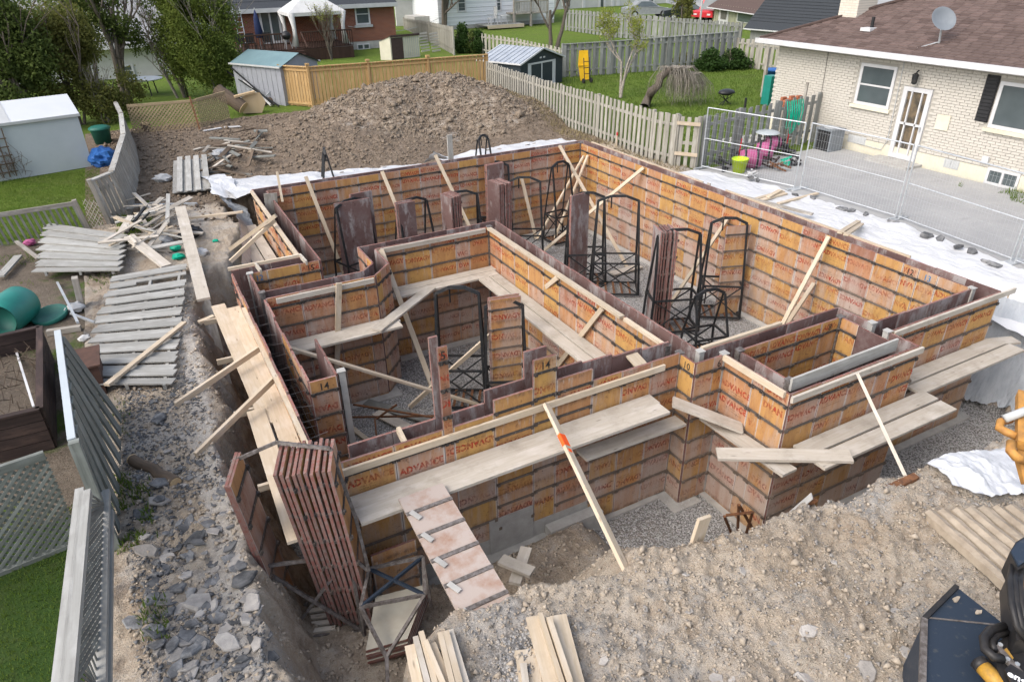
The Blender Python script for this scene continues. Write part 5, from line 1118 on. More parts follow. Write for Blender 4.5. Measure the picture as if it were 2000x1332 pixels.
for ya, yb, z in cand[300:]: R_.box((HX - .014 + random.uniform(-.003, .003), ya, z), (HX + .012, yb, z + bh - .011))
R_.build('brick_courses', 'brick_white', wl)['kind'] = 'stuff'
MB().box((HX - .008, 8.2, -.1), (HX + .008, HY1 + .02, .42)).build('foundation_band', 'cream_siding', house)
# roof: hip, slope from the eave at x = HX - .45
ex, ez, sl_ = HX - .48, 3.02, .40; yT = HY1 + .5; L_ = 6.0
MB().poly([(ex, HY0 - 3, ez), (ex, yT, ez), (ex + L_, yT - L_, ez + sl_ * L_), (ex + L_, HY0 - 3, ez + sl_ * L_)][::-1]).build('roof', 'shingle_brown', house); rf = [o for o in house.children if o.name.startswith('roof')][0]
MB().poly([(ex, yT, ez), (ex + 2 * L_, yT, ez), (ex + L_, yT - L_, ez + sl_ * L_)][::-1]).build('roof', 'shingle_brown', house)
MB().poly([(ex + 2 * L_, HY0 - 3, ez), (ex + 2 * L_, yT, ez), (ex + L_, yT - L_, ez + sl_ * L_), (ex + L_, HY0 - 3, ez + sl_ * L_)]).build('roof', 'shingle_brown', house)
tabs = []; ks = math.sqrt(1 + sl_ * sl_); ew_, tw = .15, .31
for r in range(int(L_ * ks / ew_)):
    s0 = r * ew_; y = yT - s0 / ks - random.uniform(0, .1) - (tw / 2 if r % 2 else 0)
    while y > 7.0: tabs.append((s0, y)); y -= tw
def shtab(m, s0, y, w_, up=.022):
    s1 = s0 + ew_ * 1.25; A_ = (ex + s0 / ks, ez + sl_ * s0 / ks); B__ = (ex + s1 / ks, ez + sl_ * s1 / ks); j = random.uniform(0, .008)
    a = (A_[0], y - w_, A_[1] + up + j); b = (A_[0], y, A_[1] + up + j); c = (B__[0], y, B__[1] + .004); d = (B__[0], y - w_, B__[1] + .004); e = (A_[0], y - w_, A_[1] + .001); f2 = (A_[0], y, A_[1] + .001)
    m.add([a, b, c, d, e, f2], [[3, 2, 1, 0], [0, 1, 5, 4]])
tabs.sort(key=lambda q: math.hypot(ex + q[0], q[1]))
for s0, y in tabs[:290]: m = MB(); shtab(m, s0, y, tw - .014); m.build('shingle', 'shingle_brown', rf)
mats_ = ['shingle_brown', 'shingle_brown2', 'shingle_brown3']
for k_, (nm_, c1_, c2_, c3_) in enumerate((('shingle_brown2', (.14, .10, .09), (.165, .12, .107), (.13, .094, .085)), ('shingle_brown3', (.095, .068, .06), (.115, .082, .073), (.088, .062, .055)))): shingle(nm_, c1_, c2_, c3_)
m = MB()
for s0, y in tabs[290:]:
    n0 = len(m.f); shtab(m, s0, y, tw - .012)
    mi_ = random.choice([0, 0, 1, 2])
    for q_ in range(n0, len(m.f)): m.m[q_] = mi_
m.build('shingle_courses', mats_, rf)['kind'] = 'stuff'
MB().beam((ex, yT + .01, ez + .03), (ex + L_, yT - L_, ez + sl_ * L_ + .03), .22, .05).build('hip_cap', 'shingle_brown3', rf)
MB().box((ex - .10, HY0 - 3, ez - .13), (ex + .01, yT + .05, ez + .02)).build('gutter', 'white_paint', house); MB().box((ex, HY0 - 3, ez - .16), (HX + .02, yT, ez - .12)).build('soffit', 'white_paint', house)
MB().box((ex - .1, yT - .02, ez - .13), (ex + 12, yT + .09, ez + .02)).build('gutter', 'white_paint', house)
def window(parent, y0, y1, z0, z1, x=HX, rail=True, sill='cream_siding', fr=.09, nm='window'):
    m = MB(); xo = x - .035
    for a, b in (((y0, z0), (y0 + fr, z1)), ((y1 - fr, z0), (y1, z1)), ((y0 + fr, z0), (y1 - fr, z0 + fr)), ((y0 + fr, z1 - fr), (y1 - fr, z1))): m.box((xo, a[0], a[1]), (x + .05, b[0], b[1]))
    if rail: m.box((xo + .01, y0 + fr, (z0 + z1) / 2 - .025), (x + .04, y1 - fr, (z0 + z1) / 2 + .025))
    o = m.build(nm, 'white_paint', parent)
    MB().poly([(x - .016, y0 + fr, z0 + fr), (x - .016, y1 - fr, z0 + fr), (x - .016, y1 - fr, z1 - fr), (x - .016, y0 + fr, z1 - fr)][::-1]).build('pane', 'glass', o)
    if sill: MB().box((x - .10, y0 - .08, z0 - .10), (x + .02, y1 + .08, z0 - .005)).build('sill', sill, o)
    return o
window(house, *WIN[0][1:]); w2 = window(house, *WIN[1][1:], rail=False); MB().box((HX - .03, 9.75, 1.55), (HX + .04, 9.83, 2.52)).build('mullion', 'white_paint', w2)
wb = window(house, *BWIN, rail=False, sill=None, fr=.07); MB().box((HX - .04, 10.06, .09), (HX + .04, 10.12, .39)).build('mullion', 'white_paint', wb)
m = MB()
for i in range(12): m.beam((HX - .045, 10.92, 1.62 + i * .094), (HX - .045, 11.22, 1.62 + i * .094), .03, .07, (0, .3, 1))
m.box((HX - .04, 10.90, 1.56), (HX - .015, 11.24, 2.74)); m.build('shutter', 'black_plastic', house)['kind'] = 'stuff'
# storm door with its glazed panels
y0, y1, z0, z1 = DOOR; dm = MB()
for a, b in (((y0, z0), (y0 + .13, z1)), ((y1 - .13, z0), (y1, z1)), ((y0 + .13, z1 - .12), (y1 - .13, z1)), ((y0 + .13, z0), (y1 - .13, z0 + .14)), ((y0 + .13, 1.10), (y1 - .13, 1.16)), ((y0 + .26, z0 + .14), (y0 + .30, z1 - .12)), ((y1 - .30, z0 + .14), (y1 - .26, z1 - .12))): dm.box((HX - .05, a[0], a[1]), (HX + .05, b[0], b[1]))
dr_ = dm.build('door', 'white_paint', house); MB().poly([(HX + .005, y0 + .1, z0 + .1), (HX + .005, y1 - .1, z0 + .1), (HX + .005, y1 - .1, z1 - .1), (HX + .005, y0 + .1, z1 - .1)][::-1]).build('pane', 'door_glass', dr_); MB().box((HX - .09, y0 + .05, 1.0), (HX - .05, y0 + .09, 1.12)).build('handle', 'galvanised', dr_)
MB().box((HX - .75, 12.35, .0), (HX - .035, 13.75, .10)).build('doorstep', 'concrete', house)
for k, v_ in enumerate(VENT):
    m = MB(); m.box((HX - .02, v_[0], v_[2]), (HX + .01, v_[1], v_[3]))
    for i in range(6): yy = v_[0] + (v_[1] - v_[0]) * (i + .5) / 6; m.box((HX - .034, yy - .02, v_[2] + .03), (HX - .02, yy + .02, v_[3] - .03))
    m.build('vent', 'trim_grey', house)['kind'] = 'stuff'
MB().box((HX - .04, 11.9, 1.15), (HX - .012, 12.28, 1.55)).build('hatch', 'cream_siding', house); MB().box((HX - .09, 10.55, .55), (HX - .02, 10.72, .72)).build('outlet_box', 'white_paint', house)
m = MB(); m.tube([(HX - .10, 13.12, 2.62), (HX - .18, 13.12, 2.58), (HX - .18, 13.12, 2.5)], .02, 6); m.lathe([(.03, .16), (.085, .12), (.07, -.12), (.03, -.15)], (HX - .20, 13.12, 2.40), 6); m.build('wall_lamp', 'black_steel', house)
MB().tube([(HX - .03, 13.68, 2.85), (HX - .03, 13.62, .55), (HX - .04, 13.75, .25), (HX - .05, 14.6, .28)], .012, 5).build('cable', 'trim_grey', house); MB().tube([(HX - .03, 16.35, 2.85), (HX - .03, 16.3, .4)], .008, 4).build('cable', 'black_plastic', house)
# chimney, vent pipe, satellite dish
ch = GX(1600, 40, 22.0); MB().box((21.4, 16.55, 3.0), (22.3, 17.25, 5.6)).build('chimney', 'brick_chimney', rf)
P = GX(1703, 52, 20.9); zr = ez + sl_ * (P.x - ex); MB().tube([(P.x, P.y, zr), (P.x, P.y, zr + .33)], .05, 8).build('vent_pipe', 'black_plastic', rf); MB().box((P.x - .25, P.y - .15, zr - .06), (P.x + .15, P.y + .2, zr + .035)).build('flashing', 'white_paint', rf)
P = GX(1832, 92, 20.45); zr = ez + sl_ * (P.x - ex); t = thing('satellite_dish', 'grey satellite dish on a bent arm on the brown roof', 'satellite dish', (P.x, P.y, zr)); dc = Vector((P.x - .05, P.y + .05, zr + .60))
MB().tube([(P.x, P.y, zr), (P.x - .05, P.y, zr + .35), (dc.x + .06, dc.y, dc.z - .05)], .03, 6).build('arm', 'galvanised', t); MB().tube([(P.x, P.y, zr + .05), (P.x - .35, P.y + .45, zr - .15)], .015, 5).build('strut', 'galvanised', t)
m = MB().lathe([(0, 0), (.15, .012), (.30, .05), (.40, .10), (.405, .10), (.30, .035), (.15, -.005), (0, -.02)], (0, 0, 0), 20); o = bpy.data.objects.new('dish', m.mesh('dish', 'dish_grey', smooth=True)); COL.objects.link(o); o.parent = t; o.location = dc - t.location; o.rotation_euler = (D(55), 0, D(-25)); o.scale = (.86, .86, .86)
# heat pump, brick pile, hose, box
t = thing('heat_pump', 'dark air conditioner unit against the white brick wall', 'air conditioner', (19.45, 15.2, .03)); MB().box((19.3, 14.95, .03), (19.85, 15.5, .62)).build('grille', 'black_plastic', t)
for yy in (14.95, 15.5): MB().box((19.28, yy - .03, .03), (19.87, yy + .03, .66)).build('corner_panel', 'dish_grey', t)
MB().box((19.26, 14.9, .66), (19.89, 15.55, .71)).build('top', 'dish_grey', t); MB().lathe([(.22, .715), (.22, .73), (0, .74)], (19.57, 15.22, 0), 14).build('fan_guard', 'galvanised', t)
k = 0; rg = random.Random(6)
for lay in range(5):
    for i in range(4):
        for j in range(2):
            if lay == 4 and rg.random() < .5: continue
            x = 19.35 + i * .21 + rg.uniform(-.02, .02); y = 17.05 + j * .11 + rg.uniform(-.02, .02); z = 1.0 + lay * .075; m = MB(); m.box((x, y, z), (x + .20, y + .095, z + .068)); tag(m.build('brick', 'red_brick_loose'), 'loose red brick in the stack against the house', 'brick', 'loose red bricks by the house'); k += 1
MB_ = MB(); MB_.box((19.3, 17.0, .0), (20.15, 17.35, .995)); tag(MB_.build('crate', 'grey_wood'), 'grey box under the stack of red bricks', 'box')
# fences on the right
pf = picket_fence('weathered pale picket fence along the right side of the lot', [(15.15, 30.9), (14.55, 25.5), (14.25, 20.5), (14.0, 17.2), (14.15, 16.3)], lambda g: 1.30 + .18 * g, .135, -.01, 'fence_pale', side=-1, alt=True, rails=(.2, .82), lean=(.02, 0), hv=.025)
picket_fence('gate-like end of the picket fence with new wood cross bars', [(14.2, 16.25), (14.55, 15.75)], 1.45, .11, .05, 'fence_pale', side=-1, rails=(.5,)); a, b = G(1334, 242, 0), G(1360, 252, 0)
for z in (1.30, .42): bd('board', ('upper' if z > 1 else 'lower') + ' new wood bar nailed across the end of the picket fence', (14.10, 16.22, z), (14.5, 15.66, z), .03, .10, 'lumber')
picket_fence('grey picket fence between the drive and the back lawn', [(14.75, 15.75), (16.3, 15.95), (18.0, 16.12), (20.1, 16.3)], lambda g: 1.46 + .06 * g, .125, .03, 'fence_grey', side=-1, alt=True, rails=(.25, .85))
bd('post', 'tall thin post rising above the grey fence by the house', (19.4, 16.3, 0), (19.4, 16.3, 1.95), .08, .05, 'grey_wood', (1, 0, 0)); bd('post', 'black post above the grey fence', (16.7, 16.2, 0), (16.7, 16.2, 1.75), .05, .05, 'black_steel', (1, 0, 0))
hz = thing('garden_hose', 'green garden hose hung in loops over the grey fence', 'hose', (18.6, 16.0, .6))
for k in range(6):
    x = 18.35 + .10 * k; b_ = random.uniform(.5, .95); MB().tube([(x, 16.05, 1.50), (x - .04, 15.93, 1.2), (x - .02 + .06 * (k % 2), 15.92, b_), (x + .10, 15.94, b_ + .03), (x + .16, 15.95, 1.2), (x + .18, 16.05, 1.52)], .016, 5).build('loop', 'hose_green', hz)
def wire_fence(label, a, b, h=1.72, z=.05, n=None):
    a, b = Vector((*a, z)), Vector((*b, z)); d = (b - a).normalized(); L = (b - a).length; U = Vector((0, 0, 1)); t = thing('wire_fence', label, 'fence panel', a)
    for p in (a, b): MB().tube([p, p + U * h], .02, 6).build('post', 'galvanised', t)
    for f, r in ((.03, .014), (.5, .012), (1.0, .016)): MB().tube([a + U * h * f, b + U * h * f], r, 6).build('rail', 'galvanised', t)
    n = int(L / .075); m = MB()
    for i in range(1, n): p = a + d * (L * i / n); m.beam(p + U * .05, p + U * h, .0026, .0026)
    for i in range(1, 9): m.beam(a + U * h * i / 9, b + U * h * i / 9, .0026, .0026)
    m.build('wire_mesh', 'galvanised', t)['kind'] = 'stuff'
    for p in (a, b): MB().box((p.x - .28, p.y - .05, .02), (p.x + .28, p.y + .05, .06)).build('foot', 'galvanised', t)
wire_fence('farthest temporary wire fence panel beside the junk pile', (14.66, 15.6), (15.38, 12.74)); wire_fence('second temporary wire fence panel along the drive', (15.50, 12.64), (15.58, 9.84)); wire_fence('third temporary wire fence panel along the drive', (15.60, 9.76), (15.25, 6.95)); wire_fence('nearest temporary wire fence panel at the right edge', (15.22, 6.85), (14.7, 4.1))
# junk by the side fence: pink barrow parts, lime tub, tools
P = G(1442, 338); t = thing('plastic_tub', 'lime green plastic tub beside the pink drum', 'tub', (P.x, P.y, .03)); m = MB(); m.lathe([(0, 0), (.17, 0), (.23, .36), (.25, .36), (.24, .40)], (0, 0, 0), 14); o = bpy.data.objects.new('tub', m.mesh('tub', 'lime_plastic', smooth=True)); COL.objects.link(o); o.parent = t
def drum(label, px, py, r, L, m_, rz, zc):
    P = G(px, py); t = thing('drum', label, 'drum', (P.x, P.y, zc)); m = MB().lathe([(0, -L / 2), (r * .8, -L / 2), (r, -L * .3), (r * 1.03, 0), (r, L * .3), (r * .8, L / 2), (0, L / 2)], (0, 0, 0), 18); o = bpy.data.objects.new('shell', m.mesh('shell', m_, smooth=True)); COL.objects.link(o); o.parent = t; o.rotation_euler = (D(90), 0, rz)
    for s in (-.28, .28): m = MB().lathe([(r * 1.0, -.03), (r * 1.06, -.03), (r * 1.06, .03), (r, .03)], (0, 0, s * L), 18); o = bpy.data.objects.new('hoop', m.mesh('hoop', 'black_plastic', smooth=True)); COL.objects.link(o); o.parent = t; o.rotation_euler = (D(90), 0, rz)
drum('pink drum of the mixer lying behind the lime tub', 1463, 330, .27, .62, 'pink_paint', D(50), .30); drum('pink and black drum behind the first pink drum', 1490, 318, .25, .5, 'pink_paint', D(40), .36); drum('farther pink drum under the white lid', 1505, 305, .22, .45, 'pink_paint', D(60), .40)
P = G(1492, 305); m = MB().lathe([(0, .05), (.28, .03), (.36, 0), (.37, -.02)], (P.x, P.y, .74), 16); tag(m.build('white_dish', 'shed_white', smooth=True), 'white oval lid on top of the junk pile', 'lid')
for k, (px, py, s_, m_) in enumerate(((1510, 300, .28, 'black_plastic'), (1535, 308, .30, 'black_plastic'), (1438, 322, .22, 'black_plastic'), (1412, 332, .25, 'black_plastic'), (1530, 325, .16, 'hose_green'), (1550, 325, .2, 'black_plastic'), (1520, 335, .2, 'rust'), (1470, 345, .14, 'white_paint'), (1508, 330, .2, 'dark_wood'))):
    P = G(px, py); m = MB(); zz = .0
    for q in range(5):
        c = Vector((P.x + random.uniform(-.2, .2), P.y + random.uniform(-.15, .15), s_ * random.uniform(.3, 1.5))); dd_ = Vector((random.uniform(-1, 1), random.uniform(-1, 1), random.uniform(-.3, .6))).normalized()
        m.beam(c - dd_ * s_, c + dd_ * s_, s_ * .3, s_ * .22)
    o = tag(m.build('junk', m_), ('black handle frame', 'black wheeled base', 'black box', 'dark low case', 'green coiled scrap', 'dark tyre-like heap', 'rusty tool heap', 'white card', 'dark wooden scraps')[k] + ' in the junk pile by the grey fence', 'junk'); o['kind'] = 'stuff'
for (px, py, h_) in ((1440, 320, .75), (1535, 290, .9)): P = G(px, py); bd('stick', 'red stick standing in the junk pile, ' + ('left' if px < 1500 else 'right') + ' one', (P.x, P.y, .05), (P.x + .05, P.y, h_), .025, .025, 'red_paint')
P = G(1204, 290); bd('stake', 'wooden survey stake with a red top by the picket fence', (P.x, P.y, 0), (P.x, P.y, .42), .05, .03, 'lumber', (1, 0, 0)); bd('stake', 'red-painted tip of the survey stake', (P.x, P.y, .421), (P.x, P.y, .52), .052, .032, 'red_paint', (1, 0, 0))
# ------------------------------------------------------------------ trees
def leaf_cloud(blobs, n, size, seed=0, flat=.0, gaps=.30, down=0.0):
    """leaf quads through the volume of a set of ellipsoids, thinned by noise so that gaps show"""
    rg = np.random.default_rng(seed); vol = np.array([b[1][0] * b[1][1] * b[1][2] for b in blobs]); pk = rg.choice(len(blobs), n, p=vol / vol.sum())
    C = np.array([b[0] for b in blobs])[pk]; Rr = np.array([b[1] for b in blobs])[pk]
    d = rg.normal(size=(n, 3)); d /= np.linalg.norm(d, axis=1)[:, None]; r = rg.uniform(.25, 1, n) ** .5
    P = C + d * r[:, None] * Rr * (1 + .18 * rg.normal(size=(n, 1)))
    q = fbm(P[:, 0] * 1 + P[:, 2] * .7, P[:, 1] + P[:, 2] * .9, 1.3, 3, seed + 5); P = P[q > -gaps]; n = len(P)
    a = rg.normal(size=(n, 3)); a /= np.linalg.norm(a, axis=1)[:, None]; b = rg.normal(size=(n, 3)); b -= a * (a * b).sum(1)[:, None]; b /= np.linalg.norm(b, axis=1)[:, None]
    s = rg.uniform(size * .6, size * 1.4, n)[:, None]; 
    if down: a[:, 2] -= down; a /= np.linalg.norm(a, axis=1)[:, None]
    V = np.stack([P - a * s - b * s * .45, P + a * s * .2 - b * s * .6, P + a * s, P + a * s * .2 + b * s * .6], 1).reshape(-1, 3)
    return V, np.arange(n * 4).reshape(-1, 4)
def crown(parent, blobs, n, size, mat, seed, **kw):
    V, F = leaf_cloud(blobs, n, size, seed, **kw); V = V - np.array(wloc(parent)); o = stuff_np('crown', V, F, mat, parent=parent, kind='stuff'); return o
def branches(m, a, d, L, r, depth, rg, spread=.5, up=.15, tips=None, n=(2, 3)):
    k = 4; pts = [a]; dd_ = Vector(d)
    for i in range(k): dd_ = (dd_ + Vector((rg.uniform(-.14, .14), rg.uniform(-.14, .14), rg.uniform(-.05, .10) + up * .3))).normalized(); pts.append(pts[-1] + dd_ * L / k)
    m.tube(pts, [r * (1 - .45 * i / k) for i in range(k + 1)], 5 if r < .05 else 7, cap=False)
    if tips is not None and depth <= 2: tips.append(pts[-1]); tips.append(pts[-2])
    if depth > 0:
        for j in range(rg.randint(*n)):
            s = rg.choice([2, 3, 4]); nd = (dd_ + Vector((rg.uniform(-1, 1), rg.uniform(-1, 1), rg.uniform(-.2, .7))) * spread * 1.6).normalized(); branches(m, pts[s], nd, L * rg.uniform(.55, .8), max(r * .55, .006), depth - 1, rg, spread, up, tips, n)
def bare_tree(label, P, H, r, seed, depth=4, spread=.5, mat='bark_pale', buds=None, nb=0, bs=.05, stems=1, lean=(0, 0), n=(2, 3), trunkf=.35):
    rg = random.Random(seed); t = thing('tree', label, 'tree', P); m = MB(); tips = []
    for s in range(stems): d = Vector((lean[0] + (rg.uniform(-.3, .3) if stems > 1 else 0), lean[1] + (rg.uniform(-.3, .3) if stems > 1 else 0), 1)).normalized(); branches(m, Vector(P), d, H * trunkf, r, depth, rg, spread, .15, tips, n)
    m.build('trunk', mat, t, True)
    if buds: crown(t, [(tuple(p), (.16, .16, .14)) for p in tips], nb, bs, buds, seed, gaps=.9)
    return t
def leafy_tree(label, P, blobs, n, size, mat, seed, r=.18, trunks=1, bark='bark', H=3.0, nm='tree', cat='tree', **kw):
    t = thing(nm, label, cat, P); m = MB(); rg = random.Random(seed)
    for k in range(trunks):
        a = Vector(P) + Vector((rg.uniform(-.25, .25), rg.uniform(-.2, .2), 0)) * (trunks > 1); b = a + Vector((rg.uniform(-.5, .5), rg.uniform(-.3, .3), H)); mid = a.lerp(b, .5) + Vector((rg.uniform(-.2, .2), 0, 0)); m.tube([a, mid, b], [r, r * .75, r * .4], 7)
        for j in range(5): p = a.lerp(b, rg.uniform(.3, .95)); m.tube([p, p + Vector((rg.uniform(-.6, .6), rg.uniform(-.5, .5), rg.uniform(.2, .8)))], [r * .3, r * .1], 5)
    m.build('trunk', bark, t, True); crown(t, [((P[0] + c[0], P[1] + c[1], c[2]), rr) for c, rr in blobs], n, size, mat, seed, **kw); return t
# cedars and scrub behind the tan lattice, left to right
def airy_tree(label, P, blobs, n, size, mat, seed, r, H, stems=2, bark='bark', gaps=.12, down=.0, spread=.45, depth=4, nm='tree'):
    t = leafy_tree(label, P, blobs, n, size, mat, seed, r * .8, 1, bark, H * .6, nm, nm, gaps=gaps, down=down); m = MB(); rg = random.Random(seed + 1)
    for s_ in range(stems): branches(m, Vector(P) + Vector((rg.uniform(-.3, .3), rg.uniform(-.2, .2), 0)), Vector((rg.uniform(-.25, .25), rg.uniform(-.1, .1), 1)).normalized(), H * .5, r, depth, rg, spread, .12, None, (2, 3))
    m.build('limbs', bark, t, True); return t
airy_tree('tall pale green cedar right of the tan lattice', (4.0, 36.8, 0), [((-.4, 0, 2.1), (1.25, 1.1, 1.9)), ((.35, .1, 3.2), (1.1, 1.0, 2.2)), ((-.7, 0, 3.9), (1.0, .9, 1.7)), ((.5, 0, 1.4), (.75, .7, 1.1))], 52000, .05, 'leaf_cedar', 11, .05, 4.6, 5, 'bark_pale', .14, .5)
airy_tree('second cedar standing close behind the pale green one', (2.7, 37.6, 0), [((0, 0, 2.6), (.95, .9, 2.0)), ((.1, 0, 4.2), (.8, .8, 1.6))], 20000, .052, 'leaf_cedar', 12, .07, 4.6, 2, 'bark', .12, .5)
airy_tree('dark two-stemmed tree behind the leaning picket fence', (.25, 37.2, 0), [((-.9, .2, 4.0), (1.2, .8, 1.2)), ((.8, .2, 3.6), (1.2, .8, 1.3)), ((-.2, .4, 5.2), (2.0, .9, 1.0)), ((1.0, .4, 2.3), (.6, .5, .5)), ((-1.2, 0, 2.6), (.8, .6, .8))], 24000, .06, 'leaf_dark', 13, .14, 6.5, 2, 'bark', .12, depth=3)
airy_tree('olive green scrub tree behind the white shed', (-1.9, 33.5, 0), [((0, 0, 1.9), (1.1, .8, 1.5)), ((.6, .3, 3.0), (1.0, .8, 1.3)), ((-.8, .2, 2.9), (1.0, .8, 1.4))], 30000, .055, 'leaf_olive', 14, .06, 4.2, 3, 'bark', .22, depth=3)
airy_tree('dense dark green tree at the far left edge', (-3.6, 32.5, 0), [((0, 0, 1.6), (1.3, .9, 1.4)), ((-.6, .3, 3.0), (1.3, .9, 1.4)), ((.7, .2, 2.7), (1.1, .8, 1.2)), ((0, .3, 4.2), (1.6, .9, 1.0))], 36000, .058, 'leaf_dark', 15, .07, 4.6, 3, 'bark', .22, depth=3)
airy_tree('low dark shrubs behind the green bin', (-.9, 33.0, 0), [((0, 0, .8), (.9, .6, .9)), ((1.0, .6, 1.0), (.8, .6, .9))], 7500, .05, 'leaf_olive', 16, .04, 1.8, 4, 'bark_pale', .05, nm='shrub')
airy_tree('tall thin-leaved tree behind the olive scrub', (-1.2, 39.5, 0), [((0, 0, 3.4), (1.7, .9, 1.3)), ((.4, 0, 5.0), (1.8, .9, 1.3))], 18000, .06, 'leaf_olive', 19, .11, 6.5, 2, 'bark', .1, depth=3)
bare_tree('leaning bare trunk at the right edge of the cedars', G(440, 178), 5.2, .10, 17, 2, .35, 'bark', lean=(-.35, .1), trunkf=.6)
bare_tree('thin forked bare sapling in front of the cedar', G(347, 192), 3.2, .06, 18, 3, .4, 'bark_pale', stems=2, trunkf=.5)
# bare and budding trees
bare_tree('small bare tree in front of the white gazebo', G(648, 118), 4.2, .06, 21, 5, .42, 'bark', 'leaf_bud', 700, .035, 4, trunkf=.33)
bare_tree('tree with several stems and fresh leaves beside the white house', G(868, 60), 7.5, .2, 22, 5, .6, 'bark', 'leaf_bud', 5200, .09, 3, trunkf=.33)
bare_tree('left of two budding trees behind the dark shed', G(1075, 98), 8.0, .15, 23, 5, .6, 'bark', 'leaf_bud', 3600, .07, 1, trunkf=.3)
bare_tree('right of two budding trees behind the dark shed', G(1088, 96), 8.0, .16, 24, 5, .6, 'bark', 'leaf_bud', 3600, .07, 1, lean=(.25, 0), trunkf=.3)
bare_tree('budding ornamental tree on the back lawn with sparse leaves', G(1212, 192), 5.0, .075, 25, 5, .75, 'bark_pale', 'leaf_bud', 3600, .035, 2, lean=(.25, 0), trunkf=.30)
leafy_tree('fine-leaved tree before the far fence', G(1330, 66), [((0, 0, 1.8), (.8, .8, 1.5)), ((.2, 0, 3.0), (.5, .5, .8))], 3500, .08, 'leaf_olive', 26, .08, 2, 'bark', 3.0, gaps=.2)
# weeping tree with a knotted trunk
P = G(1262, 212); t = thing('tree', 'weeping tree with a thick twisted trunk and drooping bare twigs', 'tree', P); W = GH(P, 1262, 212); pts = [G(1258, 212), Vector(G(1262, 205)) + Vector((.1, 0, .3)), P + Vector((.25, .05, .65)), P + Vector((.55, .0, .85)), P + Vector((.6, .0, 1.15)), P + Vector((.95, -.05, 1.4)), P + Vector((1.4, -.1, 1.35)), P + Vector((1.8, -.15, 1.1))]
m = MB(); m.tube(pts, [.22, .17, .19, .15, .17, .14, .13, .08], 8, cap=False); m.build('trunk', 'bark', t, True); m = MB(); rg = random.Random(4)
for k in range(420):
    c = pts[rg.choice([5, 6, 7, 7])]; a = rg.uniform(0, 6.28); r0 = rg.uniform(.2, 1.25); e = Vector((math.cos(a) * r0 + .35, math.sin(a) * r0 * .7, 0)); m.tube([c, c + e * .5 + Vector((0, 0, .15)), c + e * .9 + Vector((rg.uniform(-.1, .1), 0, -.35)), c + e + Vector((rg.uniform(-.15, .15), 0, -rg.uniform(.6, 1.15)))], [.012, .009, .007, .004], 3, cap=False)
m.build('twigs', 'bark_pale', t)['kind'] = 'stuff'
# clipped bushes and evergreen shrubs
for (px, py, top, rx, mt_, lab, sd_) in ((1385, 138, 98, .75, 'leaf_bush', 'left of two cone-shaped bushes in the lawn corner', 31), (1432, 134, 97, .85, 'leaf_bush', 'right of two cone-shaped bushes in the lawn corner', 32), (1335, 128, 105, .8, 'leaf_olive', 'yellowish bush half hidden behind the budding tree', 33), (905, 104, 45, .55, 'leaf_bush', 'tall upright evergreen shrub by the cedar fence, left one', 34), (935, 104, 60, .6, 'leaf_bush', 'tall upright evergreen shrub by the cedar fence, right one', 35), (922, 104, 62, .5, 'leaf_dark', 'dark evergreen shrub between the two upright ones', 36)):
    P = G(px, py); h_ = GV(P, top); leafy_tree(lab, P, [((0, 0, h_ * .32), (rx, rx, h_ * .34)), ((0, 0, h_ * .68), (rx * .6, rx * .6, h_ * .34))], 5200, .07, mt_, sd_, .05, 2, 'bark', h_ * .6, 'bush', 'bush', gaps=.5)
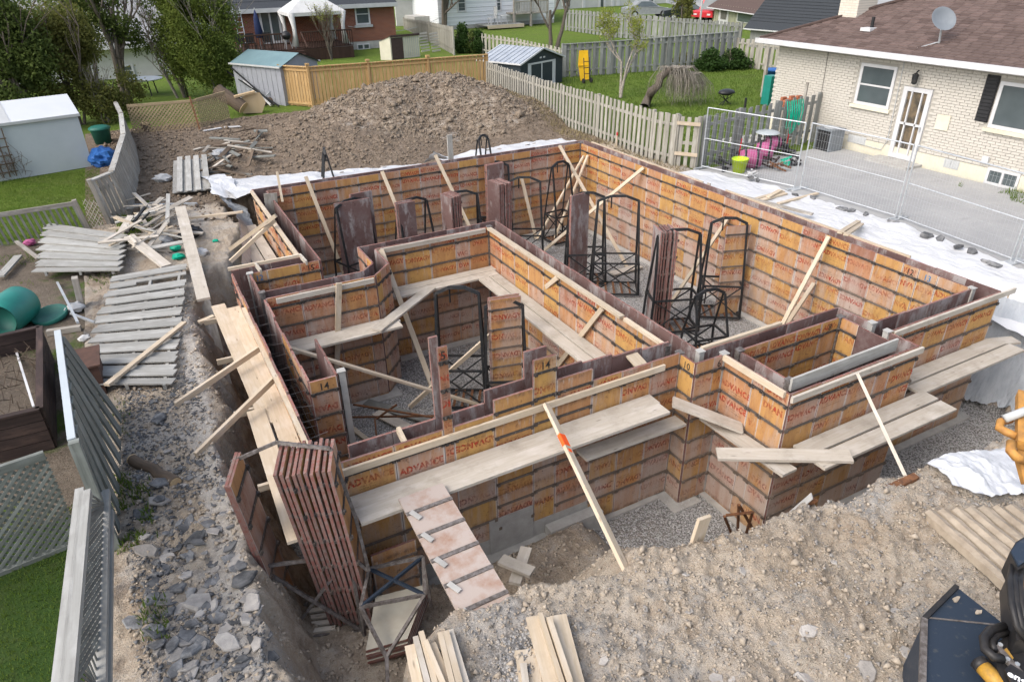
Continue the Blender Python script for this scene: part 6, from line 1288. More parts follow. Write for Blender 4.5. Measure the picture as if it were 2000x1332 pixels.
# ------------------------------------------------------------------ fences and sheds at the back
cf = picket_fence('new orange cedar fence with a cap rail behind the spoil heap', [(6.2, 33.0), (7.15, 31.75), (9.7, 31.5), (12.4, 31.25), (15.2, 30.95)], 1.62, .135, .022, 'cedar', side=1, cap='cedar', rails=(.08, .92), hv=.0)
for (x, y) in ((7.15, 31.75), (9.7, 31.5), (12.4, 31.25)): MB().box((x - .08, y - .08, 1.70), (x + .08, y + .08, 1.78)).build('post_cap', 'cedar', cf)
def gable_shed(nm, label, p0, p1, depth, h, hr, wallm, roofm, trim, ridge_along=True, ribs=0, over=.10, door=None):
    """p0-p1 is the front wall on the ground, depth goes away from the viewer"""
    a, b = Vector((p0[0], p0[1], 0)), Vector((p1[0], p1[1], 0)); u = (b - a); L = u.length; u /= L; v = Vector((-u.y, u.x, 0)); U = Vector((0, 0, 1)); t = thing(nm, label, 'shed', a)
    c = [a, b, b + v * depth, a + v * depth]
    if ridge_along: r0, r1 = a + v * depth / 2 + U * hr, b + v * depth / 2 + U * hr
    else: r0, r1 = a + u * L / 2 + U * hr, a + u * L / 2 + v * depth + U * hr
    e = [p + U * h for p in c]
    if ridge_along:
        MB().poly([c[0], c[1], e[1], e[0]]).build('front_wall', wallm, t); MB().poly([c[2], c[3], e[3], e[2]]).build('back_wall', wallm, t); MB().poly([c[1], c[2], e[2], r1, e[1]]).build('gable_wall', wallm, t); MB().poly([c[3], c[0], e[0], r0, e[3]]).build('gable_wall', wallm, t)
        for s, (q0, q1) in ((1, (e[0], e[1])), (-1, (e[3], e[2]))):
            o0 = -v * over * s - U * over * (hr - h) / (depth / 2); A_, B__, C_, D_2 = q0 - u * over + o0, q1 + u * over + o0, r1 + u * over, r0 - u * over
            m = MB(); m.poly([A_, B__, C_, D_2] if s > 0 else [A_, D_2, C_, B__]); m.poly([p - U * .03 for p in ([A_, D_2, C_, B__] if s > 0 else [A_, B__, C_, D_2])]); rr = m.build('roof', roofm, t)
            for i in range(ribs): f = (i + .5) / ribs; MB().beam(A_.lerp(B__, f) + U * .012, D_2.lerp(C_, f) + U * .012, .03, .03).build('rib', roofm, rr)
            if trim: MB().beam(A_, B__, .03, .07).build('trim', trim, t)
    else:
        MB().poly([c[0], c[1], e[1], r0, e[0]]).build('front_wall', wallm, t); MB().poly([c[2], c[3], e[3], r1, e[2]]).build('back_wall', wallm, t); MB().poly([c[1], c[2], e[2], e[1]]).build('side_wall', wallm, t); MB().poly([c[3], c[0], e[0], e[3]]).build('side_wall', wallm, t)
        for s, (q0, q1) in ((-1, (e[0], e[3])), (1, (e[1], e[2]))):
            o0 = u * over * s - U * over * (hr - h) / (L / 2); A_, B__, C_, D_2 = q0 - v * over + o0, q1 + v * over + o0, r1 + v * over, r0 - v * over
            m = MB(); m.poly([A_, B__, C_, D_2] if s > 0 else [A_, D_2, C_, B__]); m.poly([p - U * .03 for p in ([A_, D_2, C_, B__] if s > 0 else [A_, B__, C_, D_2])]); rr = m.build('roof', roofm, t)
            for i in range(ribs): f = (i + .5) / ribs; MB().beam(A_.lerp(B__, f) + U * .012, D_2.lerp(C_, f) + U * .012, .03, .03).build('rib', roofm, rr)
            if trim: MB().beam(A_ - v * .01, D_2 - v * .01, .03, .07).build('trim', trim, t); MB().beam(A_, B__, .04, .07).build('trim', trim, t)
    return t, a, u, v, L
# grey shed with teal roof beside the cedar fence
A_, B__ = G(466, 196), G(562, 208); t, a, u, v, L = gable_shed('garden_shed', 'grey sided shed with a teal roof beside the cedar fence', (4.65, 35.4), (6.2, 32.75), 2.2, 1.62, 2.05, 'shed_siding', 'teal_roof', 'trim_grey')
for i in range(1, 10): p = a + u * L * i / 10 - v * .012; MB().beam(p + Vector((0, 0, .02)), p + Vector((0, 0, 1.6)), .012, .012, (0, 1, 0)).build('siding_joint', 'trim_grey', t)
for k, (pa, pb, m_, w_) in enumerate((((462, 145, 1.1), (530, 205, .1), 'white_paint', .10), ((452, 133, 1.4), (535, 206, .1), 'black_steel', .05), ((440, 138, 1.2), (545, 208, .1), 'black_steel', .05), ((440, 180, .5), (520, 205, .1), 'black_steel', .04), ((542, 165, .8), (511, 197, .2), 'galvanised', .05))):
    bd('pole', ('white gutter length', 'upper black pole', 'middle black pole', 'lowest black pole', 'short grey pole')[k] + ' leaning on the grey shed', G(*pa[:2], pa[2]), G(*pb[:2], pb[2]), w_, w_, m_)
# dark shed with ribbed roof
t, a, u, v, L = gable_shed('garden_shed', 'dark shed with a ribbed silver roof and white trim behind the picket fence', (16.55, 30.2), (19.55, 31.35), 2.6, 1.22, 1.75, 'black_shed', 'roof_ribbed', 'white_paint', ridge_along=False, ribs=9)
ub = v * -.02
for f0, f1, z0_, z1_, nm, m_ in ((.16, .24, .0, 1.12, 'door_post', 'white_paint'), (.74, .82, 0, 1.12, 'door_post', 'white_paint'), (.16, .82, 1.08, 1.16, 'lintel', 'white_paint'), (.475, .50, 0, 1.08, 'door_edge', 'white_paint')):
    MB().poly([a + u * L * f0 + ub + Vector((0, 0, z0_)), a + u * L * f1 + ub + Vector((0, 0, z0_)), a + u * L * f1 + ub + Vector((0, 0, z1_)), a + u * L * f0 + ub + Vector((0, 0, z1_))]).build(nm, m_, t)
for f in (.46, .54): MB().poly([a + u * L * (f - .025) + ub + Vector((0, 0, 1.30)), a + u * L * (f + .025) + ub + Vector((0, 0, 1.30)), a + u * L * (f + .025) + ub + Vector((0, 0, 1.37)), a + u * L * (f - .025) + ub + Vector((0, 0, 1.37))]).build('vent', 'white_paint', t)
# cream shed with brown door
t = thing('garden_shed', 'cream sided lean-to shed with a brown door on the far lawn', 'shed', G(764, 118)); a, b, c = G(744, 118), G(765, 118), G(821, 111); U = Vector((0, 0, 1)); h1, h2 = GV(b, 72), GV(a, 82); hc = GV(c, 67)
MB().poly([b, c, c + U * hc, b + U * h1]).build('front_wall', 'cream_siding', t); MB().poly([a, b, b + U * h1, a + U * h2]).build('side_wall', 'cream_siding', t); nb_ = (c - b).cross(U).normalized() * .03
MB().poly([b.lerp(c, .03) + nb_, b.lerp(c, .42) + nb_, b.lerp(c, .42) + nb_ + U * h1 * .92, b.lerp(c, .03) + nb_ + U * h1 * .92]).build('door', 'brown_metal', t); bk = a + (c - b)
MB().poly([a + U * h2 + nb_, b + U * (h1 + .03) + nb_ * 3, c + U * (hc + .03) + nb_ * 3, bk + U * h2]).build('roof', 'brown_metal', t); MB().beam(b + U * h1 + nb_ * 2, c + U * hc + nb_ * 2, .06, .12).build('fascia', 'brown_metal', t)
for i in range(8): p = b.lerp(c, .45 + .55 * i / 8) + nb_ * 1.2; MB().beam(p, p + U * h1 * .93, .02, .02).build('siding_joint', 'trim_grey', t)
def back_fence(label, base, tops, pw=.14, gap=.03, m='fence_grey', alt=True, cap=None):
    pts = [G(*p) for p in base]; hs_ = [GV(p, ty) for p, ty in zip(pts, tops)]; n = len(pts) - 1
    return picket_fence(label, pts, lambda g: float(np.interp(g, np.linspace(0, 1, n + 1), hs_)), pw, gap, m, side=-1, alt=alt, rails=(.2, .85), cap=cap, hv=.015)
back_fence('grey board fence along the back of the right lawn', [(1098, 152), (1190, 146), (1300, 138), (1432, 128)], [88, 82, 73, 63], .17, .03, 'fence_grey', cap='fence_grey'); back_fence('pale board fence closing the right corner of the lawn', [(1434, 128), (1480, 136), (1530, 145)], [76, 80, 85], .15, .05, 'fence_pale')
back_fence('pale board fence running away beside the brick house', [(887, 108), (840, 82), (790, 57)], [54, 45, 36], .14, .05, 'fence_pale'); back_fence('pale picket fence behind the dark shed', [(935, 104), (1010, 116), (1100, 134)], [66, 77, 96], .14, .06, 'fence_pale')
back_fence('farthest grey fence in front of the parked cars', [(1105, 60), (1200, 74), (1300, 82), (1445, 84)], [20, 27, 34, 46], .20, .05, 'fence_grey')
# odds and ends on the back lawn
P = G(1143, 158); t = thing('sled', 'yellow plastic sled leaning on the back fence', 'sled', P); h_ = GV(P, 100); m = MB(); m.poly([P + Vector((-.22, .1, .0)), P + Vector((.22, 0, .0)), P + Vector((.30, .15, h_ * .55)), P + Vector((.24, .2, h_)), P + Vector((-.22, .3, h_)), P + Vector((-.30, .25, h_ * .55))]); m.build('hull', 'yellow_plastic', t); MB().beam(P + Vector((-.30, .2, h_ * .5)), P + Vector((.30, .1, h_ * .5)), .03, .06).build('rim', 'yellow_plastic', t)
P = G(1147, 163); t = thing('hand_truck', 'black hand truck leaning by the yellow sled', 'hand truck', P); h_ = GV(P, 115)
for s in (-.16, .16): MB().tube([P + Vector((s, 0, .1)), P + Vector((s + .1, .3, h_))], .022, 5).build('rail', 'black_steel', t); MB().tube([P + Vector((s * 1.4 - .03, 0, .12)), P + Vector((s * 1.4 + .03, 0, .12))], .12, 10).build('wheel', 'tyre', t)
for k in range(4): z_ = .15 + h_ * .24 * k; MB().tube([P + Vector((-.16 + .1 * z_ / h_, .3 * z_ / h_, z_)), P + Vector((.16 + .1 * z_ / h_, .3 * z_ / h_, z_))], .018, 5).build('crossbar', 'black_steel', t)
P = G(1416, 205); t = thing('barbecue', 'black portable barbecue on crossed legs on the right lawn', 'barbecue', P); h_ = GV(P, 174)
V_, F_ = blob(P + Vector((0, 0, h_ * .84)), (.33, .22, .15), 10, 0); m = MB().lathe([(0, .60), (.20, .62), (.34, .72), (.36, .78), (.30, .90), (.16, .97), (0, .99)], (0, 0, 0), 16); o = bpy.data.objects.new('lid', m.mesh('lid', 'black_plastic', smooth=True)); COL.objects.link(o); o.parent = t; o.scale = (1.1, .8, h_ / 1.0 * 1.0)
for s in (-1, 1): MB().tube([P + Vector((-.25 * s, -.1 * s, 0)), P + Vector((.25 * s, .1 * s, h_ * .6))], .018, 5).build('leg', 'black_steel', t); MB().tube([P + Vector((-.25 * s, .1 * s, 0)), P + Vector((.25 * s, -.1 * s, h_ * .6))], .018, 5).build('leg', 'black_steel', t)
P = G(1497, 205); m = MB(); m.box((P.x - .15, P.y - .2, .0), (P.x + .25, P.y + .2, 1.15)); tag(m.build('recycling_bin', 'teal_plastic'), 'green bin by the corner of the pale brick house', 'bin'); P = G(1507, 185); m = MB(); m.lathe([(0, 0), (.3, 0), (.38, 1.0), (.42, 1.0), (.42, 1.08), (0, 1.1)], P, 12); tag(m.build('recycling_bin', 'blue_tarp', smooth=True), 'blue bin behind the corner of the pale brick house', 'bin')
P = G(1488, 190); bd('post', 'brown porch post beside the blue bin', P, P + Vector((0, 0, 2.0)), .12, .12, 'grey_wood', (1, 0, 0)); struct(MB().poly([(18.3, 17.0, .01), (20.1, 16.8, .01), (20.1, 18.0, .01), (17.2, 18.2, .01)]).build('path', 'concrete'))
for k, (pa, pb, m_) in enumerate((((985, 198), (1022, 212), 'pale_grey_wood'), ((990, 203), (1018, 214), 'plank'))): bd('board', ('upper', 'lower')[k] + ' pale board lying at the foot of the picket fence', G(*pa, .06), G(*pb, .06), .14, .03, m_)
a, b = G(998, 218, .12), G(1022, 231, .06); m = MB(); m.tube([a, b], .05, 8); m.tube([a, a + Vector((-.05, .03, -.08))], .055, 8); tag(m.build('drain_pipe', 'white_paint', smooth=True), 'white drain pipe lying right of the spoil heap', 'pipe')
# ------------------------------------------------------------------ houses and yards beyond the fences
def wall_y(parent, px0, px1, y, z1, mat, nm='wall', z0=0.0, th=.2):
    a, b = GY(px0, 60, y).x, GY(px1, 60, y).x; return MB().box((a, y, z0), (b, y + th, z1)).build(nm, mat, parent), a, b
def win_y(parent, pa, pb, y, frame=.09, fm='white_paint', sill=None, rail=True, nm='window', gl='glass'):
    A_, B__ = GY(*pa, y - .03), GY(*pb, y - .03); x0, x1, z0, z1 = min(A_.x, B__.x), max(A_.x, B__.x), min(A_.z, B__.z), max(A_.z, B__.z); m = MB(); yo = y - .06
    for a, b in (((x0, z0), (x0 + frame, z1)), ((x1 - frame, z0), (x1, z1)), ((x0 + frame, z0), (x1 - frame, z0 + frame)), ((x0 + frame, z1 - frame), (x1 - frame, z1))): m.box((a[0], yo, a[1]), (b[0], y + .02, b[1]))
    if rail == 'v': m.box(((x0 + x1) / 2 - .05, yo, z0 + frame), ((x0 + x1) / 2 + .05, y + .02, z1 - frame))
    elif rail: m.box((x0 + frame, yo, (z0 + z1) / 2 - .03), (x1 - frame, y + .02, (z0 + z1) / 2 + .03))
    o = m.build(nm, fm, parent); MB().poly([(x0 + frame, y - .012, z0 + frame), (x1 - frame, y - .012, z0 + frame), (x1 - frame, y - .012, z1 - frame), (x0 + frame, y - .012, z1 - frame)]).build('pane', gl, o)
    if sill: MB().box((x0 - .12, y - .14, z0 - .16), (x1 + .12, y + .02, z0 - .01)).build('sill', sill, o)
    return o
def roof_y(parent, x0, x1, y, ez, rise, depth, mat, over=.5, trim='trim_grey'):
    m = MB(); m.poly([(x0 - over, y - over, ez), (x1 + over, y - over, ez), (x1 + over, y + depth, ez + rise), (x0 - over, y + depth, ez + rise)]); m.poly([(x0 - over, y + 2 * depth, ez), (x0 - over, y + depth, ez + rise), (x1 + over, y + depth, ez + rise), (x1 + over, y + 2 * depth, ez)]); r = m.build('roof', mat, parent)
    MB().box((x0 - over, y - over - .08, ez - .22), (x1 + over, y - over, ez + .02)).build('gutter', trim, r); MB().box((x0 - over, y - over, ez - .24), (x1 + over, y + .02, ez - .2)).build('soffit', trim, r)
    for k in range(1, int(depth / .8)):
        f = k * .8 / depth; MB().beam((x0 - over, y - over + (depth + over) * f, ez + rise * f + .012), (x1 + over, y - over + (depth + over) * f, ez + rise * f + .012), .03, .02).build('shingle_course', mat, r)
    return r
# red brick house with deck and gazebo
yb = 51.0; h = thing('brick_house', 'red brick bungalow with a dark roof behind the cedar fence', 'house', (14, yb, 0)); ez = GY(600, 14, yb - .5).z
w_, xa, xb = wall_y(h, 455, 773, yb, ez, 'brick_red', z0=.5); MB().box((xa + .02, yb + .02, 0), (xb - .02, yb + .22, .52)).build('foundation', 'concrete', h); MB().box((xb - .2, yb + .2, 0), (xb, yb + 9, ez)).build('side_wall', 'brick_red', h); roof_y(h, xa - .5, xb - .4, yb, ez, 2.6, 5.5, 'shingle_dark')
win_y(h, (691, 8), (724, 48), yb, .10, sill='trim_grey'); win_y(h, (697, 87), (723, 97), yb, .07, rail='v')
d_ = win_y(h, (503, 20), (555, 84), yb, .14, rail='v', nm='patio_door')
dz = .72; dk = thing('deck', 'dark brown timber deck with railing behind the red brick house', 'deck', (11, 48, 0)); x0, x1 = GY(470, 90, 47.5).x, GY(688, 95, 47.5).x
for i in range(22): MB().box((x0, 47.2 + i * .172, dz - .04), (x1, 47.2 + i * .172 + .16, dz)).build('deck_board', 'deck_brown', dk)
for i in range(34): xx = x0 + (x1 - x0) * (i + .5) / 34; MB().box((xx - .10, 47.16, .0), (xx + .095, 47.19, dz - .05)).build('skirt_board', 'deck_brown', dk)
sx0, sx1 = GY(560, 110, 46.8).x, GY(597, 110, 46.8).x
for i in range(4): MB().box((sx0, 46.0 + i * .28, dz * (i + .2) / 4.6), (sx1, 46.28 + i * .28 + .04, dz * (i + 1) / 4.6)).build('step', 'deck_brown', dk)
def rail_x(xl, xr, y, n):
    MB().box((xl, y - .04, dz + .86), (xr, y + .06, dz + .94)).build('hand_rail', 'deck_brown', dk)
    for i in range(n + 1): xx = xl + (xr - xl) * i / n; MB().box((xx - .02, y - .02, dz), (xx + .02, y + .02, dz + .86)).build('baluster', 'deck_brown', dk)
rail_x(x0, sx0, 47.2, 16); rail_x(sx1, x1, 47.2, 22); MB().beam((sx1, 46.0, .9), (sx1, 47.2, dz + .9), .06, .08).build('stair_rail', 'deck_brown', dk)
gz = thing('gazebo', 'white canvas gazebo with side curtains on the deck', 'gazebo', (12, 48.5, dz)); gx0, gx1, gy0, gy1 = GY(571, 50, 47.6).x, GY(672, 50, 47.6).x, 47.6, 50.4; gh = GY(575, 26, 47.5).z
for x in (gx0, gx1):
    for y in (gy0, gy1): MB().box((x - .04, y - .04, dz), (x + .04, y + .04, gh)).build('post', 'canvas_white', gz); MB().tube([(x, y, dz + .1), (x + (.10 if x == gx0 else -.10), y, dz + 1.0), (x, y, gh)], [.24, .10, .22], 8).build('curtain', 'canvas_white', gz, True)
cx_, cy_ = (gx0 + gx1) / 2, (gy0 + gy1) / 2; e = .15; base = [(gx0 - e, gy0 - e, gh), (gx1 + e, gy0 - e, gh), (gx1 + e, gy1 + e, gh), (gx0 - e, gy1 + e, gh)]; top = [(cx_ - .5, cy_ - .45, gh + .85), (cx_ + .5, cy_ - .45, gh + .85), (cx_ + .5, cy_ + .45, gh + .85), (cx_ - .5, cy_ + .45, gh + .85)]; m = MB()
for i in range(4): j = (i + 1) % 4; m.poly([base[i], base[j], top[j], top[i]]); m.poly([(base[i][0], base[i][1], gh - .2), (base[j][0], base[j][1], gh - .2), base[j], base[i]])
m.build('canopy', 'canvas_white', gz); m = MB(); tp2 = [(p[0], p[1], p[2] + .12) for p in top]
for i in range(4): j = (i + 1) % 4; m.poly([top[i], top[j], tp2[j], tp2[i]]); m.poly([tp2[i], tp2[j], (cx_, cy_, gh + 1.3)])
m.build('vent_cap', 'canvas_white', gz)
P = GY(503, 55, 48.4); t = thing('parasol', 'closed navy parasol on the deck', 'parasol', (P.x, 48.4, dz)); MB().tube([(P.x, 48.4, dz), (P.x, 48.4, GY(500, 16, 48.4).z)], .03, 6).build('pole', 'trim_grey', t); zt_ = GY(500, 20, 48.4).z; MB().tube([(P.x, 48.4, zt_), (P.x, 48.4, zt_ - .5), (P.x + .05, 48.4, zt_ - 1.5), (P.x + .05, 48.4, zt_ - 1.55)], [.03, .16, .27, .2], 10).build('canopy', 'navy_cloth', t, True)
P = GY(561, 85, 47.6); t = thing('kettle_barbecue', 'round black kettle barbecue by the deck steps', 'barbecue', (P.x, 47.6, dz)); zc = GY(561, 70, 47.6).z; m = MB().lathe([(0, -.26), (.2, -.2), (.31, 0), (.3, .05), (.2, .2), (0, .27)], (P.x, 47.6, zc), 16); m.build('bowl', 'black_plastic', t, True)
for k in range(3): a = 2.1 * k; MB().tube([(P.x + .12 * math.cos(a), 47.6 + .12 * math.sin(a), zc - .15), (P.x + .28 * math.cos(a), 47.6 + .28 * math.sin(a), dz)], .02, 5).build('leg', 'trim_grey', t)
for k, (px, py) in enumerate(((490, 80), (523, 82), (470, 78))):
    P = GY(px, py, 48.0); t = thing('patio_chair', ('left', 'right', 'leftmost')[k] + ' dark patio chair on the deck', 'chair', (P.x, 48.0, dz)); MB().box((P.x - .25, 47.8, dz + .40), (P.x + .25, 48.2, dz + .45)).build('seat', 'black_steel', t); MB().box((P.x - .25, 48.2, dz + .45), (P.x + .25, 48.24, dz + .95)).build('backrest', 'black_steel', t)
    for sx in (-.23, .23):
        for sy in (47.82, 48.18): MB().box((P.x + sx - .02, sy - .02, dz), (P.x + sx + .02, sy + .02, dz + .4)).build('leg', 'black_steel', t)
P = GY(466, 40, 50.4); t = thing('ladder', 'pale metal ladder frame standing at the end of the brick house', 'ladder', (P.x, 50.4, 0))
for s in (-.2, .2): MB().tube([(P.x + s, 50.2, dz), (P.x + s, 50.6, dz + 2.3)], .03, 5).build('rail', 'galvanised', t)
for k in range(7): MB().tube([(P.x - .2, 50.22 + .05 * k, dz + .25 + .3 * k), (P.x + .2, 50.22 + .05 * k, dz + .25 + .3 * k)], .025, 5).build('rung', 'galvanised', t)
m = MB(); pts = []
A_, B__ = GY(680, 52, 50.5), G(862, 60) + Vector((0, 0, 1.0))
for i in range(13): f = i / 12; p = A_.lerp(B__, f); p.z -= 1.3 * math.sin(math.pi * f) * .5; pts.append(p)
m.tube(pts, .02, 4); tag(m.build('cable', 'trim_grey'), 'thin cable sagging from the gazebo towards the tree', 'cable')
P = G(841, 104); t = thing('pallet', 'pair of grey pallets leaning on the pale fence', 'pallet', P)
for s in range(2):
    for k in range(7): z_ = .12 + k * .17; a = P + Vector((-.55 + .75 * s, .2 + .06 * k, z_ - .05 * s)); MB().beam(a, a + Vector((.62, .05, .03)), .03, .10).build('slat', 'pale_grey_wood', t)
# white sided house, deck and chairs
yw = 60.0; h = thing('house', 'white horizontal-sided house behind the dark shed', 'house', (31, yw, 0)); w_, xa, xb = wall_y(h, 858, 1082, yw, 6.0, 'siding_white', z0=.3); MB().box((xa, yw + .2, 0), (xa + .2, yw + 9, 6)).build('side_wall', 'siding_white', h); MB().box((xa + .02, yw + .02, 0), (xb, yw + .2, .32)).build('foundation', 'concrete', h); roof_y(h, xa, xb, yw, 6.0, 2.5, 5, 'shingle_grey')
win_y(h, (892, -12), (911, 24), yw, .12); win_y(h, (968, -12), (980, 23), yw, .12); win_y(h, (1003, -20), (1018, 25), yw, .12, nm='door')
for k in range(14): z_ = .55 + k * .36; MB().box((xa, yw - .025, z_), (xb, yw - .002, z_ + .02)).build('siding_lap', 'trim_grey', h)
x0, x1 = GY(952, 66, 57.5).x, GY(1022, 66, 57.5).x; t = thing('deck', 'low grey deck at the white house', 'deck', (x0, 57.4, 0))
for i in range(12): MB().box((x0, 57.4 + i * .2, .30), (x1, 57.4 + i * .2 + .185, .36)).build('deck_board', 'fence_grey', t)
MB().box((x0, 57.32, .1), (x1, 57.39, .36)).build('fascia', 'lumber', t)
P = GY(963, 57, 58.4); t = thing('patio_chair', 'grey metal armchair on the low deck', 'chair', (P.x, 58.4, .36)); MB().box((P.x - .35, 58.1, .78), (P.x + .35, 58.7, .84)).build('seat', 'trim_grey', t); MB().box((P.x + .25, 58.1, .84), (P.x + .33, 58.7, 1.7)).build('backrest', 'trim_grey', t)
for sx in (-.3, .3):
    for sy in (58.12, 58.66): MB().box((P.x + sx - .03, sy - .03, .36), (P.x + sx + .03, sy + .03, .78)).build('leg', 'trim_grey', t)
    MB().box((P.x - .35, 58.4 + sx - .03, 1.05), (P.x + .3, 58.4 + sx + .03, 1.1)).build('armrest', 'trim_grey', t)
P = GY(985, 55, 58.2); t = thing('patio_table', 'small glass-topped table on the low deck', 'table', (P.x, 58.2, .36)); MB().box((P.x - .4, 57.8, .98), (P.x + .4, 58.6, 1.02)).build('top', 'trim_grey', t)
for sx in (-.3, .3): MB().box((P.x + sx - .03, 58.17, .36), (P.x + sx + .03, 58.23, .98)).build('leg', 'trim_grey', t)
x0, x1 = GY(998, 45, 59).x, GY(1062, 45, 59).x; t = thing('stair_porch', 'raised timber porch with balusters on the white house', 'porch', (x0, 58.5, 0)); MB().box((x0, 58.3, 1.0), (x1, 59.9, 1.1)).build('floor_boards', 'grey_wood', t); MB().box((x0, 58.3, 1.95), (x1, 58.4, 2.05)).build('hand_rail', 'grey_wood', t)
for i in range(24): xx = x0 + (x1 - x0) * i / 23; MB().box((xx - .04, 58.32, 1.1), (xx + .04, 58.38, 1.95)).build('baluster', 'pale_grey_wood', t)
for xx in (x0, (x0 + x1) / 2, x1): MB().box((xx - .08, 58.3, 0), (xx + .08, 58.46, 2.2)).build('post', 'grey_wood', t)
# garage left of the white house
yg = 66.0; h = thing('garage', 'pale garage with a grey roof left of the white house', 'garage', (26, yg, 0)); w_, xa, xb = wall_y(h, 776, 868, yg, 2.9, 'stucco_grey'); roof_y(h, xa, xb, yg, 2.9, 2.2, 5, 'shingle_grey', trim='trim_grey'); MB().box((xa + 4.2, yg - .05, 0), (xa + 6.2, yg + .02, 2.2)).build('door', 'grey_plastic', h); m = MB(); m.box((GY(812, 60, 62).x, 62, .0), (GY(862, 60, 62).x, 64.5, 1.0)); tag(m.build('stone_wall', 'concrete'), 'low pale wall before the garage', 'wall')
# long grey house with white trim, far right of the white one
yh = 74.0; h = thing('house', 'grey house with white corner trims beyond the far fence', 'house', (52, yh, 0)); w_, xa, xb = wall_y(h, 1082, 1310, yh, 5.0, 'stucco_grey'); roof_y(h, xa, xb, yh, 5.0, 2.5, 5, 'shingle_grey')
for (a, b) in (((1098, -10), (1112, 12)), ((1170, -8), (1182, 20)), ((1265, -10), (1278, 14))): win_y(h, a, b, yh, .25, rail=False)
for px in (1140, 1196, 1207, 1303): x = GY(px, 10, yh).x; MB().box((x - .2, yh - .06, 0), (x + .2, yh + .02, 5)).build('trim', 'white_paint', h)
# tan brick block, green garage, dark roofed garage
yt = 80.0; h = thing('building', 'tan brick building far behind the parked cars', 'building', (70, yt, 0)); x0, x1 = GY(1316, 10, yt).x, GY(1364, 10, yt).x; MB().box((x0, yt, 0), (x1, yt + 8, 5)).build('wall', 'tan_brick', h); MB().box((x0 - .3, yt - .3, 5), (x1 + .3, yt + 8, 5.3)).build('roof', 'shingle_grey', h); win_y(h, (1330, -14), (1340, -4), yt, .15)
A_, B__ = G(1392, 46), G(1474, 62); t, a, u, v, L = gable_shed('garage', 'sage green garage with a white door beyond the far fence', (A_.x, A_.y), (B__.x, B__.y), 5.5, GV(A_, 8), GV(A_, 8) + 1.6, 'green_siding', 'shingle_brown3', 'white_paint', True, 0, .5)
nb_ = -v * .04; U = Vector((0, 0, 1)); hh = GV(A_, 8)
for f0, f1, g0, g1, nm, m_ in ((.14, .38, 0, .84, 'door', 'white_paint'), (.20, .34, .3, .78, 'pane', 'curtain'), (.58, .96, .3, .86, 'window', 'white_paint'), (.61, .93, .35, .8, 'pane', 'glass')):
    nb2 = nb_ * (2 if nm == 'pane' else 1); MB().poly([a + u * L * f0 + nb2 + U * hh * g0, a + u * L * f1 + nb2 + U * hh * g0, a + u * L * f1 + nb2 + U * hh * g1, a + u * L * f0 + nb2 + U * hh * g1]).build(nm, m_, t)
for i in range(18): p = a + u * L * i / 17 - v * .02; MB().beam(p, p + U * hh, .04, .03, (0, 1, 0)).build('batten', 'green_siding', t)
A_, B__ = G(1462, 92), G(1532, 104); hh = GV(A_, 47); t, a, u, v, L = gable_shed('garage', 'weathered board garage with a black shingle roof', (A_.x, A_.y), (B__.x + 1.2, B__.y - 1.4), 6.0, hh, hh + 2.6, 'fence_grey', 'shingle_dark', 'trim_grey', True, 0, .35)
for i in range(1, 16): f = i / 16; rr = [o for o in t.children if o.name.startswith('roof')][0]; U = Vector((0, 0, 1)); p = a + v * 3 * f + U * (hh + 2.6 * f + .02); MB().beam(p - u * .3, p + u * (L + .3), .03, .02).build('shingle_course', 'shingle_dark', rr)
P = G(1365, 66); bd('flagpole', 'thin white pole standing before the far fence', P, P + Vector((0, 0, 4.5)), .10, .10, 'white_paint', (1, 0, 0))
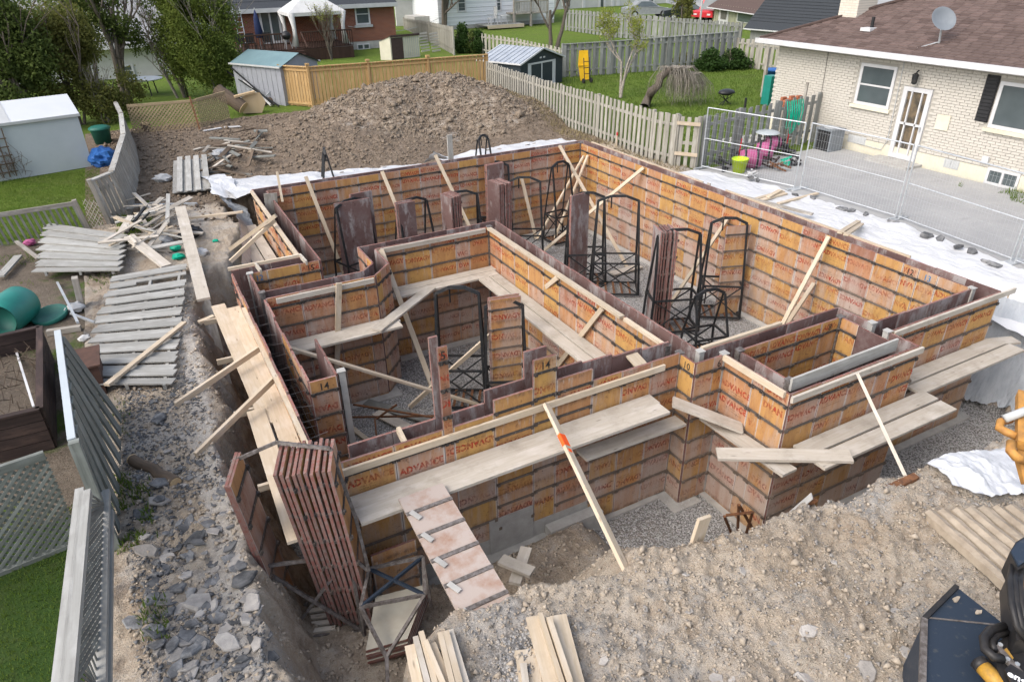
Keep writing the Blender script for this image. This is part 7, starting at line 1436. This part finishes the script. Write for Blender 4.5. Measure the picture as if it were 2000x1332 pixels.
def car(label, c, rz, L, Wd, H, body, truck=False):
    t = thing('car' if not truck else 'pickup_truck', label, 'car' if not truck else 'truck', c, rz)
    def add(nm, m, mats, sm=False): o = bpy.data.objects.new(nm, m.mesh(nm, mats, smooth=sm)); COL.objects.link(o); o.parent = t; return o
    def loft(pts, w0):
        m = MB(); n = len(pts); m.v = [(x, -w, z) for x, z, w in pts] + [(x, w, z) for x, z, w in pts]
        for i in range(n): j = (i + 1) % n; m.face([i, j, n + j, n + i])
        m.face(list(range(n))[::-1]); m.face([n + i for i in range(n)]); return m
    a, w2 = L / 2, Wd / 2
    if truck: prof = [(-a, .45, w2), (-a, .95, w2), (a * .1, .98, w2), (a * .95, .98, w2 * .97), (a, .85, w2 * .95), (a, .45, w2)]; cab = [(-a * .25, .98, w2 * .95), (-a * .18, H, w2 * .8), (a * .2, H, w2 * .8), (a * .42, .98, w2 * .95)]
    else: prof = [(-a, .40, w2 * .95), (-a, .85, w2 * .93), (-a * .75, .95, w2), (a * .45, .92, w2), (a * .92, .75, w2 * .93), (a, .55, w2 * .88), (a * .97, .30, w2 * .9), (-a * .95, .28, w2 * .95)]; cab = [(-a * .72, .93, w2 * .92), (-a * .42, H, w2 * .72), (a * .08, H, w2 * .72), (a * .46, .92, w2 * .92)]
    add('body', loft(prof, w2), body); add('cabin', loft(cab, w2), body)
    for s in (-1, 1):
        g = MB(); zz = .97; g.poly([(cab[0][0] * .82, s * (w2 * .935), .98), (cab[3][0] * .82, s * w2 * .935, .98), (cab[2][0] * .9, s * w2 * .76, H - .05), (cab[1][0] * .8, s * w2 * .76, H - .05)][::s]); add('side_window', g, 'glass')
        for x in (-a * .62, a * .62):
            m = MB(); m.tube([(x, s * (w2 - .2), .32), (x, s * (w2 + .02), .32)], .33, 14); o = add('wheel', m, 'tyre'); m = MB(); m.tube([(x, s * (w2 + .02), .32), (x, s * (w2 + .035), .32)], .19, 10); r = add('rim', m, 'galvanised'); r.parent = o
        m = MB(); m.box((a * .97, s * w2 * .62 - .15, .62), (a + .01, s * w2 * .62 + .15, .74)); add('headlight', m, 'white_paint')
    g = MB(); g.poly([(cab[3][0] + .01, -w2 * .8, .97), (cab[3][0] + .01, w2 * .8, .97), (cab[2][0] + .03, w2 * .66, H - .04), (cab[2][0] + .03, -w2 * .66, H - .04)]); add('windscreen', g, 'glass')
car('black sedan parked beyond the far fence', G(1345, 40), D(-35), 4.7, 1.9, 1.5, 'car_black'); car('grey sedan half hidden by the far fence', G(1262, 34), D(-20), 4.6, 1.8, 1.45, 'grey_plastic'); car('red pickup truck nose beside the green garage', G(1392, 41), D(-155), 5.2, 2.0, 1.85, 'red_paint', True)
struct(MB().poly([(55, 60, .0), (130, 40, .0), (140, 110, .0), (80, 120, .0)]).build('road', 'asphalt'))
# pale houses behind the cedars on the left
yl = 46.0; h = thing('house', 'white house with a pale grey roof behind the cedars', 'house', (0, yl, 0)); x0, x1 = GY(-60, 60, yl).x, GY(318, 60, yl).x; MB().box((x0, yl, 0), (x1, yl + 7, 1.75)).build('wall', 'stucco_grey', h); roof_y(h, x0, x1, yl, 1.75, 2.3, 4.0, 'shingle_grey', trim='white_paint')
for px in (60, 150, 230): win_y(h, (px, 128), (px + 35, 150), yl, .1)
yl = 62.0; h = thing('house', 'white two-storey house at the top left edge', 'house', (-4, yl, 0)); x0, x1 = GY(-200, 60, yl).x, GY(130, 60, yl).x; MB().box((x0, yl, 0), (x1, yl + 8, 5.6)).build('wall', 'siding_white', h); roof_y(h, x0, x1, yl, 5.6, 2.4, 4.5, 'shingle_grey', trim='white_paint')
for px in (10, 70): win_y(h, (px, 10), (px + 30, 45), yl, .12)
yl = 70.0; h = thing('house', 'pale house glimpsed between the dark trees', 'house', (6, yl, 0)); x0, x1 = GY(150, 60, yl).x, GY(420, 60, yl).x; MB().box((x0, yl, 0), (x1, yl + 8, 5.0)).build('wall', 'siding_white', h); roof_y(h, x0, x1, yl, 5.0, 2.8, 5, 'shingle_grey', trim='white_paint')
for px in (200, 300): win_y(h, (px, 12), (px + 25, 40), yl, .12)
P = G(285, 186); t = thing('patio_table', 'round white table glimpsed behind the leaning fence', 'table', P); MB().lathe([(0, .7), (.9, .7), (.92, .74), (0, .76)], P, 18).build('top', 'shed_white', t)
for k in range(4): a = k * 1.57 + .4; MB().tube([(P.x + .6 * math.cos(a), P.y + .6 * math.sin(a), 0), (P.x + .5 * math.cos(a), P.y + .5 * math.sin(a), .7)], .03, 5).build('leg', 'black_steel', t)
# tree belt far behind, one wood
V_, F_ = leaf_cloud([((x, 150 + 20 * math.sin(x * .05), 5), (10, 6, 7)) for x in range(-90, 180, 12)], 26000, .55, 77); stuff_np('far_wood', V_, F_, 'leaf_bush', label='band of trees far behind the houses', cat='trees')
# ------------------------------------------------------------------ polythene sheets
def cloth(name, label, top, bot, nu, nv, m, zt, wob=.03, seed=0, drop=None, off=.02, fold=0.0, ff=9, edge=.03):
    """sheet between two edge lines; it lies on the ground or hangs on the given heights"""
    def on(line, f):
        k = f * (len(line) - 1); i = min(int(k), len(line) - 2); return Vector(line[i]).lerp(Vector(line[i + 1]), k - i)
    V_, F_ = [], []
    for i in range(nu + 1):
        a, b = on(top, i / nu), on(bot, i / nu)
        for j in range(nv + 1):
            g = j / nv; p = a.lerp(b, g); w0 = wob * (mnoise.noise(Vector((p.x * 1.3 + seed, p.y * 1.3, 0))) + .6 * mnoise.noise(Vector((p.x * 3.4 + seed, p.y * 3.4, 2)))) + wob * .4
            if fold: w0 += fold * abs(math.sin(i / nu * ff * math.pi + 2 * mnoise.noise(Vector((i * .2, seed, g * 2))))) * (.3 + g)
            if j in (0, nv) and edge: p.x += random.uniform(-edge, edge); p.y += random.uniform(-edge, edge)
            V_.append((p, w0))
    if zt != 'flat':
        hh_ = height(np.array([p.x for p, _ in V_]), np.array([p.y for p, _ in V_]), False) + off
        for (p, w0), h_ in zip(V_, hh_): p.z = h_ + .05 if zt == 'ground' else max(p.z, h_ + .05)
    V_ = [p + Vector((0, 0, w0)) for p, w0 in V_]
    for i in range(nu):
        for j in range(nv): a = i * (nv + 1) + j; F_.append([a, a + 1, a + nv + 2, a + nv + 1])
    mm = MB(); mm.add(V_, F_); o = mm.build(name, m, smooth=True); return tag(o, label, 'plastic sheet')
cloth('plastic_sheet', 'white plastic sheet on the ground along the right wall and drive', [(12.6, 15.6, .12), (12.6, 13, .12), (12.6, 10, .10), (12.65, 7.5, .0), (12.85, 5.6, -.25), (12.9, 4.0, -.4)], [(14.25, 15.3, .05), (14.85, 13.2, .05), (15.05, 11.0, .05), (15.1, 9.2, .05), (14.95, 7.2, .05), (14.6, 5.0, .05)], 110, 30, 'poly_white', 'max', .045, 3, fold=.03, ff=11)
cloth('plastic_sheet', 'clear plastic sheet hanging down the bank at the right end of the pit', [(12.80, 7.4, .10), (12.95, 6.2, .12), (13.4, 5.2, .14), (13.9, 4.3, .14), (13.9, 2.6, .12)], [(12.62, 7.2, -1.9), (12.75, 5.9, -1.92), (13.0, 5.3, -1.93), (13.0, 4.3, -1.93), (12.6, 3.4, -1.9)], 60, 22, 'poly_clear', 'max', .07, 8, fold=.025, ff=23)
cloth('plastic_sheet', 'white plastic sheet covering the pit rim behind the far wall', [(1.75, 21.9, .05), (4.0, 21.2, .05), (6.2, 20.6, .05), (7.6, 20.3, .05)], [(1.95, 18.8, .3), (4.0, 18.75, .35), (6.0, 18.75, .35), (7.6, 18.75, .35)], 60, 18, 'poly_white', 'max', .06, 12, fold=.03, ff=9)
cloth('plastic_sheet', 'white plastic sheet over the rim behind the right half of the far wall', [(8.2, 20.5, .05), (10.0, 20.9, .05), (12.0, 20.9, .05), (13.0, 20.8, .05)], [(8.4, 18.75, .35), (10, 18.75, .35), (12, 18.75, .38), (12.8, 19.2, .3)], 60, 16, 'poly_white', 'max', .06, 17, fold=.03, ff=11)
cloth('plastic_sheet', 'clear plastic sheet hanging into the left trench beside the planks', [(1.62, 20.2, .06), (1.80, 18.2, .08), (1.62, 16.4, .06), (1.30, 14.6, .02)], [(2.22, 19.5, -.2), (2.20, 18.0, -.75), (2.12, 16.2, -1.3), (1.98, 14.3, -1.8)], 50, 18, 'poly_clear', 'max', .04, 23, fold=.04, ff=13)
cloth('plastic_sheet', 'crumpled white corner of sheeting at the far left of the pit', [(1.35, 22.0, .15), (1.55, 21.0, .30), (1.45, 20.0, .15)], [(2.0, 21.9, .1), (2.2, 20.8, .2), (2.0, 19.6, .0)], 20, 12, 'poly_white', 'max', .10, 29, fold=.06, ff=5)
cloth('plastic_sheet', 'white plastic sheet on the dirt bank near the machine', [G(1797, 932, .06), G(1850, 915, .06), G(1905, 905, .06), G(2010, 868, .08)], [G(1850, 975, .05), G(1925, 997, .05), G(1965, 985, .06), G(2030, 985, .06)], 44, 24, 'poly_white', 'ground', .02, 31, off=.07, fold=.02, ff=6, edge=.0)
cloth('plastic_sheet', 'small white scrap of sheeting on the spoil side of the far wall', [(7.7, 20.4, .06), (7.9, 19.9, .45), (8.2, 19.3, .30)], [(8.1, 20.3, .1), (8.35, 19.8, .2), (8.5, 19.2, .25)], 12, 8, 'poly_white', 'flat', .08, 35)
def sheet_chunk(lab, px, py, s, z=.16): P = G(px, py, z); o = chunk(lab, P.x, P.y, s, False, 'asphalt chunks weighing down the sheet', int(px)); o.location.z = z - .05; o.scale.z = s * .9; return o
for k, (px, py, s) in enumerate(((1467, 345, .16), (1480, 350, .12), (1553, 378, .13), (1588, 384, .12), (1645, 407, .17), (1662, 410, .13), (1690, 417, .15), (1745, 433, .19), (1812, 460, .19), (1838, 466, .18), (1872, 480, .13), (1900, 490, .16), (1925, 508, .13), (1943, 515, .19))): sheet_chunk('dark asphalt chunk weighing down the white sheet, number ' + 'one two three four five six seven eight nine ten eleven twelve thirteen fourteen'.split()[k] + ' from the far end', px, py, s)
for k, (px, py) in enumerate(((905, 280), (950, 290), (990, 275), (1010, 277), (700, 300), (640, 322))): P = G(px, py); chunk(('leftmost', 'second', 'third', 'fourth', 'pale', 'corner')[k] + ' clay lump holding down the sheet behind the far wall', P.x, min(P.y, 20.4), .13, True, None, 300 + k, .12)
# ------------------------------------------------------------------ foreground
for k, (pa, pb, m_, w_, z0, z1) in enumerate((((800, 1262), (818, 1345), 'lumber', .09, .12, .14), ((812, 1248), (838, 1345), 'plank', .05, .14, .16), ((823, 1238), (852, 1345), 'lumber', .05, .15, .17), ((831, 1256), (868, 1345), 'lumber', .05, .17, .18), ((845, 1258), (880, 1345), 'lumber', .06, .12, .14), ((860, 1240), (885, 1345), 'lumber', .05, .15, .17), ((871, 1234), (900, 1345), 'lumber', .06, .17, .19), ((878, 1232), (912, 1345), 'plank', .07, .13, .15))):
    bd('board', 'number ' + 'one two three four five six seven eight'.split()[k] + ' from the left in the pile of narrow boards at the bottom', G(*pa, z0), G(*pb, z1), w_, .09 if w_ < .06 else .045, m_)
for k, (pa, pb, m_, w_, t_, z) in enumerate((((1026, 1270), (1040, 1360), 'lumber', .20, .04, .08), ((1042, 1205), (1085, 1360), 'lumber', .15, .04, .12), ((1055, 1202), (1105, 1360), 'lumber', .045, .09, .17), ((1072, 1210), (1122, 1360), 'lumber', .05, .09, .20), ((1090, 1203), (1130, 1360), 'lumber', .16, .045, .13), ((1022, 1298), (1030, 1360), 'plank', .06, .06, .12))):
    bd('board', ('wide short board at the left', 'broad board second', 'narrow board on edge', 'narrow board right of the middle', 'broad board at the right', 'thin offcut at the far left')[k] + ' of the wider lumber pile at the bottom', G(*pa, z), G(*pb, z), w_, t_, m_)
for k, (pa, pb, z, w_) in enumerate((((978, 1092), (1040, 1118), -.92, .16), ((1005, 1140), (1028, 1070), -1.02, .15), ((1013, 1178), (1058, 1155), -.62, .09))): bd('offcut', ('upper crossed', 'lower crossed', 'single')[k] + ' plank offcut lying in the hollow beside the ramp', G(*pa, z), G(*pb, z), w_, .045, 'plank')
bd('stake', 'plank stub standing on the edge of the gravel hollow', G(1352, 1083, -.15), G(1376, 1010, .42), .17, .04, 'lumber', (0, -1, 0))
t = thing('steel_angle', 'concrete-smeared steel angle leaning out of the pit at the porch corner', 'steel angle', G(1510, 1035, -.3)); a, b = G(1508, 1036, -.35), G(1586, 968, .25); MB().beam(a, b, .10, .012, (0, 0, 1)).build('flange', 'concrete', t); MB().beam(a + Vector((.05, 0, -.05)), b + Vector((.05, 0, -.05)), .012, .11, (0, 0, 1)).build('web', 'rust', t)
bd('steel_angle', 'rusty angle iron lying on the lip of the dirt bank', G(1702, 970, .08), G(1790, 930, .22), .09, .05, 'rust'); bd('board', 'dirty board along the far lip of the bank near the machine', G(1890, 912, .10), G(1985, 868, .14), .10, .04, 'grey_wood'); bd('board', 'short dirty board end above the white sheet', G(1880, 918, .1), G(1912, 905, .12), .12, .04, 'plank')
bd('brick', 'flat brown piece of brick lying on the churned clay', G(1822, 1051, .05), G(1868, 1052, .05), .045, .03, 'rust')
st = thing('pipe_stand', 'small rusty pipe stand at the foot of the porch corner', 'stand', G(1450, 1040, -1.95))
for (pa, za, pb, zb_) in (((1443, 985), -1.0, (1480, 1050), -1.95), ((1415, 1008), -1.2, (1432, 1050), -1.95), ((1470, 1000), -1.2, (1455, 1050), -1.95), ((1418, 1006), -1.2, (1472, 1000), -1.2), ((1443, 985), -1.0, (1440, 1050), -1.95)): MB().tube([G(*pa, za), G(*pb, zb_)], .022, 6).build('tube', 'rust', st)
for k, (px, py, s) in enumerate(((1337, 1138, .055), (1440, 1080, .05), (1625, 1105, .06), (1610, 1180, .06), (1705, 1110, .06), (1575, 1245, .12), (1750, 1195, .07), (1340, 1170, .05), (1445, 1135, .065), (1765, 1280, .09), (1510, 1260, .07), (1690, 1315, .12), (1400, 1320, .1), (1580, 1325, .12), (1430, 1325, .08), (1375, 1165, .05), (1640, 1230, .06), (1820, 1100, .06), (1345, 1205, .055), (1560, 1320, .09), (1230, 1270, .05), (1300, 1240, .05), (1180, 1300, .07), (1650, 1290, .07), (1260, 1200, .05))):
    P = G(px, py); chunk('grey stone in the churned clay at the front right, number %s of the larger ones' % ('abcdefghijklmnopqrstuvwxyz'[k]) if False else 'grey stone half buried in the churned clay at the front right', P.x, P.y, s, True, 'stones in the front clay', 600 + k)
# clay ridges pressed up by the machine's tracks, parts of the ground
for k in range(7):
    m = MB(); n = 26; v0 = .05 + .155 * k; u0, u1 = -.58 + .03 * k, 2.0; rows_ = []
    for i in range(n + 1):
        u_ = u0 + (u1 - u0) * i / n; cr = []
        for (dv, dz_) in ((-.070, -.02), (-.058, .075), (.0, .10), (.058, .085), (.070, -.02)):
            jz = .018 * mnoise.noise(Vector((u_ * 6, v0 * 9 + dv * 20, k))); vv_ = v0 + dv + .012 * mnoise.noise(Vector((u_ * 3, k * 5.0, dv * 9))); P = Vector((TK0[0] + TKD[0] * u_ - TKD[1] * vv_, TK0[1] + TKD[1] * u_ + TKD[0] * vv_, .15 + dz_ * .9 + jz - .12 * (i == 0))); cr.append(P)
        rows_.append(cr)
    V_ = [p for r in rows_ for p in r]; F_ = [[i * 5 + j, i * 5 + j + 1, (i + 1) * 5 + j + 1, (i + 1) * 5 + j] for i in range(n) for j in range(4)]; m.add(V_, F_); m.build('clay_ridge', 'clay_ridge', gr)
# mini excavator parts reaching in from the right edge
ex_ = thing('excavator', 'mini excavator bucket, hydraulic arm and orange boom at the right edge', 'excavator', G(1900, 1280, 0))
bz = .62; T_, L__, Bl, Br, Rr_ = G(1869, 1146, bz), G(1806, 1209, bz), G(1801, 1380, bz), G(1990, 1380, bz), G(1965, 1222, bz)
m = MB(); dn = lambda p, dx=0.0, dy=0.0, z=.03: Vector((p.x + dx, p.y + dy, z))
m.poly([L__, Bl, Br, Rr_, T_]); m.poly([T_, Rr_, dn(Rr_, .1, .05), dn(T_, .1, .05)]); m.poly([L__, T_, dn(T_, .1, .05), dn(L__, -.06, .0)]); m.poly([Bl, L__, dn(L__, -.06, 0), dn(Bl, -.06, 0)]); bk = m.build('bucket', 'dark_blue_bucket', ex_)
MB().beam(T_ + Vector((-.01, 0, .012)), L__ + Vector((-.01, 0, .012)), .04, .04).build('lip', 'machine_black', bk); MB().beam(L__ + Vector((-.012, 0, .01)), Bl + Vector((-.012, 0, .01)), .05, .04).build('lip', 'worn_steel', bk); MB().beam(L__.lerp(T_, .05) + Vector((0, 0, .004)), Rr_ + Vector((0, 0, .004)), .012, .008).build('weld', 'worn_steel', bk)
for (px, py, w1, h1) in ((1868, 1170, .10, .022), (1912, 1195, .09, .02)):
    P = G(px, py, bz + .008); q_ = [(P.x + w1 / 2 * math.cos(a_ * .7) * random.uniform(.6, 1.1), P.y + h1 * math.sin(a_ * .7) * random.uniform(.6, 1.2)) for a_ in range(9)]; MB().prism(q_, P.z - .006, P.z + .006).build('mud', 'clod', bk)
def exbox(nm, pts, z0, z1, m_, par=ex_): return MB().prism([(p.x, p.y) for p in (G(*q, z1) for q in pts)], z0, z1, 0).build(nm, m_, par)
def extube(nm, pts, r, m_, n=10): return MB().tube([G(*p) for p in pts], r, n).build(nm, m_, ex_, True)
exbox('top_box', [(1972, 1078), (1984, 1058), (2030, 1030), (2040, 1080), (1988, 1112)], 1.12, 1.34, 'machine_black'); exbox('top_plate', [(1975, 1076), (1986, 1060), (2030, 1034), (2036, 1072), (1990, 1104)], 1.341, 1.36, 'dark_blue_bucket')
exbox('arm', [(1974, 1110), (1992, 1104), (2030, 1090), (2040, 1240), (1985, 1250)], .80, 1.10, 'machine_black')
extube('swivel_housing', [(2012, 1098, 1.2), (1992, 1122, 1.2), (1990, 1150, 1.2), (2012, 1172, 1.2)], .085, 'machine_orange', 12)
for k, dx in enumerate((0, 10, 20)): extube('hose', [(1978 + dx, 1105, 1.28), (1972 + dx, 1135, 1.30), (1976 + dx, 1180, 1.28), (1985 + dx, 1222, 1.18), (2005 + dx, 1250, 1.1)], .026, 'machine_black', 8)
extube('hook', [(1962, 1222, 1.0), (1934, 1230, 1.0), (1921, 1246, 1.0), (1924, 1268, 1.0), (1940, 1282, 1.0), (1958, 1286, .98)], .035, 'machine_black', 8); extube('hook', [(1968, 1234, .96), (1946, 1240, .96), (1936, 1254, .96), (1942, 1270, .96)], .03, 'machine_black', 8)
exbox('coupler', [(1938, 1262), (1966, 1240), (2020, 1290), (2030, 1370), (1972, 1350), (1950, 1310)], .64, .93, 'machine_black'); exbox('coupler_rib', [(1944, 1262), (1950, 1256), (2000, 1312), (1994, 1320)], .931, .97, 'worn_steel'); exbox('wear_plate', [(1958, 1270), (1966, 1264), (1980, 1284), (1973, 1290)], .931, .96, 'machine_yellow')
extube('tilt_cylinder', [(1918, 1300, .86), (1960, 1345, .86)], .062, 'machine_yellow', 14); extube('cylinder_cap', [(1910, 1291, .86), (1921, 1303, .86)], .066, 'machine_black', 14)
for (px, py) in ((1979, 1085), (1976, 1104), (1983, 1150), (1952, 1262), (1966, 1290), (1985, 1300)): P = G(px, py, 1.12 if py < 1160 else .95); MB().tube([P, P + Vector((0, 0, .03))], .018, 6).build('bolt', 'galvanised', ex_)
def letter(s_, size, p0, p1, z, m_):
    vs, fs = text_geo(s_, size, .003, 1.0); o0 = G(*p0, z); uu = (G(*p1, z) - o0).normalized(); vv_ = Vector((-uu.y, uu.x, 0)); wd_ = max(a_ for a_, b_ in vs); tm = MB(); tm.add([o0 + uu * (a_ + wd_) + vv_ * b_ for a_, b_ in vs], fs); tm.build('lettering', m_, ex_)
exbox('name_plate', [(1962, 1306), (1974, 1296), (2030, 1330), (2030, 1365), (1985, 1352)], .97, .985, 'machine_black'); letter('engcon', .085, (1967, 1318), (2010, 1340), .988, 'decal_white')
extube('boom_pipe', [(1985, 852, 1.6), (1966, 844, 1.6), (1952, 836, 1.6), (1954, 824, 1.62), (1975, 818, 1.65)], .04, 'machine_orange'); extube('ram', [(1962, 818, 1.68), (2020, 796, 1.8)], .042, 'trim_grey'); extube('boom_pipe', [(1976, 864, 1.6), (1974, 880, 1.58), (1984, 892, 1.55), (2006, 900, 1.5)], .045, 'machine_orange')
MB().beam(G(1995, 880, 1.5), G(2003, 945, 1.3), .12, .10, (0, 0, 1), 0, .05, .06).build('boom_bracket', 'machine_orange', ex_); MB().beam(G(1996, 770, 1.7), G(1996, 870, 1.6), .09, .10).build('boom_plate', 'machine_orange', ex_)
# weeds and grass blades
def grass(nm, n, box, hgt, mat, seed, label, test=None, wd=.006):
    rg = np.random.default_rng(seed); x = rg.uniform(box[0], box[2], n); y = rg.uniform(box[1], box[3], n)
    if test is not None: k = test(x, y); x, y = x[k], y[k]
    n = len(x); z = np.where((x > X0) & (x < X1) & (y < Y1), height(x, y), 0.0); a = rg.uniform(0, 6.28, n); h_ = rg.uniform(.5, 1.2, n) * hgt; le = rg.uniform(.1, .6, n) * hgt; b2 = rg.uniform(0, 6.28, n)
    A_ = np.stack([x + np.cos(a) * wd, y + np.sin(a) * wd, z], -1); B__ = np.stack([x - np.cos(a) * wd, y - np.sin(a) * wd, z], -1); C_ = np.stack([x + np.cos(b2) * le, y + np.sin(b2) * le, z + h_], -1)
    stuff_np(nm, np.stack([A_, B__, C_], 1).reshape(-1, 3), np.arange(n * 3).reshape(-1, 3), mat, label=label, cat='grass')
pm_ = lambda s, t: (lambda x, y: fbm(x, y, .9, 3, s) > t)
grass('grass', 26000, (-5, 2.5, -1.45, 8.2), .035, 'grass_blade', 1, 'short green grass of the front left lawn'); grass('grass', 22000, (-4.6, 19.2, -1.2, 25.4), .06, 'grass_blade', 2, 'bright green grass before the white shed'); grass('grass', 9000, (-3.5, 8.2, -1.0, 19), .07, 'grass_blade', 3, 'patchy grass among the fallen fences', pm_(5, .15), .008)
grass('grass', 30000, (15.4, 17.5, 31, 33), .09, 'grass_blade', 4, 'mown grass of the back lawn', None, .014); grass('grass', 2600, (-1.3, 3.5, -.85, 9.5), .10, 'grass_blade', 6, 'green weeds along the foot of the left fences', pm_(9, .25), .010); grass('grass', 2500, (-.9, 17.5, -.1, 21.5), .14, 'grass_blade', 7, 'weeds beside the leaning picket fence', pm_(11, .1), .014); grass('grass', 5000, (13.4, 15.6, 14.4, 30.5), .10, 'dry_grass', 8, 'dry grass and leaves at the foot of the right picket fence', None, .010)
grass('grass', 900, (19.2, 8.6, 20.15, 10.9), .16, 'grass_blade', 9, 'weeds around the basement window', pm_(3, .2), .012)
